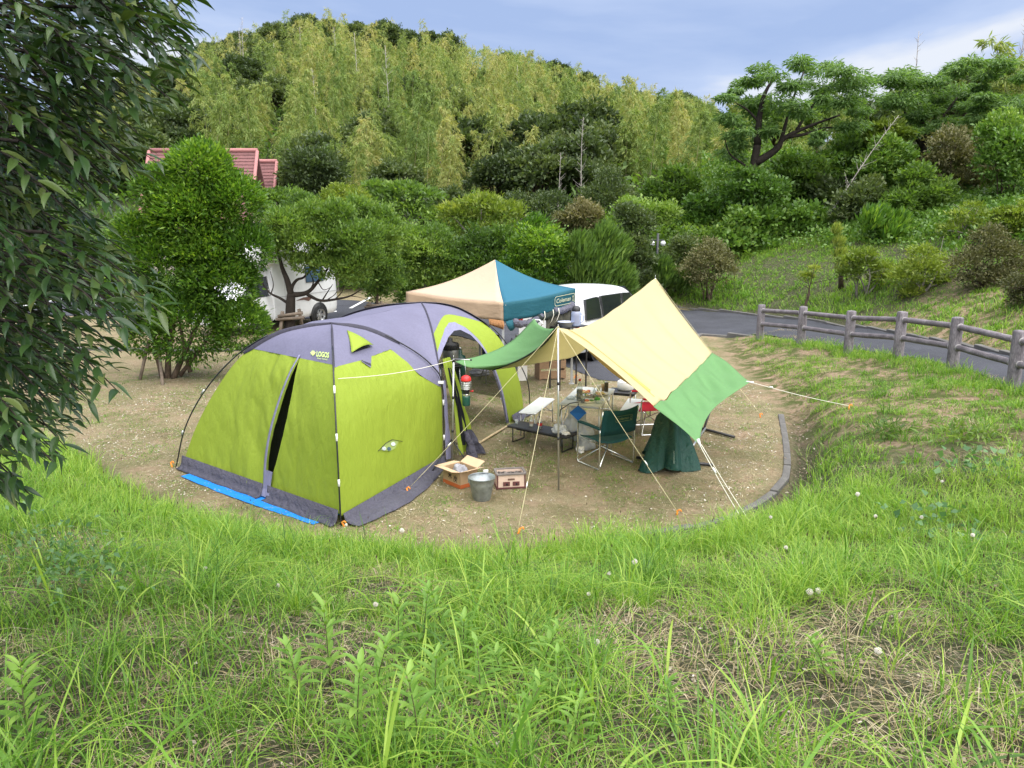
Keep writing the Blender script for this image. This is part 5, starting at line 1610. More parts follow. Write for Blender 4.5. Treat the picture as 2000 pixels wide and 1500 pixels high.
tb_front = .775
slitL = lambda t: .575 + .045 * t / .8 - .036 * math.sin(PI * min(1, max(0, (t - .07) / .70))) ** .8
slitR = lambda t: .582 + .045 * t / .8 + .036 * math.sin(PI * min(1, max(0, (t - .07) / .70))) ** .8
# front wall, left and right of the part-open zip
wl_ = keep(panel("front_wall", lime, f_P2, f_P1, 0.0, slitL, .055, tb_front, 70, 60, sag=.05, amp=.024, seed=1))
wr_ = keep(panel("front_wall", lime, f_P2, f_P1, slitR, 1.0, .055, tb_front, 46, 60, sag=.03, amp=.022, seed=2))
tag(wl_, "lime front wall left of the zip"); tag(wr_, "lime front wall right of the zip")
keep(panel("roof_panel", violet, f_P2, f_P1, 0.0, 1.0, tb_front, 1.0, 30, 14, sag=.0, amp=.006, seed=3))
def _proj(p):
    cp, sp = math.cos(PITCH), math.sin(PITCH)
    dep = p.y * cp - (p.z - CAM_H) * sp
    return 1000 + FPX * p.x / dep, 750 - FPX * ((p.z - CAM_H) * cp + p.y * sp) / dep
_tb = []
for _i in range(41):                       # where the lime wall meets the violet roof
    _u = _i / 40
    _t = .3
    while _t < .97:
        _x, _y = _proj(f_P1(_t).lerp(f_P4(_t), _u))
        if _y < np.interp(_x, [655, 705, 765, 785, 800, 818, 858], [718, 704, 682, 680, 694, 732, 756]): break
        _t += .004
    _tb.append(_t)
tb_right = lambda u: float(np.interp(u, np.linspace(0, 1, 41), _tb))
keep(panel("side_wall", lime, f_P1, f_P4, 0.0, 1.0, .045, tb_right, 80, 60, sag=.03, amp=.016, seed=4))
keep(panel("roof_panel", violet, f_P1, f_P4, 0.0, 1.0, tb_right, 1.0, 34, 12, amp=.005, seed=5))
panel("back_wall", lime, f_P5, f_P2, 0.0, 1.0, .04, .80, 12, 14, amp=.01)
panel("roof_panel", violet, f_P5, f_P2, 0.0, 1.0, .80, 1.0, 12, 8, amp=.005)
# saddle between the domes
def half(f, tj):
    return lambda v: f(tj + (1 - tj) * v)
def t_at(f, z):
    lo, hi = 0, 1
    for _ in range(40):
        mid = (lo + hi) / 2
        if f(mid).z < z: lo = mid
        else: hi = mid
    return lo
keep(panel("saddle_panel", violet, half(f_P4, t_at(f_P4, 1.18)), half(f_Q4, t_at(f_Q4, 1.18)), 0, 1, 0, 1, 18, 22, sag=.07, amp=.004, seed=6))
keep(panel("saddle_panel", violet, half(f_Q5, t_at(f_Q5, 1.18)), half(f_P5, t_at(f_P5, 1.18)), 0, 1, 0, 1, 18, 22, sag=.07, amp=.004, seed=7))
# living room: the open side towards the table
t_op = lambda u: float(np.interp(u, [0, .03, .12, .25, .4, .52, .62, .68, .715, .74, .76, .78], [.655, .68, .735, .79, .82, .815, .765, .66, .49, .30, .13, .0]))
t_lp = lambda u: .725 + .15 * math.sin(PI * (.08 + .84 * u)) ** .9
keep(panel("arch_wall", lime, f_Q4, f_Q6, 0.0, 1.0, t_op, t_lp, 110, 16, sag=.01, amp=.006, seed=8))
panel("arch_trim", trimg, f_Q4, f_Q6, 0.0, .765, lambda u: max(0.0, t_op(min(.78, u + .012)) - .058 + .0 * u), t_op, 90, 4, sag=.01, amp=.0)
o_, r_ = panel("leg_trim", slate, f_Q4, f_Q6, lambda t: .665 + .075 * (1 - t / .5), lambda t: .70 + .082 * (1 - t / .5), .01, .46, 3, 12, sag=.012, amp=0)
keep(panel("roof_panel", violet, f_Q4, f_Q6, 0.0, 1.0, t_lp, 1.0, 30, 14, amp=.005, seed=9))
# far and left sides
panel("mesh_wall", mesh_see, f_Q6, f_Q7, 0.04, .60, .10, .74, 14, 14, amp=.01)
panel("far_wall", lime, f_Q6, f_Q7, 0.0, 1.0, .74, .82, 14, 4, amp=.004)
panel("roof_panel", violet, f_Q6, f_Q7, 0.0, 1.0, .82, 1.0, 14, 8, amp=.004)
panel("left_wall", lime, f_Q7, f_Q5, 0.35, 1.0, .05, .78, 14, 14, amp=.01)
panel("roof_panel", violet, f_Q7, f_Q5, 0.0, 1.0, .78, 1.0, 14, 8, amp=.004)
# dark sheets added behind the zip so the inside looks unlit
panel("dark_backing", blackf, lambda t: f_P2(t) + Vector((.22, .16, 0)), lambda t: f_P1(t) + Vector((.05, .3, 0)), .3, .93, .03, .76, 8, 8, amp=.02)
panel("dark_backing", blackf, lambda t: f_P2(t) + Vector((.4, 1.0, 0)), lambda t: f_P4(t) + Vector((-.15, .3, 0)), 0, 1, .0, .8, 8, 8, amp=.02)

# poles and sleeves
def pole_line(name, f, t0, t1, r, m, off=.012, n=34):
    pts = []
    cen = Vector((-2.2, 11.4, .6))
    for i in range(n + 1):
        t = t0 + (t1 - t0) * i / n
        p = f(t); d = (p - cen).normalized()
        pts.append(p + d * off)
    mb = MB(); mb.tube(pts, r, n=7)
    return mb.build(name, m, tent, world=True, fix=False)
def sleeve(name, f, t0, t1, w, m=sleeve_m, off=.016, n=40, toward=None):
    rows = []
    cen = Vector((-2.2, 11.4, .4))
    for i in range(n + 1):
        t = t0 + (t1 - t0) * i / n
        p = f(t); d = (p - cen).normalized()
        tg = (f(min(1, t + .01)) - f(max(0, t - .01))).normalized()
        s = tg.cross(d).normalized()
        ww = w * min(1, .35 + 4 * min(i, n - i) / n)
        rows.append([p + s * ww + d * .002, p + s * ww * .5 + d * (off + .008), p + d * (off + .014), p - s * ww * .5 + d * (off + .008), p - s * ww + d * .002])
    mb = MB(); mb.loft(rows, smooth=True)
    return mb.build(name, m, tent, world=True, fix=False)
f_P2o = curve_fn([K2, mix3(K2, A1, .085, .6), mix3(K2, A1, .235, 1.15), mix3(K2, A1, .44, 1.63), mix3(K2, A1, .66, 1.94), mix3(K2, A1, .84, 2.06), A1 + Vector((0, 0, .01))])
pole_line("pole", f_P2o, 0, .86, .0095, pole_m)
sleeve("pole_sleeve", f_P2, .74, 1.0, .050)
sleeve("pole_sleeve", f_P4, .80, 1.0, .050)
pole_line("pole", f_P4, 0, .86, .0095, pole_m, off=.03)
pole_line("pole", f_P1, 0, .86, .0095, pole_m, off=.028)
sleeve("pole_sleeve", f_P1, .74, 1.0, .014, off=.01)
sleeve("pole_sleeve", f_Q4, .60, 1.0, .014, off=.01)
sleeve("pole_sleeve", f_Q6, .72, 1.0, .045)
sleeve("pole_sleeve", f_Q5, .6, 1.0, .045)
f_Q6o = curve_fn([K6 + Vector((.1, .02, 0)), mix3(K6, A2, .02, .6) + Vector((.08, 0, 0)), mix3(K6, A2, .13, 1.14), mix3(K6, A2, .32, 1.57), mix3(K6, A2, .6, 1.9), mix3(K6, A2, .8, 2.02), A2])
pole_line("pole", f_Q6o, 0, .8, .0095, pole_m)
for f, t in ((f_P1, .64), (f_P1, .42), (f_P1, .2), (f_P2o, .46), (f_P2o, .2), (f_P4, .38), (f_P4, .16)):
    a = f(t); b = f(t + .035); c_ = Vector((-2.2, 11.4, .6)); d = (a - c_).normalized() * .028
    mb = MB(); mb.tube([a + d, b + d], .0125, n=7); mb.build("pole_clip", whiteplastic if f is not f_P2o else silver, tent, world=True)
mb = MB(); d = Vector((.02, -.03, 0))
mb.box(J4 + Vector((.01, -.04, .02)), (.075, .03, .035), rot=-.2); mb.build("pole_hub", whiteplastic, tent, world=True)

# skirts on the ground, groundsheet
def skirt(name, fa, fb, u0, u1, zt, flare, m, n=36, seed=0, drop=.0):
    rows = [[], [], [], []]
    cen = Vector((-2.4, 10.8, 0))
    for i in range(n + 1):
        u = u0 + (u1 - u0) * i / n
        top = fa(zt).lerp(fb(zt), u)
        e = (fb(0) - fa(0)).normalized(); o = Vector((e.y, -e.x, 0))
        if o.dot(top - cen) < 0: o = -o
        w = mnoise.noise(Vector((u * 9 + seed, 2.1, seed))) ; w2 = mnoise.noise(Vector((u * 23 + seed, 7.7, seed)))
        fl = flare(u) if callable(flare) else flare
        rows[0].append(top + o * .035 + Vector((0, 0, .012)))
        rows[1].append(Vector((top.x, top.y, top.z * .45)) + o * (.055 + .02 * w))
        rows[2].append(Vector((top.x, top.y, .028 + .012 * w2)) + o * (fl * .55 + .02 * w))
        rows[3].append(Vector((top.x, top.y, .014 + .012 * abs(w2))) + o * (fl + .035 * w))
    mb = MB(); mb.loft(rows, smooth=True)
    return thicken(mb.build(name, m, tent, world=True, fix=False), .003)
skirt("skirt", f_P2, f_P1, -.01, .565, .075, .15, slate, seed=1)
skirt("skirt", f_P2, f_P1, .595, 1.0, .075, .15, slate, seed=2)
skirt("skirt", f_P1, f_P4, 0.0, 1.0, .055, lambda u: .16 + .2 * math.sin(PI * min(1, u + .12)), slate, seed=3)
skirt("skirt", f_Q4, f_Q6, .80, 1.0, .05, .16, slate, seed=4, n=10)
# loose flap at the foot of the zip
mb = MB()
a, b = f_P2(.055).lerp(f_P1(.055), .562), f_P2(.055).lerp(f_P1(.055), .608)
c, d = f_P2(.16).lerp(f_P1(.16), .612), f_P2(.16).lerp(f_P1(.16), .572)
o3 = Vector((-.012, -.03, 0))
mb.loft([[a + o3 * 2 - Vector((0, 0, .09)), b + o3 * 2 - Vector((0, 0, .09))], [a + o3, b + o3], [d + o3, c + o3]])
thicken(mb.build("zip_flap", trimg, tent, world=True, fix=False), .003)
# zip band along the left edge of the opening
rows = []
for i in range(31):
    t = .06 + .735 * i / 30
    u = slitL(t)
    w = .013
    p, q = f_P2(t).lerp(f_P1(t), u - w), f_P2(t).lerp(f_P1(t), u + .002)
    rows.append([p + Vector((-.012, -.028, .0)), q + Vector((-.012, -.028, 0))])
mb = MB(); mb.loft(rows, smooth=True)
thicken(mb.build("zip_band", trimg, tent, world=True, fix=False), .003)
# blue groundsheet showing in front
e_ = (K1 - K2).normalized(); o_v = Vector((e_.y, -e_.x, 0)); o_v = o_v if o_v.y < 0 else -o_v
rows = [[], []]
for i in range(25):
    s = .13 + .80 * i / 24
    p = K2.lerp(K1, s)
    w = .02 * mnoise.noise(Vector((s * 14, 0, 3)))
    rows[0].append(p - o_v * .6 + Vector((0, 0, .008)))
    rows[1].append(p + o_v * (.20 + .045 * math.sin(PI * i / 24) + w) + Vector((0, 0, .012 + .01 * abs(w) * 20 * .1)))
mb = MB(); mb.loft(rows)
thicken(mb.build("groundsheet", bluet, tent, world=True, fix=False), .004)

# door cloth gathered at the near side of the living room
def drape(name, m, p0, p1, width, folds, depth, lean, seed, n=36, rows_n=16):
    rows = []
    ax = Vector((.55, 1.0, 0)).normalized(); ou = Vector((ax.y, -ax.x, 0))
    for j in range(rows_n + 1):
        t = j / rows_n
        c = Vector(p0).lerp(Vector(p1), t) + ou * lean * math.sin(PI * t) * .5
        w = width * (.45 + .75 * t ** .8) * (1 - .25 * math.exp(-((t - .5) / .12) ** 2))
        row = []
        for i in range(n + 1):
            s = i / n - .5
            d = depth * (.4 + .8 * t) * math.sin(s * folds * 2 * PI + seed + t * 1.2) + .012 * mnoise.noise(Vector((s * 9, t * 7, seed)))
            row.append(c + ax * (s * w) + ou * d)
        rows.append(row)
    mb = MB(); mb.loft(rows, smooth=True)
    return mb.build(name, m, tent, world=True, fix=False)
drape("door_cloth", lime, (-.93, 10.72, 1.5), (-.66, 10.80, .10), .34, 2.4, .035, .05, .3)
drape("door_mesh", blackf, (-.90, 10.70, 1.36), (-.70, 10.74, .22), .17, 2.2, .03, .08, 1.5)
drape("door_hem", slate, (-.66, 10.78, .42), (-.52, 10.8, .03), .42, 2.2, .05, .02, 2.1)
drape("door_edge", trimg, (-.955, 10.60, 1.2), (-.90, 10.60, .05), .12, .8, .012, .0, .7)

# printing on the fly: follow the cloth
from mathutils.bvhtree import BVHTree
bv, bf = [], []
for rows in BVH_ROWS:
    o = len(bv); n_ = len(rows[0])
    for r_ in rows: bv.extend(r_)
    for i in range(len(rows) - 1):
        for j in range(n_ - 1):
            a = o + i * n_ + j; bf.append((a, a + 1, a + n_ + 1, a + n_))
TENT_BVH = BVHTree.FromPolygons(bv, bf)
CAMP = Vector((0, 0, CAM_H))
def on_tent(px, py, lift=.012):
    d = ray(px, py).normalized()
    h = TENT_BVH.ray_cast(CAMP, d)
    if h[0] is None: return at(px, py, 9.6)
    nrm = h[1] if h[1].dot(d) < 0 else -h[1]
    return h[0] + nrm * lift
def text_mesh(body, size=1.0, bold=0.0):
    cu = bpy.data.curves.new("t", 'FONT'); cu.body = body; cu.size = size; cu.align_x = 'CENTER'; cu.align_y = 'CENTER'; cu.offset = bold; cu.resolution_u = 3
    ob = bpy.data.objects.new("t", cu); COL.objects.link(ob)
    dg = bpy.context.evaluated_depsgraph_get(); dg.update()
    me = bpy.data.meshes.new_from_object(ob.evaluated_get(dg))
    V = [v.co.copy() for v in me.vertices]; F = [tuple(p.vertices) for p in me.polygons]
    bpy.data.objects.remove(ob); bpy.data.curves.remove(cu); bpy.data.meshes.remove(me)
    return V, F
print_lime = pbr("print_lime", (.52, .66, .20), rough=.6, var=.04)
V, F = text_mesh("LOGOS", 1.0, .03)
mb = MB(); mb.add([on_tent(631.5 + v.x * 7.4 + v.y * 1.2, 694.0 + v.x * .9 - v.y * 14) for v in V], F)
mb.build("logo_text", print_lime, tent, world=True)
V, F = text_mesh("Enjoy Outing!", 1.0, .01)
mb = MB(); mb.add([on_tent(631 + v.x * 3.6, 701.8 + v.x * .45 - v.y * 3.4) for v in V], F)
mb.build("logo_text", print_lime, tent, world=True)
leaf_out = [(0, 1), (.18, .55), (.5, .75), (.45, .3), (.95, .2), (.6, -.15), (.75, -.5), (.3, -.42), (.08, -.9), (-.08, -.9), (-.3, -.42), (-.75, -.5), (-.6, -.15), (-.95, .2), (-.45, .3), (-.5, .75), (-.18, .55)]
mb = MB(); mb.poly([on_tent(612.5 + x * 6.0, 690.5 - y * 6.2) for x, y in leaf_out]); mb.build("logo_leaf", print_lime, tent, world=True)
# small patch on the side wall
mb = MB(); mb.poly([on_tent(*p, lift=.012) for p in ((741, 879), (752, 866), (764, 859), (777, 862), (770, 876), (760, 881))])
mb.build("badge", pbr("badge_green", (.26, .34, .10), var=.1), tent, world=True)
for (x, y, r) in ((748, 876, 4.2), (766, 867, 4.6), (758, 876.5, 4.2)):
    mb = MB(); mb.poly([on_tent(x + r * math.cos(a * .6), y + r * .9 * math.sin(a * .6), .016) for a in range(10)])
    mb.build("badge_disc", pbr("badge_white", (.5, .55, .55), var=.3, vscale=40) if r != 4.2 or x < 750 else pbr("badge_blue", (.05, .09, .12)), tent, world=True)
mb = MB()
o_pts = [on_tent(*p, lift=.015) for p in ((737, 881), (752, 865.5), (764, 858.5), (784, 862))]
mb.tube(o_pts, .004, n=4); mb.build("badge_edge", pole_m, tent, world=True)
# roof vent: propped triangular awning
a, b, c = on_tent(677, 646, .01), on_tent(684, 692, .03), on_tent(727, 677, .03)
nv = (b - a).cross(c - a).normalized()
if nv.dot(CAMP - a) < 0: nv = -nv
rows = []
for i in range(9):
    s = i / 8
    e = b.lerp(c, s) + nv * (.05 * math.sin(PI * s)) + Vector((0, 0, .0 * math.sin(PI * s)))
    rows.append([a.lerp(e, t) + nv * .02 * math.sin(PI * t) for t in (0.02, .3, .6, .85, 1.0)])
mb = MB(); mb.loft(rows, smooth=True); thicken(mb.build("vent_awning", lime, tent, world=True, fix=False), .003)
mb = MB(); mb.poly([on_tent(688, 690, .008), on_tent(724, 678, .008), on_tent(702, 676, .008)]); mb.build("vent_opening", blackf, tent, world=True)
mb = MB(); mb.poly([on_tent(704, 706, .010), on_tent(723, 719, .014), on_tent(725, 692, .010)]); mb.build("vent_tab", violet, tent, world=True)
mb = MB(); mb.poly([on_tent(702, 704, .016), on_tent(724, 716, .018), on_tent(722, 711, .018)]); mb.build("vent_tab", sleeve_m, tent, world=True)
# ------------------------------------------------------------------ hexagonal tarp
tarp_cream = fabric("tarp_cream", (.76, .69, .44), trans=.62, rough=.7, wr=.10, wscale=5, stretch=(.5, .5, 2.0), var=.03)
tarp_green = fabric("tarp_green", (.20, .40, .165), trans=.5, rough=.7, wr=.12, wscale=6, stretch=(.5, .5, 2.4), var=.04)
PN = at(1090, 641, 9.41); PF = at(1280, 543, 13.2)
PA = at(889, 706, 10.5); PB = at(1043, 622, 12.4)
PC = at(1465, 746, 10.9); PD = at(1366, 868, 8.25)
tarp = thing("tarp", "cream and green hexagonal tarp pitched over the table", "tarp", (PN.x, PN.y, 0))
def ruled(name, m, ca, cb, n=40, k=30, fn=None, thick=.0025):
    a = resample(ca, n); b = resample(cb, n)
    rows = []
    for i in range(n + 1):
        row = []
        for j in range(k + 1):
            p = a[i].lerp(b[i], j / k)
            if fn: p = p + fn(i / n, j / k)
            row.append(p)
        rows.append(row)
    mb = MB(); mb.loft(rows, smooth=True)
    return thicken(mb.build(name, m, tarp, world=True, fix=False), thick), rows
ridge = catmull([PN, at(1122, 643, 10.2), at(1165, 627, 11.1), at(1222, 588, 12.2), PF], 8)
# right wing: from the ridge down to C-D, cream then green
SC_ = at(1391, 690, 12.0); SD_ = at(1276, 794, 8.72)
edgeND = catmull([PN, at(1145, 684, 9.25), at(1210, 738, 8.98), SD_], 8)
edgeFC = catmull([PF, at(1312, 590, 12.95), at(1350, 640, 12.55), SC_], 8)
def wing(s, t):
    # s: ridge (0) > seam (1); t: near edge (0) > far edge (1)
    w = math.sin(PI * t)
    fold = .10 * math.exp(-((t - .09) / .035) ** 2) - .20 * math.exp(-((t - .19) / .05) ** 2)
    return Vector((0, 0, -.11 * w * math.sin(PI * min(1, s * .9)) + fold * math.sin(PI * min(1, s * .97)) ** .6 * (1 - .25 * s)
                   + (.026 * math.sin(t * 27 + s * 2) + .015 * math.sin(t * 49 + s * 3)) * math.sin(PI * min(1, s * .9)) ** .7 + .005 * math.sin(t * 35)))
rows = []
nS, nT = 44, 46
nd = resample(edgeND, nS); fc = resample(edgeFC, nS)
for i in range(nS + 1):
    s = i / nS
    row = []
    for j in range(nT + 1):
        t = j / nT
        straight = nd[i].lerp(fc[i], t)
        row.append((straight, t, s))
    rows.append(row)
rg_ = resample(ridge, nT)
st0 = [nd[0].lerp(fc[0], j / nT) for j in range(nT + 1)]
for i in range(nS + 1):
    s = i / nS
    rows[i] = [p + (rg_[j] - st0[j]) * (1 - s) ** 1.4 + wing(s, t) for j, (p, t, _) in enumerate(rows[i])]
mb = MB(); mb.loft(rows, smooth=True)
o = thicken(mb.build("cream_panel", tarp_cream, tarp, world=True, fix=False), .002); tag(o, "cream right wing of the tarp")
# added orange strip near the wing's edge: the fold's shade put into colour
bandm = fabric("tarp_fold_shade", (.64, .42, .12), trans=.3, rough=.7, wr=.1, wscale=5, var=.04)
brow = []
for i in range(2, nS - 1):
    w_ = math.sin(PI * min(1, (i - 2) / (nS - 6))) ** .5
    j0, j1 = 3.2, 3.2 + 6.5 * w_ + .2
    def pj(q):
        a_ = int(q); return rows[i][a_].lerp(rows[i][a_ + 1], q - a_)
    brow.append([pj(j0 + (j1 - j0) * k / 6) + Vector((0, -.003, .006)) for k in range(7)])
mb = MB(); mb.loft(brow, smooth=True); tag(mb.build("fold_shade_band", bandm, tarp, world=True, fix=False), "orange-yellow doubled band on the tarp's cream wing")
# green right end
cd = catmull([PD, at(1373, 832, 8.85), at(1400, 792, 9.7), PC], 8)
n_, k_ = 30, nT
eND = catmull([SD_, at(1320, 829, 8.48), PD], 8); eFC = catmull([SC_, at(1430, 722, 11.4), PC], 8)
a = resample(eND, n_); b = resample(eFC, n_); c0 = rows[nS]; c1 = resample(cd, k_)
grow = []
for i in range(n_ + 1):
    s = i / n_
    row = []
    for j in range(k_ + 1):
        t = j / k_
        p = a[i].lerp(b[i], t)
        d0 = c0[j] - c0[0].lerp(c0[-1], t); d1 = c1[j] - c1[0].lerp(c1[-1], t)
        p = p + d0 * (1 - s) + d1 * s ** 1.5
        p = p + Vector((0, 0, (.034 * math.sin(t * 26 + 2 * s) + .018 * math.sin(t * 47 - 3 * s)) * math.sin(PI * min(1, s + .08)) - .05 * math.sin(PI * t) * math.sin(PI * s)))
        row.append(p)
    grow.append(row)
mb = MB(); mb.loft(grow, smooth=True)
tag(thicken(mb.build("green_panel", tarp_green, tarp, world=True, fix=False), .002), "green right end of the tarp")
# left side: cream strip hanging behind the near pole, then the green left end
S2 = at(962, 723, 10.9)
low = catmull([S2, at(1010, 716, 11.2), at(1070, 706, 11.5), at(1120, 697, 11.8), at(1155, 672, 12.1), at(1200, 640, 12.5), PF - Vector((0, 0, .02))], 8)
seam = catmull([PN + Vector((-.02, .01, 0)), at(1060, 674, 9.75), at(1015, 703, 10.25), S2], 8)
ra = [p - Vector((0, 0, .012)) for p in resample(ridge, 36)]; lb = resample(low, 36); sj = resample(seam, 20)
crow = []
for i in range(37):
    crow.append([ra[i].lerp(lb[i], j / 20) + (sj[j] - ra[0].lerp(lb[0], j / 20)) * (1 - i / 36) ** 2.2 for j in range(21)])
mb = MB(); mb.loft(crow, smooth=True)
tag(thicken(mb.build("cream_panel", tarp_cream, tarp, world=True, fix=False), .002), "cream left part of the tarp behind the near pole")
sa = resample(seam, 24)
# green left end
eAB = catmull([PB, at(1000, 660, 12.0), at(950, 685, 11.3), PA], 8)
eAB = [p + Vector((0, 0, -.05 * math.sin(PI * i / (len(eAB) - 1)))) for i, p in enumerate(eAB)]
eTop = catmull([PB, at(1052, 634, 11.9), at(1066, 642, 11.0), sa[0] + Vector((-.03, 0, -.005))], 8)
eLow = catmull([PA, at(912, 716, 10.55), at(935, 721, 10.7), S2], 8)
n_, k_ = 34, 26
A_ = resample(eAB, n_); B_ = resample(seam, n_); T_r = resample(eTop, k_); L_r = resample(eLow, k_)
grow = []
for i in range(n_ + 1):
    s = i / n_
    row = []
    for j in range(k_ + 1):
        t = j / k_
        p = A_[i].lerp(B_[i], t) + T_r[j].lerp(L_r[j], s) - ((PB.lerp(sa[0], t)).lerp(PA.lerp(S2, t), s))
        p = p + Vector((0, 0, .006 * math.sin(s * 36 + t * 4) * math.sin(PI * t)))
        row.append(p)
    grow.append(row)
mb = MB(); mb.loft(grow, smooth=True)
tag(thicken(mb.build("green_panel", tarp_green, tarp, world=True, fix=False), .002), "green left end of the tarp")
mb = MB(); mb.tube([p + Vector((0, -.012, .004)) for p in sa], .013, n=5); mb.build("seam_binding", pbr("binding_dark", (.012, .025, .012), rough=.8), tarp, world=True, fix=False)

# tarp poles: each one a thing
def pole(label, base, top, r=.0125, bands=()):
    root = thing("tarp_pole", label, "pole", base, 0, "tarp poles")
    mb = MB(); mb.tube([Vector(base) - Vector((0, 0, .03)), Vector(top)], r, n=9)
    mb.build("shaft", silver, root, world=True)
    for s in bands:
        mb = MB(); p = Vector(base).lerp(Vector(top), s); d = (Vector(top) - Vector(base)).normalized()
        mb.tube([p - d * .02, p + d * .02], r * 1.35, n=9); mb.build("joint", pole_m, root, world=True)
    mb = MB(); mb.tube([Vector(top), Vector(top) + Vector((0, 0, .05))], .004, n=6); mb.build("spike", silver, root, world=True)
    return root
pole("tall bare metal pole holding the tarp's near peak", gnd(1091, 957), PN + Vector((0, -.02, 0)), bands=(.33, .67))
pole("shorter metal pole with black joints beside the tent door", gnd(883, 906), at(886, 701, 10.5), r=.0135, bands=(.32, .64, .985))
pole("metal pole under the tarp's far peak", (PF.x, PF.y, 0), PF, bands=(.5,))
# cords and pegs
def cord(label, a, b, r=.0028, m=rope_y, sag=.02, knot=None):
    a, b = Vector(a), Vector(b)
    pts = [a.lerp(b, i / 10) - Vector((0, 0, sag * math.sin(PI * i / 10))) for i in range(11)]
    root = thing("guy_rope", label, "rope", b, 0, "guy ropes of the tarp")
    mb = MB(); mb.tube(pts, r, n=5); mb.build("cord", m, root, world=True)
    if knot:
        mb = MB(); p = a.lerp(b, knot); d = (b - a).normalized(); mb.tube([p - d * .04, p, p + d * .03], [r * 1.5, r * 3, r * 1.5], n=6); mb.build("tensioner", whiteplastic, root, world=True)
    return root
def peg(label, p, lean=(0, 0)):
    p = Vector(p)
    z = tz(p.x, p.y)
    root = thing("tent_peg", label, "peg", (p.x, p.y, z), 0, "orange pegs")
    d = Vector((lean[0], lean[1], .9)).normalized()
    mb = MB(); mb.tube([p * 0 - d * .08, d * .07], .011, n=6); mb.build("spike", orange_m, root)
    mb = MB(); mb.tube([d * .07, d * .085 + Vector((.03, 0, 0)), d * .06 + Vector((.045, -.01, 0))], .009, n=6); mb.build("hook", orange_m, root)
peg_list = [((797, 963), "orange peg by the tent skirt left of the cardboard box"), ((1012, 1042), "orange peg at the foot of the middle guy rope, in the grass edge"), ((1322, 1006), "orange peg on the bare soil right of the chair"), ((1485, 815), "orange peg near the end of the kerb"), ((336, 912), "orange peg at the tent's far left corner"), ((672, 1028), "orange peg at the tent's nearest corner"), ((1122, 738), "small orange peg beside the canopy leg")]
for (q, lab) in peg_list:
    g = gnd(*q); peg(lab, g, (random.uniform(-.3, .3), random.uniform(-.4, .1)))
topN = PN + Vector((0, -.02, .03))
cord("guy rope from the near pole top to the peg by the tent skirt", topN, gnd(797, 963) + Vector((0, 0, .05)), knot=.72)
cord("guy rope from the near pole top straight down towards the camera", topN, gnd(1012, 1042) + Vector((0, 0, .05)), knot=.8)
cord("guy rope from the near pole top to the bare soil on the right", topN, gnd(1322, 1006) + Vector((0, 0, .05)), knot=.75)
pt_ = on_tent(657, 742, .03)
cord("pale rope tied from the tent's front pole to the tarp's left pole", at(886, 703, 10.5), pt_, r=.004, m=rope_m, sag=.05)
cc = Vector((5.42, 12.0, tz(5.42, 12.0)))
cord("white rope from the tarp's right corner to the grass bank", PC, cc + Vector((0, 0, .06)), r=.0045, m=rope_m, knot=.2); peg("orange peg in the grass bank at the end of the white rope", cc)
dd = Vector((2.62, 7.9, tz(2.62, 7.9)))
cord("doubled white rope from the tarp's lowest corner into the grass", PD, dd, r=.0045, m=rope_m, knot=.3)
cord("second strand of the rope from the tarp's lowest corner", PD + Vector((.02, 0, 0)), dd + Vector((.08, .02, 0)), r=.004, m=rope_m)
cord("thin rope from the far peak down to the peg near the kerb end", PF, gnd(1485, 815) + Vector((0, 0, .05)), r=.003)
mb = MB(); mb.tube([PC - Vector((.06, .0, -.01)), PC + Vector((.05, 0, -.01))], [.006, .016, ], n=6); tag(mb.build("corner_strap", whiteplastic, tarp, world=True), "white strap at the tarp's right corner")
mb = MB(); mb.tube([PD - Vector((.02, .0, -.06)), PD + Vector((.02, 0, -.05))], [.02, .008], n=6); tag(mb.build("corner_strap", whiteplastic, tarp, world=True), "white strap at the tarp's lowest corner")
mb = MB(); mb.tube([PB + Vector((-.02, 0, -.02)), PB + Vector((.09, -.05, -.02)), PB + Vector((.14, -.1, -.08))], .012, n=6); mb.build("corner_strap", whiteplastic, tarp, world=True)

# ------------------------------------------------------------------ pop-up canopy, tan and blue
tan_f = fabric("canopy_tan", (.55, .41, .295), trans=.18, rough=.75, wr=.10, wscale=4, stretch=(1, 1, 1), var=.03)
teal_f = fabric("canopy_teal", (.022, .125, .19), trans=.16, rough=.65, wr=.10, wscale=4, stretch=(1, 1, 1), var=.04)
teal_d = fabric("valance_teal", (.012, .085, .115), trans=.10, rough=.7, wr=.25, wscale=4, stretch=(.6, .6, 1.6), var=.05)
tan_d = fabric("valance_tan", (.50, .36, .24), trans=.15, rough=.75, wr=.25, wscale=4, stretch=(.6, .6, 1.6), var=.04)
cN = at(983, 598, 14.55); cL = at(793, 571, 16.3); cR = at(1124, 556, 16.0)
EAVE = (cN.z + cL.z + cR.z) / 3
cF = Vector((cL.x + cR.x - cN.x, cL.y + cR.y - cN.y, EAVE))
for c in (cN, cL, cR): c.z = EAVE * .5 + c.z * .5
pk_ = (cN + cL + cR + cF) / 4; pk_ = at(967, 507, (cL.y + cR.y) / 2)
canopy = thing("canopy", "pop-up canopy with tan and blue roof halves", "canopy", (pk_.x, pk_.y, 0))
def roof_tri(m, a, b, label):
    rows = []
    for i in range(13):
        t = i / 12
        rows.append([pk_.lerp(a.lerp(b, s / 12), t) - Vector((0, 0, .10 * math.sin(PI * t) * (1 - .4 * math.cos(PI * (s / 12 - .5)) ** 2 * 0) + .06 * math.sin(PI * s / 12) * t * .6)) for s in range(13)])
    mb = MB(); mb.loft(rows, smooth=True)
    tag(thicken(mb.build("roof_panel", m, canopy, world=True, fix=False), .002), label)
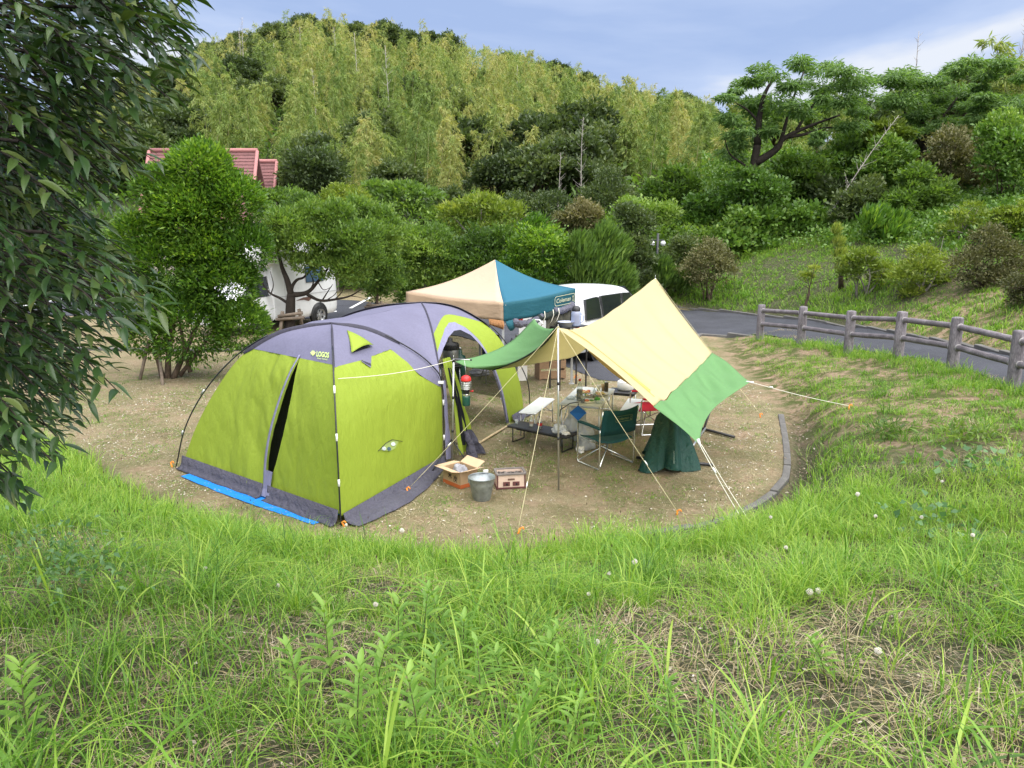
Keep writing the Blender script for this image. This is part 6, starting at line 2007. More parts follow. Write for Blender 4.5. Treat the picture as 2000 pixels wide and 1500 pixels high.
def valance(m, a, b, h, label, gather=0.0):
    n = 24
    ou = (b - a).cross(Vector((0, 0, 1))).normalized()
    rows = []
    for j in range(7):
        q = j / 6
        row = []
        for i in range(n + 1):
            s = i / n
            p = a.lerp(b, s) - Vector((0, 0, .06 * math.sin(PI * s) * .6 + h * q * (1 - gather * (1 - s) ** 6 * .0)))
            p = p + ou * (.012 * math.sin(s * 17 + q * 2) * q)
            row.append(p)
        rows.append(row)
    mb = MB(); mb.loft(rows, smooth=True)
    return tag(thicken(mb.build("valance", m, canopy, world=True, fix=False), .002), label)
roof_tri(tan_f, cL, cN, "tan roof panel on the camera's left"); roof_tri(teal_f, cN, cR, "blue roof panel on the camera's right")
roof_tri(tan_f, cR, cF, "tan roof panel on the far right"); roof_tri(teal_f, cF, cL, "blue roof panel on the far left")
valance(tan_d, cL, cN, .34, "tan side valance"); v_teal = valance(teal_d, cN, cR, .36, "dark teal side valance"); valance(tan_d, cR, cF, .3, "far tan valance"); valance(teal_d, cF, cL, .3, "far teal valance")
leg_m = pbr("canopy_leg", (.42, .43, .44), rough=.4, metal=.3, var=.05)
legN = Vector((cN.x - .02, cN.y + .05, 0))
for c, lab in ((cN, "near"), (cL, "left"), (cR, "right"), (cF, "far")):
    q = c.lerp(Vector((pk_.x, pk_.y, c.z)), .03)
    mb = MB(); mb.box((q.x, q.y, c.z / 2 - .02), (.045, .045, c.z)); mb.build("leg", leg_m, canopy, world=True)
    mb = MB(); mb.box((q.x, q.y, .008), (.11, .11, .012)); mb.build("foot", leg_m, canopy, world=True)
for a, b in ((cL, cN), (cN, cR), (cR, cF), (cF, cL)):
    mb = MB()
    m = a.lerp(b, .5)
    for u, v in ((a, m), (m, b)):
        dz1, dz2 = Vector((0, 0, -.05)), Vector((0, 0, -.42))
        ins = (Vector((pk_.x, pk_.y, u.z)) - u).normalized() * .06
        mb.tube([u + dz1 + ins, v + dz2 + ins], .011, n=5); mb.tube([u + dz2 + ins, v + dz1 + ins], .011, n=5)
    mb.build("truss", leg_m, canopy, world=True)
# roll-up side wall hanging under the teal valance
ou = (cR - cN).cross(Vector((0, 0, 1))).normalized()
greyroll = fabric("grey_wall_roll", (.10, .10, .13), trans=.02, wr=1.0, wscale=9, stretch=(1, 1, 1), var=.2)
def rolled(label, a, b, r, m, seed, sag=.08, name="rolled_wall"):
    pts, rs = [], []
    for i in range(21):
        s = i / 20
        pts.append(a.lerp(b, s) + Vector((0, 0, -sag * math.sin(PI * s) + .02 * mnoise.noise(Vector((s * 7, seed, 0))))))
        rs.append(r * (.75 + .5 * abs(mnoise.noise(Vector((s * 6, seed, 4))))))
    mb = MB(); mb.tube(pts, rs, n=10)
    return tag(mb.build(name, m, canopy, world=True, fix=False), label)
dz = Vector((0, 0, -.42))
rolled("grey side wall rolled under the teal valance, near part", cN.lerp(cR, .12) + dz, cN.lerp(cR, .52) + dz, .085, greyroll, 1)
rolled("dark side wall roll under the teal valance, middle part", cN.lerp(cR, .45) + dz + Vector((0, 0, -.02)), cN.lerp(cR, .74) + dz + Vector((0, 0, .04)), .085, fabric("dark_roll", (.035, .05, .045), wr=1.0, wscale=9), 2, .03)
rolled("grey side wall rolled under the teal valance, far part", cN.lerp(cR, .68) + dz + Vector((0, 0, .06)), cN.lerp(cR, .97) + dz + Vector((0, 0, .10)), .09, greyroll, 3, .05)
for s in (.5, .62, .7):
    mb = MB(); p = cN.lerp(cR, s) + dz
    mb.tube([p + ou * .1 + Vector((0, 0, .11)), p + ou * .12, p + ou * .06 + Vector((0, 0, -.13)), p + Vector((0, 0, -.2))], .008, n=5); mb.build("tie_cord", rope_m, canopy, world=True)
# loose scallop of teal cloth at the near corner
rows = []
for i in range(13):
    s = i / 12
    p = cN.lerp(cR, .02 + .16 * s) + Vector((0, 0, -.36))
    rows.append([p, p + ou * .03 + Vector((0, 0, -.10 * math.sin(PI * s))), p + ou * .02 + Vector((0, 0, -.21 * math.sin(PI * s) ** .7))])
mb = MB(); mb.loft(rows, smooth=True); thicken(mb.build("loose_cloth", teal_d, canopy, world=True, fix=False), .002)
rows = []
for i in range(13):
    s = i / 12
    p = cN.lerp(cL, .0 + .14 * s) + Vector((0, 0, -.34))
    rows.append([p, p + Vector((.02, -.04, -.09)), p + Vector((0, -.02, -.17 + .06 * s))])
mb = MB(); mb.loft(rows, smooth=True); thicken(mb.build("loose_cloth", fabric("orange_cloth", (.55, .28, .12), wr=1.0, wscale=10), canopy, world=True, fix=False), .002)
# side wall behind the teal valance, hanging mesh and camouflage cloth
camo = pbr("camo_cloth", (.05, .055, .04), rough=.9, col2=(.11, .10, .075), vscale=9, var=.3)
rows = []
for i in range(25):
    s = i / 24
    p = cN.lerp(cR, .60 + .38 * s) - ou * .05
    w = .03 * math.sin(s * 24)
    rows.append([p + Vector((0, 0, -.38)) + ou * w * .4, p + Vector((0, 0, -.75)) + ou * w, p + Vector((0, 0, -1.0 + .12 * math.sin(s * 5))) + ou * w])
mb = MB(); mb.loft(rows, smooth=True); thicken(mb.build("hanging_wall", camo, canopy, world=True, fix=False), .003)
# lettering badge on the teal valance
cream_print = pbr("print_cream", (.42, .43, .30), rough=.7, var=.05)
e1 = (cR - cN).normalized(); up_ = Vector((0, 0, 1))
def badge(parent, cen, ex, uz, nrm, w, h, txt, m, lift=.012, world=True):
    cen = cen + nrm * lift
    V, F = text_mesh(txt, 1.0, .012)
    mw = max(abs(v.x) for v in V)
    sx = w * .36 / mw
    sy = h * .62
    mb = MB(); mb.add([cen + ex * (v.x * sx - w * .06 + v.y * sy * .12) + uz * (v.y * sy) for v in V], F); mb.build("lettering", m, parent, world=world)
    mb = MB()
    ring = []
    for cx, cy, a0 in ((w / 2 - h * .25, h / 2 - h * .25, 0), (-w / 2 + h * .25, h / 2 - h * .25, 90), (-w / 2 + h * .25, -h / 2 + h * .25, 180), (w / 2 - h * .25, -h / 2 + h * .25, 270)):
        for k in range(4): ring.append((cx + h * .25 * math.cos(R(a0 + 30 * k)), cy + h * .25 * math.sin(R(a0 + 30 * k))))
    rows = [[cen + ex * x * q + uz * y * q2 for x, y in ring] for q, q2 in ((1, 1), (1 - .05 * h / w * 2, .88))]
    mb.loft(rows, closed=True); mb.build("badge_frame", m, parent, world=world)
    mb = MB(); mb.lathe([(.0, .30), (.10, .28), (.14, .12), (.07, .08), (.09, -.18), (.16, -.22), (.16, -.3), (0, -.3)], n=8)
    mb2 = MB(); mb2.add([cen + ex * (w * .40 + p[0] * h * .9) + uz * (p[2] * h * 1.0) + nrm * .001 for p in mb.v], mb.f); mb2.build("lantern_mark", m, parent, world=world)
badge(canopy, cN.lerp(cR, .83) + Vector((0, 0, -.18)), e1, up_, ou, .62, .2, "Coleman", cream_print, lift=.03)
# ------------------------------------------------------------------ camp furniture
alu = pbr("aluminium", (.56, .57, .57), rough=.32, metal=.8, var=.06)
chrome = pbr("chrome_tube", (.72, .72, .70), rough=.2, metal=.9, var=.04)
tabletop = pbr("table_top", (.60, .62, .58), rough=.35, var=.08, vscale=3, spec=.5)
edge_w = pbr("table_edge", (.66, .67, .66), rough=.4, metal=.25, var=.04)
black_pl = pbr("black_plastic", (.018, .018, .020), rough=.45, var=.2, vscale=20)
cardboard = pbr("cardboard", (.40, .27, .155), rough=.85, var=.08, vscale=6, fine=.06)
cardin = pbr("cardboard_inner", (.52, .37, .235), rough=.85, var=.06, vscale=6)

def folding_table(name, label, cat, c, rz, L, W, H, top_m, edge_m, leg_m, r=.011, cross=True, group=None):
    t = thing(name, label, cat, (c[0], c[1], 0), rz, group)
    mb = MB(); mb.rbox((0, 0, H - .012), (W, L, .024), .02); mb.build("frame", edge_m, t)
    mb = MB(); mb.rbox((0, 0, H + .003), (W - .03, L - .03, .006), .014); mb.build("table_top", top_m, t)
    for sy in (-1, 1):
        for sx in (-1, 1):
            mb = MB(); mb.tube([(sx * (W / 2 - .03), sy * (L / 2 - .05), H - .02), (sx * (W / 2 - .025), sy * (L / 2 - .045), 0)], r, n=7); mb.build("leg", leg_m, t)
        mb = MB(); mb.tube([(-W / 2 + .03, sy * (L / 2 - .05), .05 if not cross else H * .5), (W / 2 - .03, sy * (L / 2 - .05), .05 if not cross else H * .5)], r * .8, n=6); mb.build("stretcher", leg_m, t)
        if cross:
            for sx in (-1, 1):
                mb = MB(); mb.tube([(sx * (W / 2 - .03), sy * (L / 2 - .06), H * .45), (sx * (W / 2 - .05), sy * .08, H - .03)], r * .7, n=6); mb.build("brace", leg_m, t)
    return t
TZ = .68
folding_table("folding_table", "tall aluminium folding table laden with food under the tarp", "table", (1.21, 11.88), R(-17), 1.3, .64, TZ, tabletop, edge_w, alu)
folding_table("folding_bench", "narrow white folding bench left of the food table", "bench", (.42, 12.42), R(-19), 1.12, .29, .40, tabletop, edge_w, alu, r=.01, group="folding benches")
folding_table("folding_bench", "white folding bench half hidden behind the food table's right side", "bench", (1.98, 12.35), R(-17), 1.12, .29, .40, tabletop, edge_w, alu, r=.01, group="folding benches")
bt = thing("low_table", "low black folding table in front of the food table", "table", (.47, 11.42, 0), R(-37))
mb = MB(); mb.rbox((0, 0, .255), (1.12, .36, .035), .02); bevel(mb.build("table_top", pbr("black_table_top", (.022, .022, .024), rough=.5, var=.2, vscale=8, bump=.2, bscale=90), bt), .004, 2)
for sx in (-1, 1):
    mb = MB(); mb.tube([(sx * .46, -.15, .24), (sx * .46, -.15, .014), (sx * .46, .15, .014), (sx * .46, .15, .24)], .010, n=6); mb.build("leg_frame", black_pl, bt)
mb = MB(); mb.tube([(-.40, -.14, .225), (.40, -.14, .225)], .008, n=6); mb.build("rail", black_pl, bt)

# placing things on the food table (local x across, y along)
def on_table(x, y, z=TZ + .006):
    a = R(-17)
    return Vector((1.21 + x * math.cos(a) - y * math.sin(a), 11.88 + x * math.sin(a) + y * math.cos(a), z))
cola = pbr("cola", (.012, .004, .003), rough=.08, var=.1, spec=.6)
redpl = pbr("red_plastic", (.55, .02, .02), rough=.4, var=.06)
clear = glassm("clear_plastic", (.92, .95, .95), clear=.72)
labelm = pbr("bottle_label", (.45, .03, .03), rough=.5)
paperw = pbr("paper_white", (.70, .69, .66), rough=.8, var=.05)
def bottle(label, p, r, h, body, cap, lab=None, fill=.55, group="bottles"):
    t = thing("bottle", label, "bottle", p, 0, group)
    mb = MB(); mb.lathe([(0, .0), (r * .95, .0), (r, .02 * h), (r, .55 * h), (r * .92, .62 * h), (r * .55, .78 * h), (r * .34, .86 * h), (r * .34, .93 * h)], n=14); mb.build("body", clear, t)
    mb = MB(); f = fill; mb.lathe([(0, .01 * h), (r * .9, .01 * h), (r * .94, .03 * h), (r * .94, min(.54, f) * h), (0, min(.54, f) * h)], n=14); mb.build("drink", body, t)
    mb = MB(); mb.lathe([(r * .4, .92 * h), (r * .4, h), (0, h)], n=12); mb.build("cap", cap, t)
    if lab is not None:
        mb = MB(); mb.lathe([(r * 1.015, .24 * h), (r * 1.015, .48 * h)], n=14); mb.build("bottle_label", lab, t)
    return t
bottle("large dark cola bottle with red cap on the food table", on_table(-.06, -.38), .048, .34, cola, redpl, None, .52)
bottle("small squat bottle with pale neck in the middle of the food table", on_table(.12, -.12), .03, .17, pbr("olive_liquid", (.12, .09, .02), rough=.2), pbr("pale_cap", (.6, .58, .45)), None, .3)
def cup(label, p, r, h, m, drink=None, name="cup"):
    t = thing(name, label, "cup", p, 0, "cups")
    mb = MB(); mb.lathe([(0, .002), (r * .8, .002), (r, h), (r * .94, h), (r * .76, .006), (0, .006)], n=14); mb.build("shell", m, t)
    if drink is not None:
        mb = MB(); mb.lathe([(0, .008), (r * .76, .008), (r * .87, h * .55), (0, h * .55)], n=14); mb.build("drink", drink, t)
cup("clear plastic cup of dark drink before the large cola bottle", on_table(.02, -.52), .036, .115, clear, cola)
cup("pale clear cup at the back of the food table", on_table(.10, .34), .036, .10, glassm("milky", (.85, .85, .78), clear=.45))
cup("brownish glass at the back of the food table beside the can", on_table(.16, .42), .034, .11, glassm("amber", (.75, .62, .4), clear=.5))
t = thing("drink_can", "tall dark drink can at the far right corner of the food table", "can", on_table(.22, .38))
mb = MB(); mb.lathe([(0, 0), (.026, 0), (.033, .012), (.033, .145), (.027, .158), (.0, .156)], n=16); mb.build("body", pbr("can_dark", (.02, .016, .012), rough=.3, col2=(.10, .08, .05), vscale=30, spec=.6), t)
mb = MB(); mb.lathe([(.027, .156), (.027, .162), (0, .159)], n=14); mb.build("lid", alu, t)
def plate(label, p, r, food):
    t = thing("plate", label, "plate", p, random.uniform(0, 3), "plates on the food table")
    mb = MB(); mb.lathe([(0, .004), (r * .7, .004), (r, .022), (r * 1.0, .026), (r * .68, .009), (0, .009)], n=22); mb.build("dish", paperw, t)
    for i, (m, k, s) in enumerate(food):
        mb = MB()
        for j in range(k):
            a = random.uniform(0, 6.28); q = r * .62 * math.sqrt(random.random())
            V = []
            c = Vector((q * math.cos(a), q * math.sin(a), .014 + random.uniform(0, .02)))
            mb.lathe([(0, -s * .3), (s * .8, -.12 * s), (s * .9, .15 * s), (s * .3, .42 * s), (0, .45 * s)], c, n=7)
        o = mb.build("food", m, t); o["kind"] = "stuff"
fd = lambda n, c, c2=None: pbr(n, c, rough=.55, var=.25, vscale=30, col2=c2, spec=.5)
f_or, f_ye, f_re, f_gr, f_br, f_pk = fd("food_orange", (.55, .20, .06), (.65, .38, .12)), fd("food_yellow", (.62, .50, .18), (.7, .6, .3)), fd("food_red", (.42, .05, .03), (.6, .15, .06)), fd("food_green", (.05, .22, .03), (.12, .3, .05)), fd("food_brown", (.12, .06, .025), (.25, .14, .06)), fd("food_pink", (.6, .35, .27), (.7, .5, .4))
plate("plate of orange and red food at the far left of the food table", on_table(-.10, .18), .125, [(f_or, 9, .035), (f_re, 5, .028), (f_ye, 4, .03)])
plate("large plate of pale food at the right of the food table", on_table(.16, .10), .14, [(f_ye, 8, .032), (f_pk, 6, .034)])
plate("small plate of yellow food behind the cola bottle", on_table(-.12, -.12), .085, [(f_ye, 8, .024)])
plate("plate with dark pieces in the middle of the food table", on_table(.02, -.06), .095, [(f_br, 7, .022), (f_gr, 3, .02), (f_ye, 3, .02)])
t = thing("food_tray", "white tray with salmon-red slices near the table's front edge", "tray", on_table(.10, -.46), .5)
mb = MB(); mb.rbox((0, 0, .012), (.17, .12, .022), .015); mb.build("dish", paperw, t)
mb = MB(); mb.rbox((-.03, .02, .034), (.08, .06, .02), .012); mb.build("salmon", f_re if False else fd("salmon", (.70, .22, .12)), t)
mb = MB(); mb.rbox((.04, -.02, .033), (.05, .06, .02), .012); mb.build("leaf_garnish", f_gr, t)
def crumple(name, label, cat, p, size, m, seed, group=None, sq=.75, rz=0.0):
    b = bmesh.new(); bmesh.ops.create_icosphere(b, subdivisions=4, radius=1.0)
    for v in b.verts:
        n = v.co.normalized()
        d = 1 + .42 * mnoise.noise(n * 1.7 + Vector((seed, 0, 0))) - .30 * abs(mnoise.noise(n * 3.8 + Vector((0, seed, 0)))) + .10 * mnoise.noise(n * 9 + Vector((seed, seed, 0)))
        v.co = Vector((n.x * d * size[0], n.y * d * size[1], n.z * d * size[2]))
    mz = min(v.co.z for v in b.verts)
    cut = mz + size[2] * .35
    for v in b.verts:
        if v.co.z < cut: v.co.z = cut
        v.co.z -= cut
    for f in b.faces: f.smooth = True
    me = bpy.data.meshes.new(name); b.to_mesh(me); b.free()
    o = link_mesh(name, me, m)
    o.location = p; o.rotation_euler = (0, 0, rz)
    return tag(o, label, cat, group)
bagm = pbr("plastic_bag", (.66, .68, .70), rough=.35, trans=.35, alpha=.72, var=.06)
crumple("green_wrapper", "green crumpled wrapper on the food table", "wrapper", on_table(.2, -.30), (.045, .04, .03), fd("wrapper_green", (.08, .36, .07)), 4.0)
crumple("wrapper", "clear crumpled film on the food table's front corner", "wrapper", on_table(.26, -.47), (.06, .05, .025), glassm("film", (.9, .95, .95), clear=.55), 8.0)
crumple("wrapper", "pale crumpled film on the food table's left half", "wrapper", on_table(-.22, -.3), (.075, .09, .02), glassm("film", (.9, .95, .95), clear=.55), 12.0)
crumple("plastic_bag", "white plastic bag hanging full under the food table", "bag", (.98, 11.32, .12), (.17, .15, .30), bagm, 2.0, "plastic bags")
crumple("plastic_bag", "white plastic bag slumped on the ground behind the low table", "bag", (1.12, 11.22, .0), (.15, .14, .22), bagm, 6.0, "plastic bags")
crumple("paper_plate", "crumpled white paper and film on the low black table", "paper", Vector((.72, 11.16, .275)), (.12, .09, .085), glassm("film2", (.93, .95, .96), clear=.35), 9.0)
crumple("napkin", "torn white paper lying at the low black table's right end", "paper", Vector((.80, 11.08, .275)), (.075, .06, .02), paperw, 3.0)
crumple("paper_box", "small white carton on the ground right of the low table", "paper", Vector((1.02, 11.05, .0)), (.07, .06, .06), paperw, 17.0)
bottle("small pale sauce bottle on the low black table", Vector((.30, 11.55, .275)), .032, .17, pbr("sauce_white", (.62, .58, .5)), pbr("white_cap", (.75, .74, .72)), pbr("sauce_label", (.35, .25, .18)), .5)
bottle("short cola bottle with red label on the low black table", Vector((.43, 11.42, .275)), .036, .19, cola, pole_m, labelm, .5)
cup("small clear glass on the low table's left end", Vector((.07, 11.68, .275)), .028, .07, clear)
# blue pot holder hung under the table
t = thing("blue_cloth", "blue square pot holder hung from the food table's front", "cloth", at(1129, 806, 11.05))
mb = MB(); q = .125; mb.add([(-q, 0, 0), (0, -.02, -q * .95), (q, 0, 0), (0, .0, q * .9)], [(0, 1, 2, 3)]); thicken(mb.build("pad", pbr("blue_pad", (.012, .11, .36), rough=.8, var=.12), t), .012)
mb = MB(); mb.tube([(0, 0, q * .9), (.01, 0, q * 1.3), (-.12, .02, q * 1.1), (-.26, .02, .04), (-.27, .02, -.06)], .008, n=5); mb.build("strap", pole_m, t)

# ---- director's chairs
def camp_chair(label, c, rz, back_m, seat_m, tube_m, dark_m=None, badge_txt=None):
    t = thing("camp_chair", label, "chair", (c[0], c[1], 0), rz, "folding armchairs")
    W, D, SH, AH, BH = .62, .50, .40, .60, .86
    for sx in (-1, 1):
        x = sx * W / 2
        mb = MB(); mb.tube(catmull([(x, -D / 2, .62), (x, -D / 2, .3), (x, -D / 2, .04), (x, -D / 2 + .02, .012)], 3) + [Vector((x, D / 2 - .02, .012))] + catmull([(x, D / 2, .04), (x, D / 2, .3), (x, D / 2, .57), (x, D / 2 - .05, AH)], 3), .0115, n=8)
        mb.build("side_frame", tube_m, t)
        mb = MB(); mb.tube([(x, -D / 2, .60), (x, -D / 2 - .06, BH)], .0105, n=8); mb.build("back_post", tube_m if dark_m is None else dark_m, t)
        mb = MB()
        rows = [[(x - .028, -D / 2 - .01, AH + .0), (x + .028, -D / 2 - .01, AH)], [(x - .03, 0, AH + .008), (x + .03, 0, AH + .008)], [(x - .028, D / 2 - .02, AH + .006), (x + .028, D / 2 - .02, AH + .006)]]
        mb.loft(rows); thicken(mb.build("armrest", back_m, t), .022)
        mb = MB(); mb.tube([(x, -D / 2, .03), (-x, D / 2 - .03, SH)], .0095, n=7); mb.build("cross_brace", tube_m, t)
        mb = MB(); mb.tube([(x, D / 2 - .02, .03), (-x, D / 2 - .30, SH - .01)], .0095, n=7); mb.build("cross_brace", tube_m, t)
    rows = []
    for i in range(9):
        s = i / 8
        rows.append([(-W / 2 + .02 + (W - .04) * s, -D / 2 + .02 + (D - .04) * q, SH - .045 * math.sin(PI * s) + .012 * math.sin(PI * q)) for q in (0, .25, .5, .75, 1)])
    mb = MB(); mb.loft(rows, smooth=True); thicken(mb.build("seat", seat_m, t), .01)
    rows = []
    for i in range(9):
        s = i / 8
        rows.append([(-W / 2 + W * s, -D / 2 - .012 - .05 * q - .05 * math.sin(PI * s), SH + .10 + (BH - SH - .10 + .02) * q - .03 * math.sin(PI * s) * (1 if q > .9 else 0)) for q in (0, .25, .5, .75, 1)])
    mb = MB(); mb.loft(rows, smooth=True); thicken(mb.build("backrest", back_m, t), .01)
    if badge_txt:
        ex, uz, nr = Vector((-1, 0, 0)), Vector((0, -.12, 1)).normalized(), Vector((0, -1, -.12)).normalized()
        mb = MB()
        badge(t, Vector((.02, -D / 2 - .105, SH + .335)), Vector((1, 0, 0)), uz, nr, .30, .085, badge_txt, pbr("print_olive", (.16, .20, .08), rough=.7), lift=.006, world=False)
    return t
green_cv = fabric("green_canvas", (.010, .062, .062), trans=.03, rough=.8, wr=.25, wscale=8, var=.1)
camp_chair("dark green canvas armchair with its back to the camera", (1.34, 10.56), R(32), green_cv, green_cv, chrome, None, "Coleman")
red_cv = fabric("red_canvas", (.55, .012, .03), trans=.05, rough=.8, wr=.25, wscale=8, var=.08)
camp_chair("red-seated chrome armchair half hidden behind the tarp's right wing", (2.28, 12.3), R(98), red_cv, red_cv, chrome)
# black tray stand behind it
t = thing("tray_stand", "black tray on low legs behind the red chair", "stand", (2.02, 13.7, 0), R(-20))
mb = MB(); mb.rbox((0, 0, .34), (.5, .4, .06), .02); mb.build("tray", black_pl, t)
for sx in (-1, 1):
    for sy in (-1, 1):
        mb = MB(); mb.tube([(sx * .2, sy * .15, .31), (sx * .23, sy * .18, 0)], .012, n=6); mb.build("leg", alu, t)
tt = thing("enamel_pot", "white lidded pot on the black tray behind the red chair", "pot", (2.08, 13.75, .372))
mb = MB(); mb.lathe([(0, 0), (.13, 0), (.15, .03), (.15, .14), (.14, .15)], n=18); mb.build("body", paperw, tt)
mb = MB(); mb.lathe([(.15, .15), (.1, .19), (0, .2)], n=18); mb.build("lid", paperw, tt)

# ---- dark green covered stand at the right
hc = thing("hammock_chair", "dark green cloth draped over a black steel chair stand under the tarp corner", "chair", (2.4, 11.0, 0))
def bar(a, b, r, m, nm):
    mb = MB(); mb.tube([Vector(a), Vector(b)], r, n=8); return mb.build(nm, m, hc, world=True)
bar(gnd(1243, 897) + Vector((0, 0, .03)), gnd(1392, 912) + Vector((0, 0, .03)), .022, black_pl, "foot_bar")
bar(gnd(1325, 828) + Vector((0, 0, .03)), gnd(1434, 857) + Vector((0, 0, .03)), .022, black_pl, "foot_bar")
bar(gnd(1335, 900) + Vector((0, 0, .03)), at(1378, 836, 11.7), .016, alu, "strut")
bar(at(1372, 846, 11.9), at(1391, 790, 12.15), .018, black_pl, "upright")
bar(at(1391, 790, 12.15), at(1400, 742, 12.3), .018, black_pl, "upright")
bar(gnd(1300, 905) + Vector((0, 0, .03)), at(1312, 800, 10.9), .016, black_pl, "upright")
bar(gnd(1247, 921) + Vector((0, 0, .02)), gnd(1300, 900) + Vector((0, 0, .05)), .014, black_pl, "foot_bar")
rows = []
green_cl = fabric("dark_green_cloth", (.006, .042, .031), trans=.03, rough=.6, wr=.5, wscale=6, stretch=(1.5, 1.5, .5), var=.15)
topc = at(1305, 800, 10.9); botc = gnd(1303, 918); botc.z = .06
for j in range(19):
    q = j / 18
    row = []
    for i in range(57):
        a = 2 * PI * i / 56
        rx = .15 + .17 * q ** .9; ry = .10 + .16 * q ** .9
        f = 1 + (.10 + .24 * q) * math.sin(a * 5 + 1.3 + 1.2 * q) + .10 * math.sin(a * 9 + q * 3) + .05 * math.sin(a * 16 - 2 * q)
        c = topc.lerp(botc, q)
        zz = c.z + (.05 * math.sin(a * 3) if j == 18 else 0) + .10 * math.cos(a + .6) * (1 - q) + (.13 * max(0, math.sin(a - .3)) * q ** 3)
        row.append(Vector((c.x + rx * f * math.cos(a), c.y + ry * f * math.sin(a), zz)))
    rows.append(row)
mb = MB(); mb.loft(rows, smooth=True); mb.build("cloth", green_cl, hc, world=True, fix=False)
mb = MB(); mb.add([p for p in rows[0]] + [topc + Vector((0, 0, .05))], [(i, i + 1, 57) for i in range(56)], True); mb.build("cloth_top", green_cl, hc, world=True, fix=False)
V, F = text_mesh("Coleman", 1.0, .01)
def cl_pt(px, py):
    Y = 10.36 + (925 - py) * .0012
    return at(px, py, Y)
from mathutils.bvhtree import BVHTree as _B
cb = _B.FromPolygons([p for r_ in rows for p in r_], [(j * 57 + i, j * 57 + i + 1, (j + 1) * 57 + i + 1, (j + 1) * 57 + i) for j in range(18) for i in range(56)])
def on_cloth(px, py):
    h = cb.ray_cast(CAMP, ray(px, py).normalized())
    return (h[0] - ray(px, py).normalized() * .006) if h[0] is not None else at(px, py, 10.5)
mb = MB(); mb.add([on_cloth(1316.5 + v.y * 3.2, 893 - v.x * 7.0) for v in V], F); mb.build("lettering", pbr("print_grey", (.32, .40, .36)), hc, world=True)

# ---- charcoal box, bucket, grill
c0, c1, c2 = gnd(866, 942), gnd(899, 956), gnd(920, 943)
ex = (c1 - c0); ey_ = (c2 - c1)
ey_ = Vector((-ex.y, ex.x, 0)).normalized() * ey_.length
if ey_.y < 0: ey_ = -ey_
H_ = .225
box = thing("cardboard_box", "open cardboard box of charcoal with upturned flaps beside the bucket", "box", c0)
q = [c0, c1, c1 + ey_, c0 + ey_]
for i in range(4):
    a, b = q[i], q[(i + 1) % 4]
    n_o = (b - a).cross(Vector((0, 0, 1))).normalized()
    mb = MB(); mb.prism([a, b, b + Vector((0, 0, H_)), a + Vector((0, 0, H_))], -n_o * .006); mb.build("side", cardboard, box, world=True)
    mb = MB(); mb.prism([a + n_o * .002 + Vector((0, 0, .004)), b + n_o * .002 + Vector((0, 0, .004)), b + n_o * .002 + Vector((0, 0, .055)), a + n_o * .002 + Vector((0, 0, .055))], n_o * .0015)
    mb.build("printed_band", pbr("orange_band", (.42, .10, .025), rough=.8, var=.1), box, world=True)
    ang = (.25, .35, .5, -.15)[i]; fl = ey_.length * .5 if i % 2 == 0 else ex.length * .42
    t0, t1 = a + Vector((0, 0, H_ + .002)), b + Vector((0, 0, H_ + .002))
    dv = (n_o * math.cos(ang) + Vector((0, 0, 1)) * math.sin(ang)) * fl
    mb = MB(); mb.add([t0, t1, t1 + dv * .96, t0 + dv], [(0, 1, 2, 3)]); thicken(mb.build("flap", cardin, box, world=True), .005)
mb = MB(); mb.add([p + Vector((0, 0, .01)) for p in q], [(0, 1, 2, 3)]); mb.build("bottom", cardboard, box, world=True)
ink = pbr("black_ink", (.015, .012, .01), rough=.8)
def stroke_word(parent, org, ex, uz, nrm, s, strokes, m, w=.09):
    for (x0, y0, x1, y1) in strokes:
        a = org + ex * x0 * s + uz * y0 * s; b = org + ex * x1 * s + uz * y1 * s
        d = (b - a).normalized(); sd = d.cross(nrm).normalized() * w * s * .5
        mb = MB(); mb.add([a + sd, b + sd * .7, b - sd * .7, a - sd], [(0, 1, 2, 3)]); mb.build("brush_stroke", m, parent, world=True)
exn = ex.normalized(); nF = ex.cross(Vector((0, 0, 1))).normalized()
nF = nF if nF.y < 0 else -nF
ki = [(-.5, .22, .5, .25), (0, .55, 0, -.55), (-.05, .2, -.45, -.3), (.05, .2, .48, -.32)]
sumi = [(0, .58, 0, .28), (-.35, .48, -.35, .25), (.35, .48, .35, .25), (-.35, .25, .35, .25), (-.42, .1, .45, .12), (-.38, .1, -.52, -.55), (.02, .0, .02, -.2), (.02, -.2, -.28, -.55), (.02, -.15, .38, -.55), (-.2, -.02, -.12, -.2), (.3, .0, .2, -.18)]
stroke_word(box, c0 + exn * ex.length * .42 + Vector((0, 0, .13)) + nF * .004, exn, Vector((0, 0, 1)), nF, .085, ki, ink, .13)
stroke_word(box, c0 + exn * ex.length * .74 + Vector((0, 0, .118)) + nF * .004, exn, Vector((0, 0, 1)), nF, .085, sumi, ink, .11)
crumple("plastic_bag", "grey plastic bag bulging out of the cardboard box", "bag", (c0 + c1 + ey_ * 1.0) / 2 + Vector((0, 0, .0)) + ey_ * .0 + (ey_ * .0), (.12, .10, .15), pbr("bag_grey", (.30, .30, .33), rough=.3, trans=.2, var=.3, vscale=18), 5.0, "plastic bags")
bk = gnd(941, 975)
t = thing("bucket", "galvanised metal bucket in front of the clay grill", "bucket", bk, .4)
zinc = pbr("zinc", (.30, .33, .34), rough=.45, metal=.7, var=.3, vscale=9, bump=.1, bscale=20)
mb = MB(); mb.lathe([(0, .006), (.105, .0), (.108, .012), (.112, .02), (.150, .20), (.153, .205), (.156, .215), (.163, .285), (.170, .29), (.170, .297), (.160, .297), (.108, .02), (0, .02)], n=30); mb.build("pail", zinc, t)
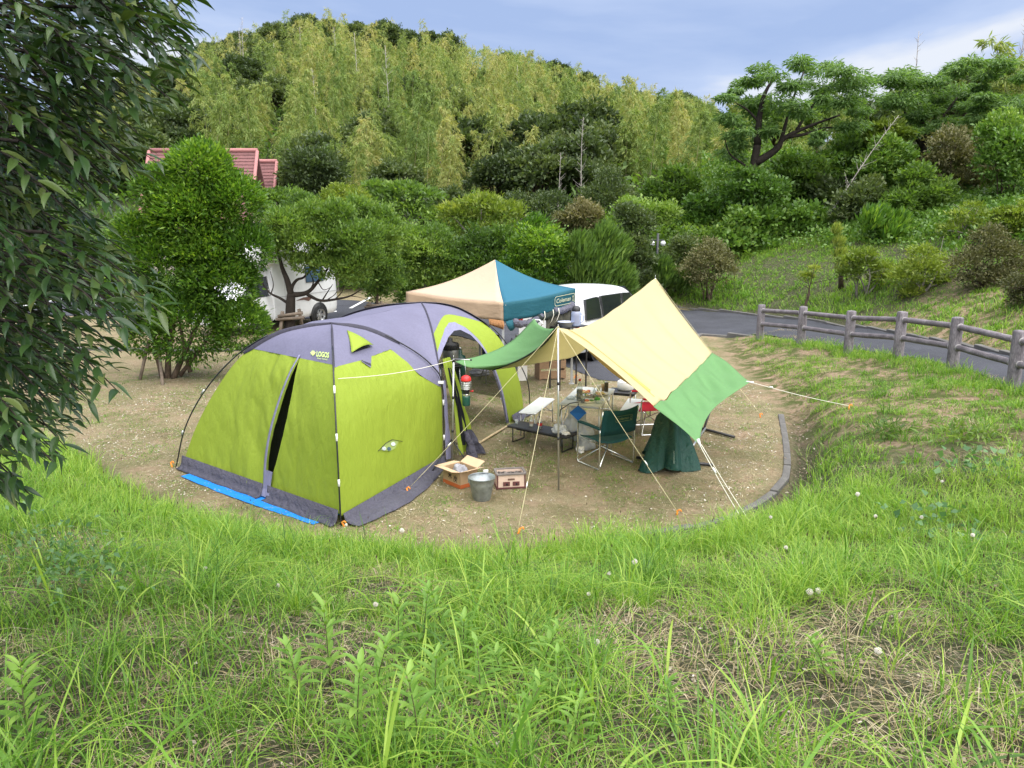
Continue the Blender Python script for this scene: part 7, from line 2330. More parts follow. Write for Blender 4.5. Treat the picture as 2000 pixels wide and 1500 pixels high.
for sx in (-1, 1):
    mb = MB(); mb.box((sx * .166, 0, .265), (.012, .05, .05)); mb.build("ear", zinc, t)
mb = MB(); mb.tube([(.168 * math.cos(a), .155 * math.sin(a) * .98, .285 + .012 * math.sin(a)) for a in np.linspace(0, PI, 15)], .005, n=6); mb.build("handle", zinc, t)
sp = gnd(948, 950)
t = thing("spray_bottle", "small red and white trigger bottle behind the bucket", "bottle", sp, .3)
mb = MB(); mb.lathe([(0, 0), (.035, 0), (.04, .02), (.04, .13), (.018, .17), (.016, .19)], n=12); mb.build("body", redpl, t)
mb = MB(); mb.box((.005, 0, .21), (.07, .025, .035)); mb.box((-.02, 0, .19), (.03, .022, .03)); mb.box((.03, 0, .18), (.01, .015, .05)); bevel(mb.build("trigger_head", paperw, t), .004)
g0, g1 = gnd(971, 957), gnd(1026, 954)
rzg = math.atan2(g1.y - g0.y, g1.x - g0.x); gw = (g1 - g0).length
gr_ = thing("clay_grill", "rectangular cream clay charcoal grill with dark rim", "grill", (g0 + g1) / 2, rzg)
clay = pbr("clay_cream", (.56, .42, .33), rough=.8, var=.1, vscale=9, bump=.2, bscale=50)
maroon = pbr("maroon_trim", (.10, .03, .03), rough=.6, var=.15)
soot = pbr("soot", (.012, .011, .011), rough=.9, var=.3)
gd, gh = .23, .19
mb = MB(); mb.box((0, gd / 2, .02), (gw + .02, gd + .02, .02)); mb.build("base_trim", maroon, gr_)
mb = MB(); mb.box((0, .012, gh / 2 + .02), (gw, .024, gh - .02)); mb.build("front_wall", clay, gr_)
mb = MB(); mb.box((0, gd - .012, gh / 2 + .02), (gw, .024, gh - .02)); mb.build("back_wall", clay, gr_)
for sx in (-1, 1):
    mb = MB(); mb.box((sx * (gw / 2 - .012), gd / 2, gh / 2 + .02), (.024, gd - .05, gh - .02)); mb.build("end_wall", clay, gr_)
    mb = MB(); mb.box((sx * (gw / 2 - .006), -.003, gh / 2 + .015), (.016, .008, gh - .01)); mb.build("corner_trim", maroon, gr_)
    mb = MB(); mb.box((sx * gw * .17, -.004, .075), (gw * .24, .008, .055)); mb.build("vent_door", maroon, gr_)
    mb = MB(); mb.box((sx * gw * .17 + .005, -.0095, .07), (gw * .06, .004, .025)); mb.build("vent_slot", soot, gr_)
mb = MB(); mb.box((0, -.004, .135), (gw * .24, .006, .022)); mb.build("name_plate", pbr("brown_plate", (.13, .07, .05)), gr_)
for (cx, cy, sx_, sy_) in ((0, .0, gw + .02, .035), (0, gd, gw + .02, .035), (-gw / 2, gd / 2, .035, gd - .03), (gw / 2, gd / 2, .035, gd - .03)):
    mb = MB(); mb.box((cx, cy, gh + .016), (sx_, sy_, .022)); bevel(mb.build("rim", pbr("rim_grey", (.15, .13, .12), rough=.7, var=.2), gr_), .004)
mb = MB(); mb.box((0, gd / 2, gh - .025), (gw - .06, gd - .06, .01)); mb.build("charcoal_bed", soot, gr_)
mb = MB()
for k in range(26):
    c = Vector((random.uniform(-gw * .42, gw * .42), random.uniform(.05, gd - .05), gh - .012)); s = random.uniform(.012, .022)
    mb.box(c, (s * 2, s * 1.2, s), Matrix.Rotation(random.uniform(0, 3), 3, 'Z') @ Matrix.Rotation(random.uniform(-.4, .4), 3, 'X'))
o = mb.build("charcoal", pbr("ash_coal", (.04, .038, .036), rough=.9, col2=(.26, .22, .20), vscale=40), gr_); o["kind"] = "stuff"

# ---- lantern and its tripod stand (rebuilt from the tarp's left pole)
hub = gnd(883, 906); hub.z = .36
for (px, py) in ((919, 912), (841, 927), (893, 868)):
    e = gnd(px, py)
    t = None
st = [o for o in COL.objects if o.get("label") == "shorter metal pole with black joints beside the tent door"][0]
st.name = "lantern_stand"; st["label"] = "metal lantern stand with black tripod legs beside the tent door"; st["category"] = "stand"
for (px, py) in ((919, 912), (841, 927), (893, 868)):
    e = gnd(px, py)
    mb = MB(); mb.tube([hub, e + Vector((0, 0, .01))], .010, n=7); mb.build("tripod_leg", pole_m, st, world=True)
arm0 = at(886, 701, 10.5); arm1 = at(920, 703, 10.42)
mb = MB(); mb.tube([arm0, arm1], .007, n=7); mb.build("hook_arm", silver, st, world=True)
mb = MB(); mb.lathe([(0, -.014), (.014, -.008), (.014, .008), (0, .014)], arm1, n=8); mb.build("arm_knob", pole_m, st, world=True)
lt = at(910, 733, 10.45)
lan = thing("lantern", "gas lantern with red cap hanging from the stand", "lantern", lt - Vector((0, 0, .43)), .2)
glassl = glassm("lantern_glass", (.92, .93, .93), clear=.5)
mb = MB(); mb.lathe([(0, .43), (.012, .432), (.035, .425), (.066, .405), (.068, .385), (.074, .372), (.074, .352), (.0, .35)], n=20); mb.build("cap", redpl, lan)
mb = MB(); mb.lathe([(.048, .35), (.05, .30), (.048, .235)], n=18); mb.build("globe", glassl, lan)
mb = MB(); mb.lathe([(0, .33), (.02, .32), (.026, .28), (.02, .245), (0, .24)], n=12); mb.build("mantle", paperw, lan)
for z in (.33, .295, .262, .24):
    mb = MB(); mb.tube([(.068 * math.cos(a), .068 * math.sin(a), z) for a in np.linspace(0, 2 * PI, 21)], .004, n=5, caps=False); mb.build("guard_ring", chrome, lan)
for k in range(6):
    a = k * PI / 3; mb = MB(); mb.tube([(.068 * math.cos(a), .068 * math.sin(a), .355), (.066 * math.cos(a), .066 * math.sin(a), .232)], .003, n=5); mb.build("guard_wire", chrome, lan)
mb = MB(); mb.lathe([(.0, .236), (.06, .236), (.058, .215), (.045, .205), (.045, .165), (.05, .15), (0, .15)], n=18); mb.build("burner", black_pl, lan)
mb = MB(); mb.lathe([(.05, .168), (.054, .155), (.05, .142)], n=18); mb.build("collar", chrome, lan)
mb = MB(); mb.lathe([(.04, .15), (.055, .135), (.057, .12), (.057, .012), (.05, .0), (0, 0)], n=20); mb.build("gas_canister", pbr("canister_green", (.010, .07, .05), rough=.35, var=.1, spec=.6), lan)
mb = MB(); mb.tube([(.05, 0, .20), (.085, 0, .20)], .006, n=6); mb.lathe([(0, -.012), (.012, -.01), (.012, .01), (0, .012)], (.09, 0, .2), n=8); mb.build("valve_knob", redpl, lan)
mb = MB(); mb.tube([Vector((0, 0, .43)), Vector((0.0, 0, .47)), arm0.lerp(arm1, .62) - lan.location], .003, n=5); mb.build("hanger", silver, lan)

# ---- pale stick lying on the ground, drinks tank inside the tent
mb = MB(); a, b = gnd(926, 874), gnd(992, 834); mb.tube([a + Vector((0, 0, .02)), a.lerp(b, .5) + Vector((0, 0, .026)), b + Vector((0, 0, .022))], [.018, .02, .018], n=7)
tag(mb.build("wooden_stick", pbr("pale_wood", (.44, .34, .20), rough=.8, var=.2, vscale=12), None), "pale wooden pole lying on the ground between tent and low table", "pole")
kp = at(880, 712, 14.6)
t = thing("drink_tank", "steel drink dispenser with black lid inside the tent", "dispenser", (kp.x, kp.y, kp.z))
mb = MB(); mb.lathe([(0, 0), (.15, 0), (.16, .02), (.16, .30), (.15, .32)], n=20); mb.build("tank", alu, t)
mb = MB(); mb.lathe([(.168, .30), (.172, .38), (.16, .42), (.05, .45), (.045, .52), (0, .52)], n=20); mb.build("lid", black_pl, t)
t2 = thing("folding_stand", "small stand under the drink dispenser inside the tent", "stand", (kp.x, kp.y, 0))
mb = MB(); mb.rbox((0, 0, kp.z - .012), (.44, .36, .02), .02); mb.build("top", black_pl, t2)
for sx in (-1, 1):
    for sy in (-1, 1):
        mb = MB(); mb.tube([(sx * .18, sy * .14, kp.z - .02), (sx * .2, sy * .16, 0)], .012, n=6); mb.build("leg", alu, t2)
gp2 = at(899, 716, 14.75)
t = thing("gas_cylinder", "dark green gas cylinder beside the drink dispenser", "cylinder", (gp2.x, gp2.y, 0))
mb = MB(); mb.lathe([(0, 0), (.11, 0), (.115, .02), (.115, .75), (.10, .82), (.04, .86), (.035, .95), (0, .95)], n=16); mb.build("tank", MATS["canister_green"], t)
mb = MB(); mb.lathe([(0, .95), (.03, .95), (.03, .99), (0, 1.0)], n=10); mb.build("valve", silver, t)
crumple("plastic_bag", "grey plastic bag on the ground inside the tent opening", "bag", gnd(935, 733), (.22, .16, .10), pbr("bag_light", (.5, .5, .52), rough=.35, trans=.25, var=.2), 15.0, "plastic bags")

# ---- things under the canopy
jp = at(1121, 636, 15.6)
t = thing("shelf_stand", "dark folding shelf under the canopy's right corner", "shelf", (jp.x - .1, 15.65, 0), R(35))
for z in (jp.z - .02, jp.z - .5):
    mb = MB(); mb.rbox((0, 0, z), (.75, .36, .025), .015); mb.build("shelf", black_pl, t)
for sx in (-1, 1):
    for sy in (-1, 1):
        mb = MB(); mb.box((sx * .35, sy * .16, jp.z / 2 - .02), (.025, .025, jp.z - .04)); mb.build("upright", black_pl, t)
t = thing("water_jug", "clear blue-tinted water jug with black lid under the canopy corner", "jug", (jp.x + .04, 15.6, jp.z))
bluep = glassm("jug_blue", (.55, .62, .80), clear=.45)
mb = MB(); mb.lathe([(0, 0), (.10, 0), (.105, .02), (.10, .10), (.105, .13), (.10, .2), (.105, .26), (.08, .30), (.05, .32)], n=18); mb.build("body", bluep, t)
mb = MB(); mb.lathe([(.085, .30), (.09, .36), (.07, .38), (.05, .40), (.0, .40)], n=18); mb.build("lid", black_pl, t)
mb = MB(); mb.tube([(.1, 0, .06), (.15, 0, .1), (.15, 0, .2), (.1, 0, .25)], .012, n=6); mb.build("handle", bluep, t)
t = thing("wash_tub", "pale plastic tub beside the water jug", "tub", (jp.x - .17, 15.55, jp.z))
mb = MB(); mb.lathe([(0, 0), (.13, 0), (.17, .09), (.175, .09), (.165, .085), (.125, .01), (0, .01)], n=20); mb.build("basin", pbr("tub_plastic", (.52, .55, .66), rough=.4), t)
cb_ = at(962, 655, 16.3)
t = thing("folded_chair", "folded navy camp chair under the canopy's tan side", "chair", (cb_.x, 16.3, 0), R(20))
navy = fabric("navy_canvas", (.015, .025, .09), wr=.5)
mb = MB(); mb.loft([[(-.22, 0, .45), (.2, .05, .5)], [(-.25, -.04, .8), (.22, .02, .82)], [(-.2, -.02, 1.05), (.15, .04, 1.0)]]); thicken(mb.build("backrest", navy, t), .03)
mb = MB(); mb.loft([[(-.2, -.3, .48), (.2, -.28, .45)], [(-.22, 0, .42), (.2, .05, .42)]]); thicken(mb.build("seat", navy, t), .03)
for sx in (-1, 1):
    mb = MB(); mb.tube([(sx * .24, -.25, 0), (sx * .1, .05, .95)], .011, n=6); mb.build("leg", alu, t)
    mb = MB(); mb.tube([(sx * .24, .22, 0), (sx * .22, -.28, .5)], .011, n=6); mb.build("leg", alu, t)
t = thing("carry_bag", "brown bag leaning beside the navy chair under the canopy", "bag", (cb_.x + .32, 16.2, 0), .4)
mb = MB(); mb.tube([(0, 0, .0), (0, 0, .3), (.02, 0, .6), (.04, 0, .82)], [.13, .16, .14, .06], n=12); mb.build("sack", fabric("brown_bag", (.12, .075, .05), wr=.8), t)
mb = MB(); mb.tube([(.04, 0, .8), (.1, 0, .95), (.14, 0, .8)], .012, n=6); mb.build("handle", pole_m, t)
ck = at(1018, 662, 16.4)
t = thing("carton", "white carton with red corner under the canopy", "box", (ck.x, 16.4, 0), .3)
mb = MB(); mb.box((0, 0, .5), (.22, .2, 1.0)); bevel(mb.build("body", paperw, t), .01)
mb = MB(); mb.box((0, -.101, .42), (.2, .006, .16)); mb.build("red_print", redpl, t)
bx = at(1075, 640, 16.6)
t = thing("wooden_crate", "brown crate with supplies behind the tarp's near peak", "crate", (bx.x, 16.6, 0), .25)
for z in (.12, .34, .56, .78):
    mb = MB(); mb.box((0, -.2, z), (.6, .02, .17)); mb.build("slat", pbr("crate_wood", (.30, .19, .11), rough=.85, var=.2, vscale=10, stretch=(1, 1, 6)), t)
for sx in (-1, 1):
    mb = MB(); mb.box((sx * .28, 0, .45), (.03, .4, .88)); mb.build("end_panel", MATS["crate_wood"], t)
mb = MB(); mb.box((0, 0, .86), (.6, .42, .03)); mb.build("lid", MATS["crate_wood"], t)
# ------------------------------------------------------------------ vehicles
carpaint = pbr("white_paint", (.74, .75, .76), rough=.28, var=.03, vscale=2, coat=.5, spec=.5)
tint_glass = pbr("tinted_glass", (.012, .015, .017), rough=.06, var=.1, spec=.8)
rubber = pbr("tyre_rubber", (.014, .014, .015), rough=.85, var=.2, vscale=12)
rim_m = pbr("wheel_alloy", (.55, .56, .57), rough=.3, metal=.8, var=.06)
lamp_red = pbr("tail_lamp", (.32, .01, .012), rough=.15, spec=.7)
lamp_clr = pbr("head_lamp", (.55, .57, .6), rough=.1, spec=.8)
trim_b = pbr("black_trim", (.02, .02, .022), rough=.5)

def wheel(parent, x, y, r=.33, w=.21, side=-1):
    wroot = None
    ax = Matrix.Rotation(R(90), 3, 'X')
    mb = MB(); mb.lathe([(r * .62, -w / 2), (r * .9, -w / 2), (r * .985, -w * .36), (r, -w * .2), (r, w * .2), (r * .985, w * .36), (r * .9, w / 2), (r * .62, w / 2)], (x, y, r), n=28, axis=ax)
    ty = mb.build("wheel", rubber, parent)
    mb = MB(); yy = y + side * (w / 2 - .015)
    mb.lathe([(r * .64, -w * .3), (r * .63, -.002), (r * .56, .0), (r * .54, -.03 * -side * 0), (r * .54, -.025)], (x, yy, r), n=28, axis=ax)
    for k in range(6):
        a = k * PI / 3
        d = Vector((math.cos(a), 0, math.sin(a))); s = Vector((-d.z, 0, d.x))
        c0 = Vector((x, yy, r))
        mb.add([c0 + d * r * .12 + s * .035, c0 + d * r * .58 + s * .05, c0 + d * r * .58 - s * .05, c0 + d * r * .12 - s * .035,
                c0 + d * r * .12 + s * .035 + Vector((0, -side * .03, 0)), c0 + d * r * .58 + s * .05 + Vector((0, -side * .03, 0)), c0 + d * r * .58 - s * .05 + Vector((0, -side * .03, 0)), c0 + d * r * .12 - s * .035 + Vector((0, -side * .03, 0))],
               [(0, 1, 2, 3), (0, 4, 5, 1), (1, 5, 6, 2), (2, 6, 7, 3)])
    mb.lathe([(0, side * .004 * 0), (.05, 0), (.055, .012), (.0, .014)], (x, yy, r), n=12, axis=ax)
    rm = mb.build("rim", rim_m, ty)
    mb = MB(); mb.lathe([(0, 0), (r * .6, 0)], (x, y + side * (w / 2 - .07), r), n=20, axis=ax); mb.build("brake_disc", trim_b, ty)
    return ty

def car_body(parent, stations, W, name="body", m=None, nz=None):
    """stations: (x, z_bottom, z_belt, z_roof, half width at belt, half width at roof)"""
    rows = []
    for (x, zb, zm, zr, wb, wr) in stations:
        half = []
        prof = [(wb * .90, zb), (wb * .985, zb + .10), (wb, zb + .28), (wb, zm - .02), (wb * .985, zm + .04)]
        n = 4
        for k in range(1, n + 1):
            t = k / n
            prof.append((wb * .985 + (wr - wb * .985) * t ** 1.3, zm + .04 + (zr - .10 - zm - .04) * t))
        prof += [(wr * .95, zr - .045), (wr * .82, zr - .012), (wr * .5, zr + .008), (0, zr + .018)]
        rows.append([(x, -y, z) for y, z in prof] + [(x, y, z) for y, z in prof[::-1][1:]])
    mb = MB(); mb.loft(rows, closed=False, smooth=True)
    mb.add(rows[0], [tuple(range(len(rows[0])))]); mb.add(rows[-1], [tuple(range(len(rows[-1])))])
    # floor
    mb.add([rows[0][0], rows[-1][0], rows[-1][-1], rows[0][-1]], [(0, 1, 2, 3)])
    o = mb.build(name, m or carpaint, parent)
    md = o.modifiers.new("sub", 'SUBSURF'); md.levels = 1; md.render_levels = 1
    return o
def side_glass(parent, pts, y0, m=None, name="window", tilt=.0, zref=1.0, frame=True):
    """outline pts (x, z) on the side of the car; y leans in with height"""
    f = lambda x, z, o: (x, y0 + (1 if y0 < 0 else -1) * max(0, z - zref) * tilt - (o if y0 > 0 else -o) * -1 * 1, z)
    s = -1 if y0 < 0 else 1
    P3 = [Vector((x, y0 - s * max(0, z - zref) * tilt + s * .004, z)) for x, z in pts]
    mb = MB(); mb.prism(P3, (0, -s * .07, 0)); g = mb.build(name, m or tint_glass, parent)
    bevel(g, .006)
    if frame:
        c = sum(P3, Vector()) / len(P3)
        rows = [[c + (p - c) * 1.0 + Vector((0, s * .002, 0)) for p in P3], [c + (p - c) * 1.055 + Vector((0, s * .003, 0)) for p in P3]]
        mb = MB(); mb.loft(rows, closed=True); thicken(mb.build("window_seal", trim_b, g), .004)
    return g

# white minivan behind the canopy, tail towards the camera's left
rear = Vector((1.62, 18.0, 0)); hd = Vector((.53, .848, 0)).normalized()
lat = Vector((hd.y, -hd.x, 0))
rz = math.atan2(hd.y, hd.x)
van = thing("minivan", "white minivan with dark windows parked behind the canopy", "van", rear - lat * .9 + hd * 0, rz)
st_ = [(0.0, .36, .98, 1.50, .80, .66), (.04, .30, 1.0, 1.66, .86, .70), (.25, .27, 1.0, 1.74, .90, .72), (1.2, .26, .98, 1.78, .90, .73), (2.4, .26, .97, 1.77, .90, .73), (3.0, .26, .96, 1.70, .90, .71), (3.5, .26, .95, 1.50, .90, .68), (4.0, .26, .95, 1.20, .88, .68), (4.3, .27, .92, 1.06, .86, .70), (4.65, .30, .82, .94, .80, .68), (4.78, .38, .68, .80, .70, .60)]
car_body(van, st_, 1.8)
for s in (-1, 1):
    y = s * .918
    side_glass(van, [(.28, 1.08), (1.12, 1.06), (1.12, 1.54), (.95, 1.57), (.40, 1.55)], y, tilt=.19, zref=1.04)
    side_glass(van, [(1.24, 1.06), (2.38, 1.04), (2.38, 1.55), (1.24, 1.57)], y, tilt=.19, zref=1.04)
    side_glass(van, [(2.50, 1.04), (3.55, 1.02), (3.35, 1.28), (2.98, 1.52), (2.50, 1.55)], y, tilt=.19, zref=1.04)
    for x in (1.18, 2.44, 3.55):
        mb = MB(); mb.box((x, s * .902, .70), (.008, .008, .70)); mb.build("door_gap", trim_b, van)
    for x in (1.35, 3.35):
        mb = MB(); mb.rbox((x + .8 if x < 2 else x - .75, s * .915, .92), (.17, .02, .03), .008); mb.build("door_handle", carpaint, van)
    mb = MB(); mb.box((2.2, s * .895, .33), (2.3, .03, .10)); mb.build("side_sill", carpaint, van)
    mb = MB(); mb.rbox((3.62, s * 1.02, 1.12), (.10, .2, .16), .03); bevel(mb.build("mirror", carpaint, van), .02)
    mb = MB(); mb.rbox((.02, s * .77, 1.12), (.06, .16, .42), .02); mb.build("tail_light", lamp_red, van)
    mb = MB(); mb.rbox((4.58, s * .62, .80), (.2, .3, .14), .03); mb.build("headlight", lamp_clr, van)
    for x in (.95, 3.85):
        wheel(van, x, s * .815, .325, .2, s)
        ax = Matrix.Rotation(R(90), 3, 'X')
        mb = MB(); mb.lathe([(.0, 0), (.385, 0), (.385, .012)], (x, s * .896, .34), n=26, axis=ax); mb.build("wheel_arch", trim_b, van)
mb = MB(); mb.add([(-.012, -.62, 1.12), (-.012, .62, 1.12), (.05, .56, 1.54), (.05, -.56, 1.54)], [(0, 1, 2, 3)]); thicken(mb.build("rear_window", tint_glass, van), .02)
mb = MB(); mb.add([(4.06, -.66, 1.16), (4.06, .66, 1.16), (3.18, .60, 1.66), (3.18, -.60, 1.66)], [(0, 1, 2, 3)]); thicken(mb.build("windscreen", tint_glass, van), .03)
mb = MB(); mb.rbox((.0, 0, .46), (.16, 1.66, .24), .05); bevel(mb.build("rear_bumper", carpaint, van), .03, 3)
mb = MB(); mb.rbox((4.74, 0, .44), (.16, 1.5, .26), .05); bevel(mb.build("front_bumper", carpaint, van), .03, 3)
mb = MB(); mb.box((-.085, 0, .62), (.01, .33, .165)); mb.build("number_plate", paperw, van)

# cab-over camper in the parking lot
fw, rw = gnd(529, 650), gnd(621, 634)
hd = (fw - rw).normalized(); rz = math.atan2(hd.y, hd.x)
wb_ = 2.5
lat_l = Vector((-hd.y, hd.x, 0))       # left side of the vehicle faces the camera
org = rw + hd * 0 - lat_l * .88
org = org - hd * 1.0
camper = thing("camper_van", "white cab-over camper parked behind the forked tree", "camper", org, rz)
st_ = [(0.0, .38, 1.2, 2.62, .90, .82), (.06, .33, 1.2, 2.72, .97, .88), (1.0, .32, 1.2, 2.80, .98, .90), (2.3, .32, 1.2, 2.80, .98, .90), (3.0, .32, 1.15, 2.78, .97, .88)]
car_body(camper, st_, 1.96)
st_ = [(2.95, .32, 1.12, 1.95, .90, .70), (3.6, .32, 1.10, 1.94, .88, .68), (3.95, .32, 1.08, 1.80, .87, .66), (4.25, .33, 1.06, 1.30, .86, .68), (4.45, .36, .98, 1.12, .84, .70), (4.72, .40, .80, .92, .78, .68)]
car_body(camper, st_, 1.7, name="cab")
st_ = [(2.9, 1.98, 2.30, 2.76, .97, .88), (3.7, 2.02, 2.30, 2.72, .96, .86), (4.15, 2.08, 2.28, 2.56, .90, .74), (4.35, 2.16, 2.26, 2.38, .78, .60)]
car_body(camper, st_, 1.9, name="overcab_bunk")
for s in (-1, 1):
    side_glass(camper, [(3.1, 1.15), (4.08, 1.12), (3.85, 1.62), (3.1, 1.72)], s * .885, tilt=.2, zref=1.12)
    side_glass(camper, [(.75, 1.45), (1.55, 1.45), (1.55, 1.95), (.75, 1.95)], s * .985, m=pbr("camper_glass", (.07, .12, .19), rough=.1, spec=.8), tilt=.05, zref=1.2)
    for pts in ([(1.25, .98), (1.75, .98), (2.1, .90), (1.72, .90), (1.5, .84)],):
        P3 = [Vector((x, s * .992, z)) for x, z in pts]
        mb = MB(); mb.prism(P3, (0, s * .002, 0)); mb.build("stripe", pbr("swoosh_brown", (.13, .07, .055), rough=.5) if pts[0][0] > .5 else pbr("swoosh_red", (.35, .09, .08), rough=.5), camper)
    mb = MB(); mb.box((2.55, s * .985, 1.5), (.008, .006, 1.9)); mb.build("door_gap", pbr("gap_grey", (.35, .35, .36)), camper)
    mb = MB(); mb.box((1.5, s * .990, 1.08), (2.9, .006, .015)); mb.build("side_crease", pbr("gap_grey", (.35, .35, .36)), camper)
    mb = MB(); mb.rbox((4.0, s * 1.0, 1.25), (.08, .2, .22), .03); mb.build("mirror", trim_b, camper)
    mb = MB(); mb.rbox((4.6, s * .62, .82), (.18, .28, .16), .03); mb.build("headlight", lamp_clr, camper)
    for x in (1.0, 1.0 + wb_):
        wheel(camper, x, s * ((.978 if x < 2 else .885) - .082), .33, .2, s)
        ax = Matrix.Rotation(R(90), 3, 'X')
        mb = MB(); mb.lathe([(.0, 0), (.40, 0), (.40, .012)], (x, s * (.978 if x < 2 else .885), .36), n=26, axis=ax); mb.build("wheel_arch", trim_b, camper)
mb = MB(); mb.add([(4.28, -.64, 1.20), (4.28, .64, 1.20), (3.88, .60, 1.80), (3.88, -.60, 1.80)], [(0, 1, 2, 3)]); thicken(mb.build("windscreen", tint_glass, camper), .03)
mb = MB(); mb.rbox((4.68, 0, .46), (.16, 1.6, .24), .05); bevel(mb.build("front_bumper", carpaint, camper), .03, 3)

# ------------------------------------------------------------------ fence of log-look posts and rails
fence_m = pbr("concrete_log", (.175, .158, .168), rough=.85, var=.45, vscale=7, bump=1.0, bscale=34, stretch=(1, 1, .25), fine=.35, fscale=70, spec=.2)
rail_m = pbr("concrete_log_rail", (.18, .16, .168), rough=.85, var=.3, vscale=5, bump=.6, bscale=40, fine=.25, fscale=70, spec=.2)
collar_m = pbr("pale_mortar", (.34, .32, .31), rough=.9, var=.2)
FP = [(7.72, 8.7), (7.9, 10.3), (7.99, 11.98), (7.93, 13.6), (7.80, 15.3), (7.58, 17.1), (7.22, 19.0), (6.82, 20.95)]
fence = thing("log_fence", "low fence of grey log-look posts and double rails along the road", "fence", (7.8, 15, tz(7.8, 15)))
zs_ = [tz(x, y) for x, y in FP]
for i, (x, y) in enumerate(FP):
    mb = MB()
    zg = zs_[i]
    prof = [(.103, -.3), (.105, 0), (.101, .3), (.103, .62), (.100, .93), (.092, .955), (.05, .965), (0, .967)]
    mb.lathe(prof, (x, y, zg), n=16)
    o = mb.build("post", fence_m, fence, world=True)
for i in range(len(FP) - 1):
    for hz in (.80, .43):
        a = Vector((*FP[i], zs_[i] + hz)); b = Vector((*FP[i + 1], zs_[i + 1] + hz))
        d = (b - a).normalized()
        mb = MB(); k = 10
        mb.tube([a.lerp(b, j / k) + Vector((0, 0, .006 * mnoise.noise(Vector((i, j * .7, hz * 9))))) for j in range(k + 1)], [.055 * (1 + .06 * mnoise.noise(Vector((i * 3, j, hz)))) for j in range(k + 1)], n=12)
        mb.build("rail", rail_m, fence, world=True)
        for c, s in ((a, 1), (b, -1)):
            mb = MB(); mb.tube([c + d * s * .092, c + d * s * .125], .060, n=12); mb.build("collar", collar_m, fence, world=True)

# ------------------------------------------------------------------ street lamp
lp = at(1280, 590, 33.0); zb = tz(lp.x, 33.0); ztop = at(1280, 456, 33).z
lamp = thing("street_lamp", "dark street lamp with two white globes behind the tarp peak", "street lamp", (lp.x, 33.0, zb))
mb = MB(); mb.lathe([(.09, 0), (.085, .5), (.065, .55), (.055, ztop - zb), (0, ztop - zb + .02)], n=12); mb.build("pole", pbr("lamp_pole", (.025, .027, .032), rough=.5), lamp)
zc = at(1280, 473, 33).z - zb
mb = MB(); mb.tube([(-.27, 0, zc + .08), (.27, 0, zc + .08)], .028, n=8); mb.build("crossarm", MATS["lamp_pole"], lamp)
for s in (-1, 1):
    mb = MB(); mb.lathe([(0, -.115), (.06, -.1), (.105, -.05), (.115, 0), (.105, .05), (.06, .1), (0, .115)], (s * .23, 0, zc - .05), n=16); mb.build("globe", pbr("globe_white", (.82, .83, .85), rough=.35, trans=.3), lamp)
    mb = MB(); mb.tube([(s * .23, 0, zc + .08), (s * .23, 0, zc + .04)], .05, n=8); mb.build("globe_cap", MATS["lamp_pole"], lamp)

# ------------------------------------------------------------------ cottage with steep red roofs
tile_m = pbr("red_roof_tile", (.165, .072, .070), rough=.8, var=.22, vscale=1.2, fine=.2, fscale=14, bump=.4, bscale=18)
verge_m = pbr("roof_verge", (.33, .14, .135), rough=.7, var=.08)
wall_m = pbr("cottage_wall", (.42, .36, .30), rough=.85, var=.1)
def steep_house(label, x0, x1, yr, zr, ye, ze, courses, yb):
    root = thing("cottage", label, "house", ((x0 + x1) / 2, yr, tz((x0 + x1) / 2, yr)), 0, "red-roofed cottages")
    dy, dz = (ye - yr), (ze - zr)
    nrm = Vector((0, dz, -dy)).normalized()
    if nrm.z < 0: nrm = -nrm
    roof_ = None
    mb = MB(); mb.prism([Vector((x0, yr, zr)), Vector((x1, yr, zr)), Vector((x1, ye, ze)), Vector((x0, ye, ze))], -nrm * .1); roof_ = mb.build("roof", tile_m, root, world=True)
    sl = Vector((0, dy, dz))
    for k in range(courses):
        a = Vector((0, yr, zr)) + sl * (k / courses); b = Vector((0, yr, zr)) + sl * ((k + 1.15) / courses)
        w = .0
        mb = MB()
        xa, xb = x0, x1
        mb.prism([Vector((xa, a.y, a.z)) + nrm * .012, Vector((xb, a.y, a.z)) + nrm * .012, Vector((xb, b.y, b.z)) + nrm * .05, Vector((xa, b.y, b.z)) + nrm * .05], -nrm * .02)
        mb.build("tile_course", tile_m, roof_, world=True)
    mb = MB(); mb.prism([Vector((x0, yr, zr)), Vector((x1, yr, zr)), Vector((x1, 2 * yr - ye, ze)), Vector((x0, 2 * yr - ye, ze))], -Vector((0, -nrm.y, nrm.z)) * .1); mb.build("roof", tile_m, root, world=True)
    for x in (x0, x1):
        mb = MB(); mb.tube([Vector((x, yr, zr)) + nrm * .05, Vector((x, ye, ze)) + nrm * .07], .11, n=6); mb.build("verge", verge_m, root, world=True)
    mb = MB(); mb.tube([(x0, yr, zr + .07), (x1, yr, zr + .07)], .12, n=8); mb.build("ridge", verge_m, root, world=True)
    zg = 0.0
    mb = MB(); i_ = .5
    P = [Vector((x1 - i_, ye + .4, zg)), Vector((x1 - i_, 2 * yr - ye - .4, zg)), Vector((x1 - i_, 2 * yr - ye - .4, ze + .3)), Vector((x1 - i_, yr, zr - .3)), Vector((x1 - i_, ye + .4, ze + .3))]
    mb.prism(P, (-(x1 - x0) + 2 * i_, 0, 0)); mb.build("wall", wall_m, root, world=True)
    mb = MB(); mb.box(((x0 + x1) / 2, ye + .38, 1.3), (1.2, .06, 1.2)); w_ = mb.build("window", tint_glass, root, world=True)
    mb = MB(); mb.box(((x0 + x1) / 2, ye + .36, .62), (1.4, .14, .08)); mb.build("window_sill", wall_m, w_, world=False) if False else None
    return root
pr = at(503, 296, 47); pe = at(540, 404, 44.6)
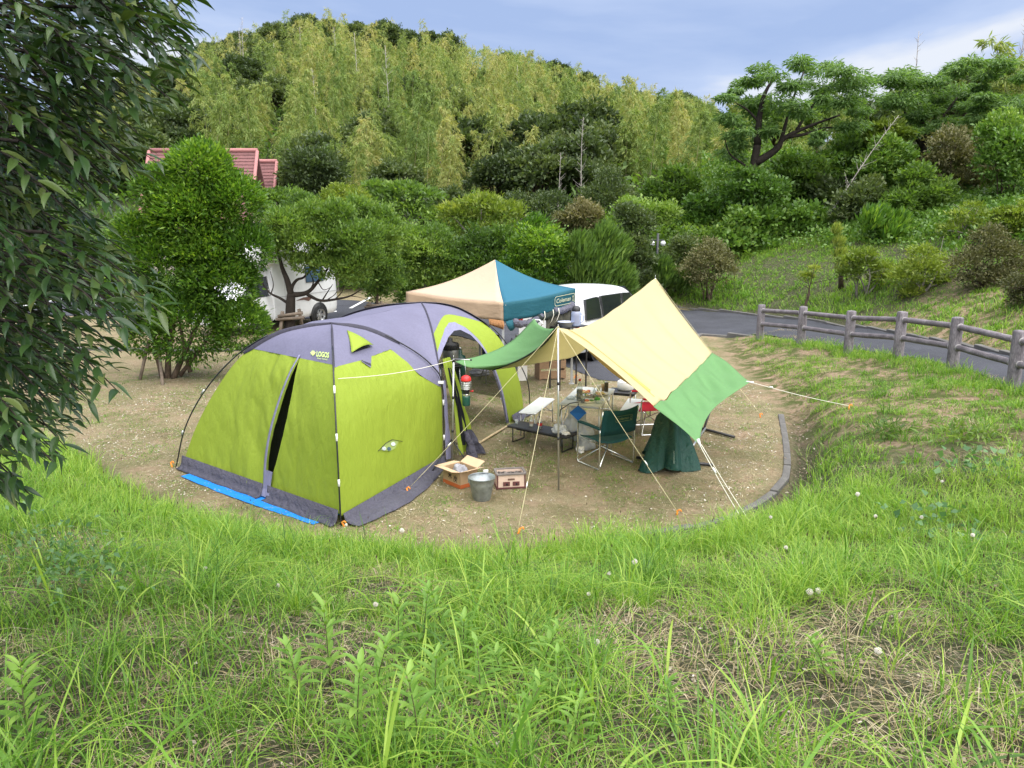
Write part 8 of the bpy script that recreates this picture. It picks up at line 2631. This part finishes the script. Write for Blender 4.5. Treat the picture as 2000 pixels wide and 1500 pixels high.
steep_house("cottage with a steep red tiled roof behind the round tree", at(292, 296, 47).x, pr.x, 47, pr.z, 44.4, 2.4, 26, 50)
pr2 = at(541, 317, 50)
steep_house("smaller red-roofed cottage wing just right of the larger roof", at(470, 317, 50).x, pr2.x, 50, pr2.z, 47.6, 2.2, 24, 53)
# ------------------------------------------------------------------ single weeds in the foreground
rw_ = np.random.default_rng(123)
def lance_weed(label, px, py, h, seed):
    rng = np.random.default_rng(seed)
    # find the ground under that direction
    d = ray(px, py); t = .5
    while t < 14:
        p = CAMP + d * t
        if p.z < tz(p.x, p.y): break
        t += .03
    root = thing("leafy_weed", label, "weed", (p.x, p.y, tz(p.x, p.y)), 0, "tall leafy weeds in the foreground grass")
    bend = Vector((rng.normal(0, .06), rng.normal(0, .06), 0))
    ax = lambda s: Vector((0, 0, h * s)) + bend * s * s
    mb = MB(); mb.tube([ax(s) for s in (0, .3, .6, .85, 1)], [.004, .0035, .003, .002, .001], n=5); mb.build("stem", pbr("weed_stem", (.10, .10, .04), rough=.7), root)
    B, D, Ls, Ws = [], [], [], []
    for i in range(13):
        s = .15 + .85 * i / 12
        for k in range(2 if s < .95 else 3):
            a = i * 1.57 + k * PI + rng.normal(0, .25)
            o = Vector((math.cos(a), math.sin(a), 0))
            B.append(ax(s)); D.append(o * (1.0 - .25 * s) + Vector((0, 0, .45 + .5 * s * s)))
            L_ = (.155 - .07 * abs(s - .5)) * rng.uniform(.8, 1.15) * (h / .5) ** .5
            Ls.append(L_); Ws.append(L_ * .22)
    n = len(B); B = np.array(B); D = unit(np.array(D)); Ls = np.array(Ls); Ws = np.array(Ws)
    S = unit(np.cross(D, np.array([0, 0, 1.0]))); Nn = np.cross(S, D)
    V, Q, T = [], [], []
    tint = np.clip(.55 + rng.normal(0, .15, n), 0, 1)
    lv = 5
    for j in range(lv + 1):
        tt = j / lv
        w = Ws * .5 * math.sin(PI * min(1, .06 + tt * .94)) ** .8 * (0.05 if j == lv else 1)
        c = B + D * (Ls * tt)[:, None] - np.array([0, 0, 1.0]) * (Ls * .28 * tt ** 2)[:, None]
        V += [c - S * w[:, None] + Nn * (w * .4)[:, None], c, c + S * w[:, None] + Nn * (w * .4)[:, None]]
    V = np.stack(V, 1).reshape(-1, 3)
    m = 3 * (lv + 1)
    for j in range(lv):
        for e in (0, 1):
            Q.append((np.arange(n) * m)[:, None] + np.array([3 * j + e, 3 * j + e + 1, 3 * j + 4 + e, 3 * j + 3 + e])[None])
    o = link_mesh("leaves", np_mesh("leaves", V, [np.concatenate(Q)], smooth=True, attrs={"tint": np.repeat(tint, m)}), broad_m, root)
    o["kind"] = "stuff"
WEEDS = [(828, 1290, .46, "leafy weed left of the foreground's centre, tallest of its patch"), (868, 1275, .36, "leafy weed close behind the tallest one"), (780, 1310, .40, "leafy weed left of the tallest one"), (905, 1300, .34, "leafy weed right of the tallest one"), (645, 1340, .44, "leafy weed standing alone left of the patch"),
         (735, 1400, .40, "leafy weed low in the patch"), (850, 1420, .36, "leafy weed below the tallest one"), (940, 1410, .34, "leafy weed right side of the patch, near the bottom"), (1060, 1330, .34, "leafy weed in the middle of the foreground"), (1090, 1400, .28, "short leafy weed below the middle one"), (700, 1470, .42, "leafy weed at the bottom edge left of centre"),
         (820, 1490, .40, "leafy weed at the bottom edge under the patch"), (1120, 1480, .3, "leafy weed at the bottom edge right of centre"), (60, 1490, .4, "leafy weed at the bottom left corner"), (590, 1400, .36, "leafy weed left of the lone one, lower down"), (980, 1350, .26, "small leafy weed between patch and middle one"), (1020, 1470, .3, "leafy weed low between centre and right"), (1310, 1440, .24, "small leafy weed on the bare patch"), (1610, 1330, .2, "small bright weed on the right bare patch")]
for i, (px, py, h, lab) in enumerate(WEEDS):
    lance_weed(lab, px, py, h, 500 + i)
# pinnate green plant at the left and squash-like leaves on the right
puff_m = pbr("seed_puff", (.84, .80, .74), rough=.95, trans=.4, var=.12)
stem_m = pbr("flower_stem", (.13, .16, .05), rough=.7)
def puff(label, px, py, Y, r):
    p = at(px, py, Y)
    g = tz(p.x, p.y)
    root = thing("seed_head", label, "seed head", (p.x, p.y, g), 0, "fluffy seed heads in the grass")
    h = max(.12, p.z - g)
    mb = MB(); mb.tube([(0, 0, 0), (.01, .005, h * .5), (0, 0, h)], [.0022, .002, .0016], n=4); mb.build("stem", stem_m, root)
    mb = MB()
    for k in range(70):
        a = 2.4 * k; z = 1 - 2 * (k + .5) / 70; q = math.sqrt(max(0, 1 - z * z))
        d = Vector((q * math.cos(a), q * math.sin(a), z))
        s = d.orthogonal().normalized() * r * .16; e = d.cross(s).normalized() * r * .16
        c = Vector((0, 0, h)) + d * r * random.uniform(.75, 1.05)
        mb.add([Vector((0, 0, h)) + d * r * .15, c + s, c + e, c - s], [(0, 1, 2), (0, 2, 3), (1, 2, 3)])
    o = mb.build("fluff", puff_m, root, fix=False); o["kind"] = "stuff"
    mb = MB(); mb.lathe([(0, -r * .2), (r * .16, 0), (0, r * .2)], (0, 0, h), n=6); mb.build("core", pbr("seed_core", (.12, .08, .05)), root)
PUFF = [(404, 1143, 5.4, .022, "pale seed head left of centre below the blue groundsheet"), (828, 1168, 5.0, .022, "round seed head above the leafy weeds"), (1240, 1097, 5.8, .024, "round white seed head left of the thick clump, highest in the middle"), (1580, 1168, 4.8, .024, "left of a pair of seed heads right of centre"), (1598, 1165, 4.8, .022, "right of a pair of seed heads right of centre"),
        (1563, 1098, 5.6, .02, "seed head above the pair, right of centre"), (1535, 1069, 6.0, .018, "small seed head higher above the pair"), (1675, 965, 7.6, .024, "seed head right of the kerb, at mid height"), (785, 1036, 6.9, .024, "brownish seed head below the tent's side skirt"), (1165, 1293, 3.9, .02, "brownish seed head in the lower centre"), (735, 1210, 4.7, .018, "wilted seed head left of the leafy weeds"),
        (1190, 1120, 5.5, .016, "small wilted seed head left of the round white one"), (1150, 1165, 5.0, .016, "small pale seed head in the grass, centre"), (1710, 1008, 6.9, .018, "small seed head lower right of the kerb one"), (1800, 1010, 6.6, .018, "small seed head further right on the bank"), (1900, 1045, 6.0, .018, "small seed head near the right edge"), (1505, 1010, 7.2, .018, "seed head just outside the kerb"),
        (1700, 1410, 3.6, .02, "seed head low on the right"), (545, 1178, 5.0, .016, "wilted seed head left of the lone weed"), (1840, 940, 7.6, .016, "tiny seed head high on the right bank"), (676, 1025, 7.3, .016, "tiny seed head at the tent's near corner")]
for (px, py, Y, r, lab) in PUFF:
    puff(lab, px, py, Y, r)
def leaf_bush(label, px, py, Y, n, L, W, spread, h, lm, seed, name="leafy_plant"):
    rng = np.random.default_rng(seed)
    p = at(px, py, Y); g = tz(p.x, p.y)
    root = thing(name, label, "plant", (p.x, p.y, g), 0, "broad-leaved plants in the grass")
    B = rng.normal(0, 1, (n, 3)) * [spread, spread, .3 * h] + [0, 0, h * .65]; B[:, 2] = np.clip(B[:, 2], .03, None)
    D = np.c_[B[:, :2] * 1.5, np.full(n, .15)] + rng.normal(0, .35, (n, 3))
    link_mesh("leaves", qmesh("leaves", leaf_quads(B, D, L * rng.uniform(.6, 1.3, n), W * rng.uniform(.7, 1.2, n), np.clip(.45 + rng.normal(0, .18, n), 0, 1), rng)), lm, root)["kind"] = "stuff"
    mb = MB()
    for k in range(0, n, max(1, n // 14)): mb.tube([(0, 0, 0), (B[k, 0] * .5, B[k, 1] * .5, B[k, 2] * .6), tuple(B[k])], .002, n=4, caps=False)
    mb.build("stems", stem_m, root, fix=False)
blue_green = leafm("blue_green_leaf", (.05, .12, .04), (.10, .20, .075), (.19, .31, .13), rough=.5, trans=.35, objvar=.1)
leaf_bush("pinnate grey-green plant in the grass at the left", 150, 1130, 4.6, 170, .06, .028, .17, .34, blue_green, 1)
leaf_bush("low grey-green plant behind the left grass near the dark tree", 85, 1060, 5.2, 120, .06, .028, .18, .34, blue_green, 2)
leaf_bush("creeping plant with broad round leaves on the right bank", 1930, 895, 8.0, 90, .09, .085, .26, .22, blue_green, 3)
leaf_bush("broad-leaved creeper low in the bright right grass", 1830, 985, 6.6, 70, .075, .07, .22, .26, blue_green, 4)
leaf_bush("dark green grassy clump on the verge right of the kerb", 1740, 830, 10.2, 260, .16, .02, .16, .16, mid_m, 5)
leaf_bush("dark leafy clump on the verge near the right edge", 1890, 850, 9.4, 260, .12, .03, .2, .16, mid_m, 6)
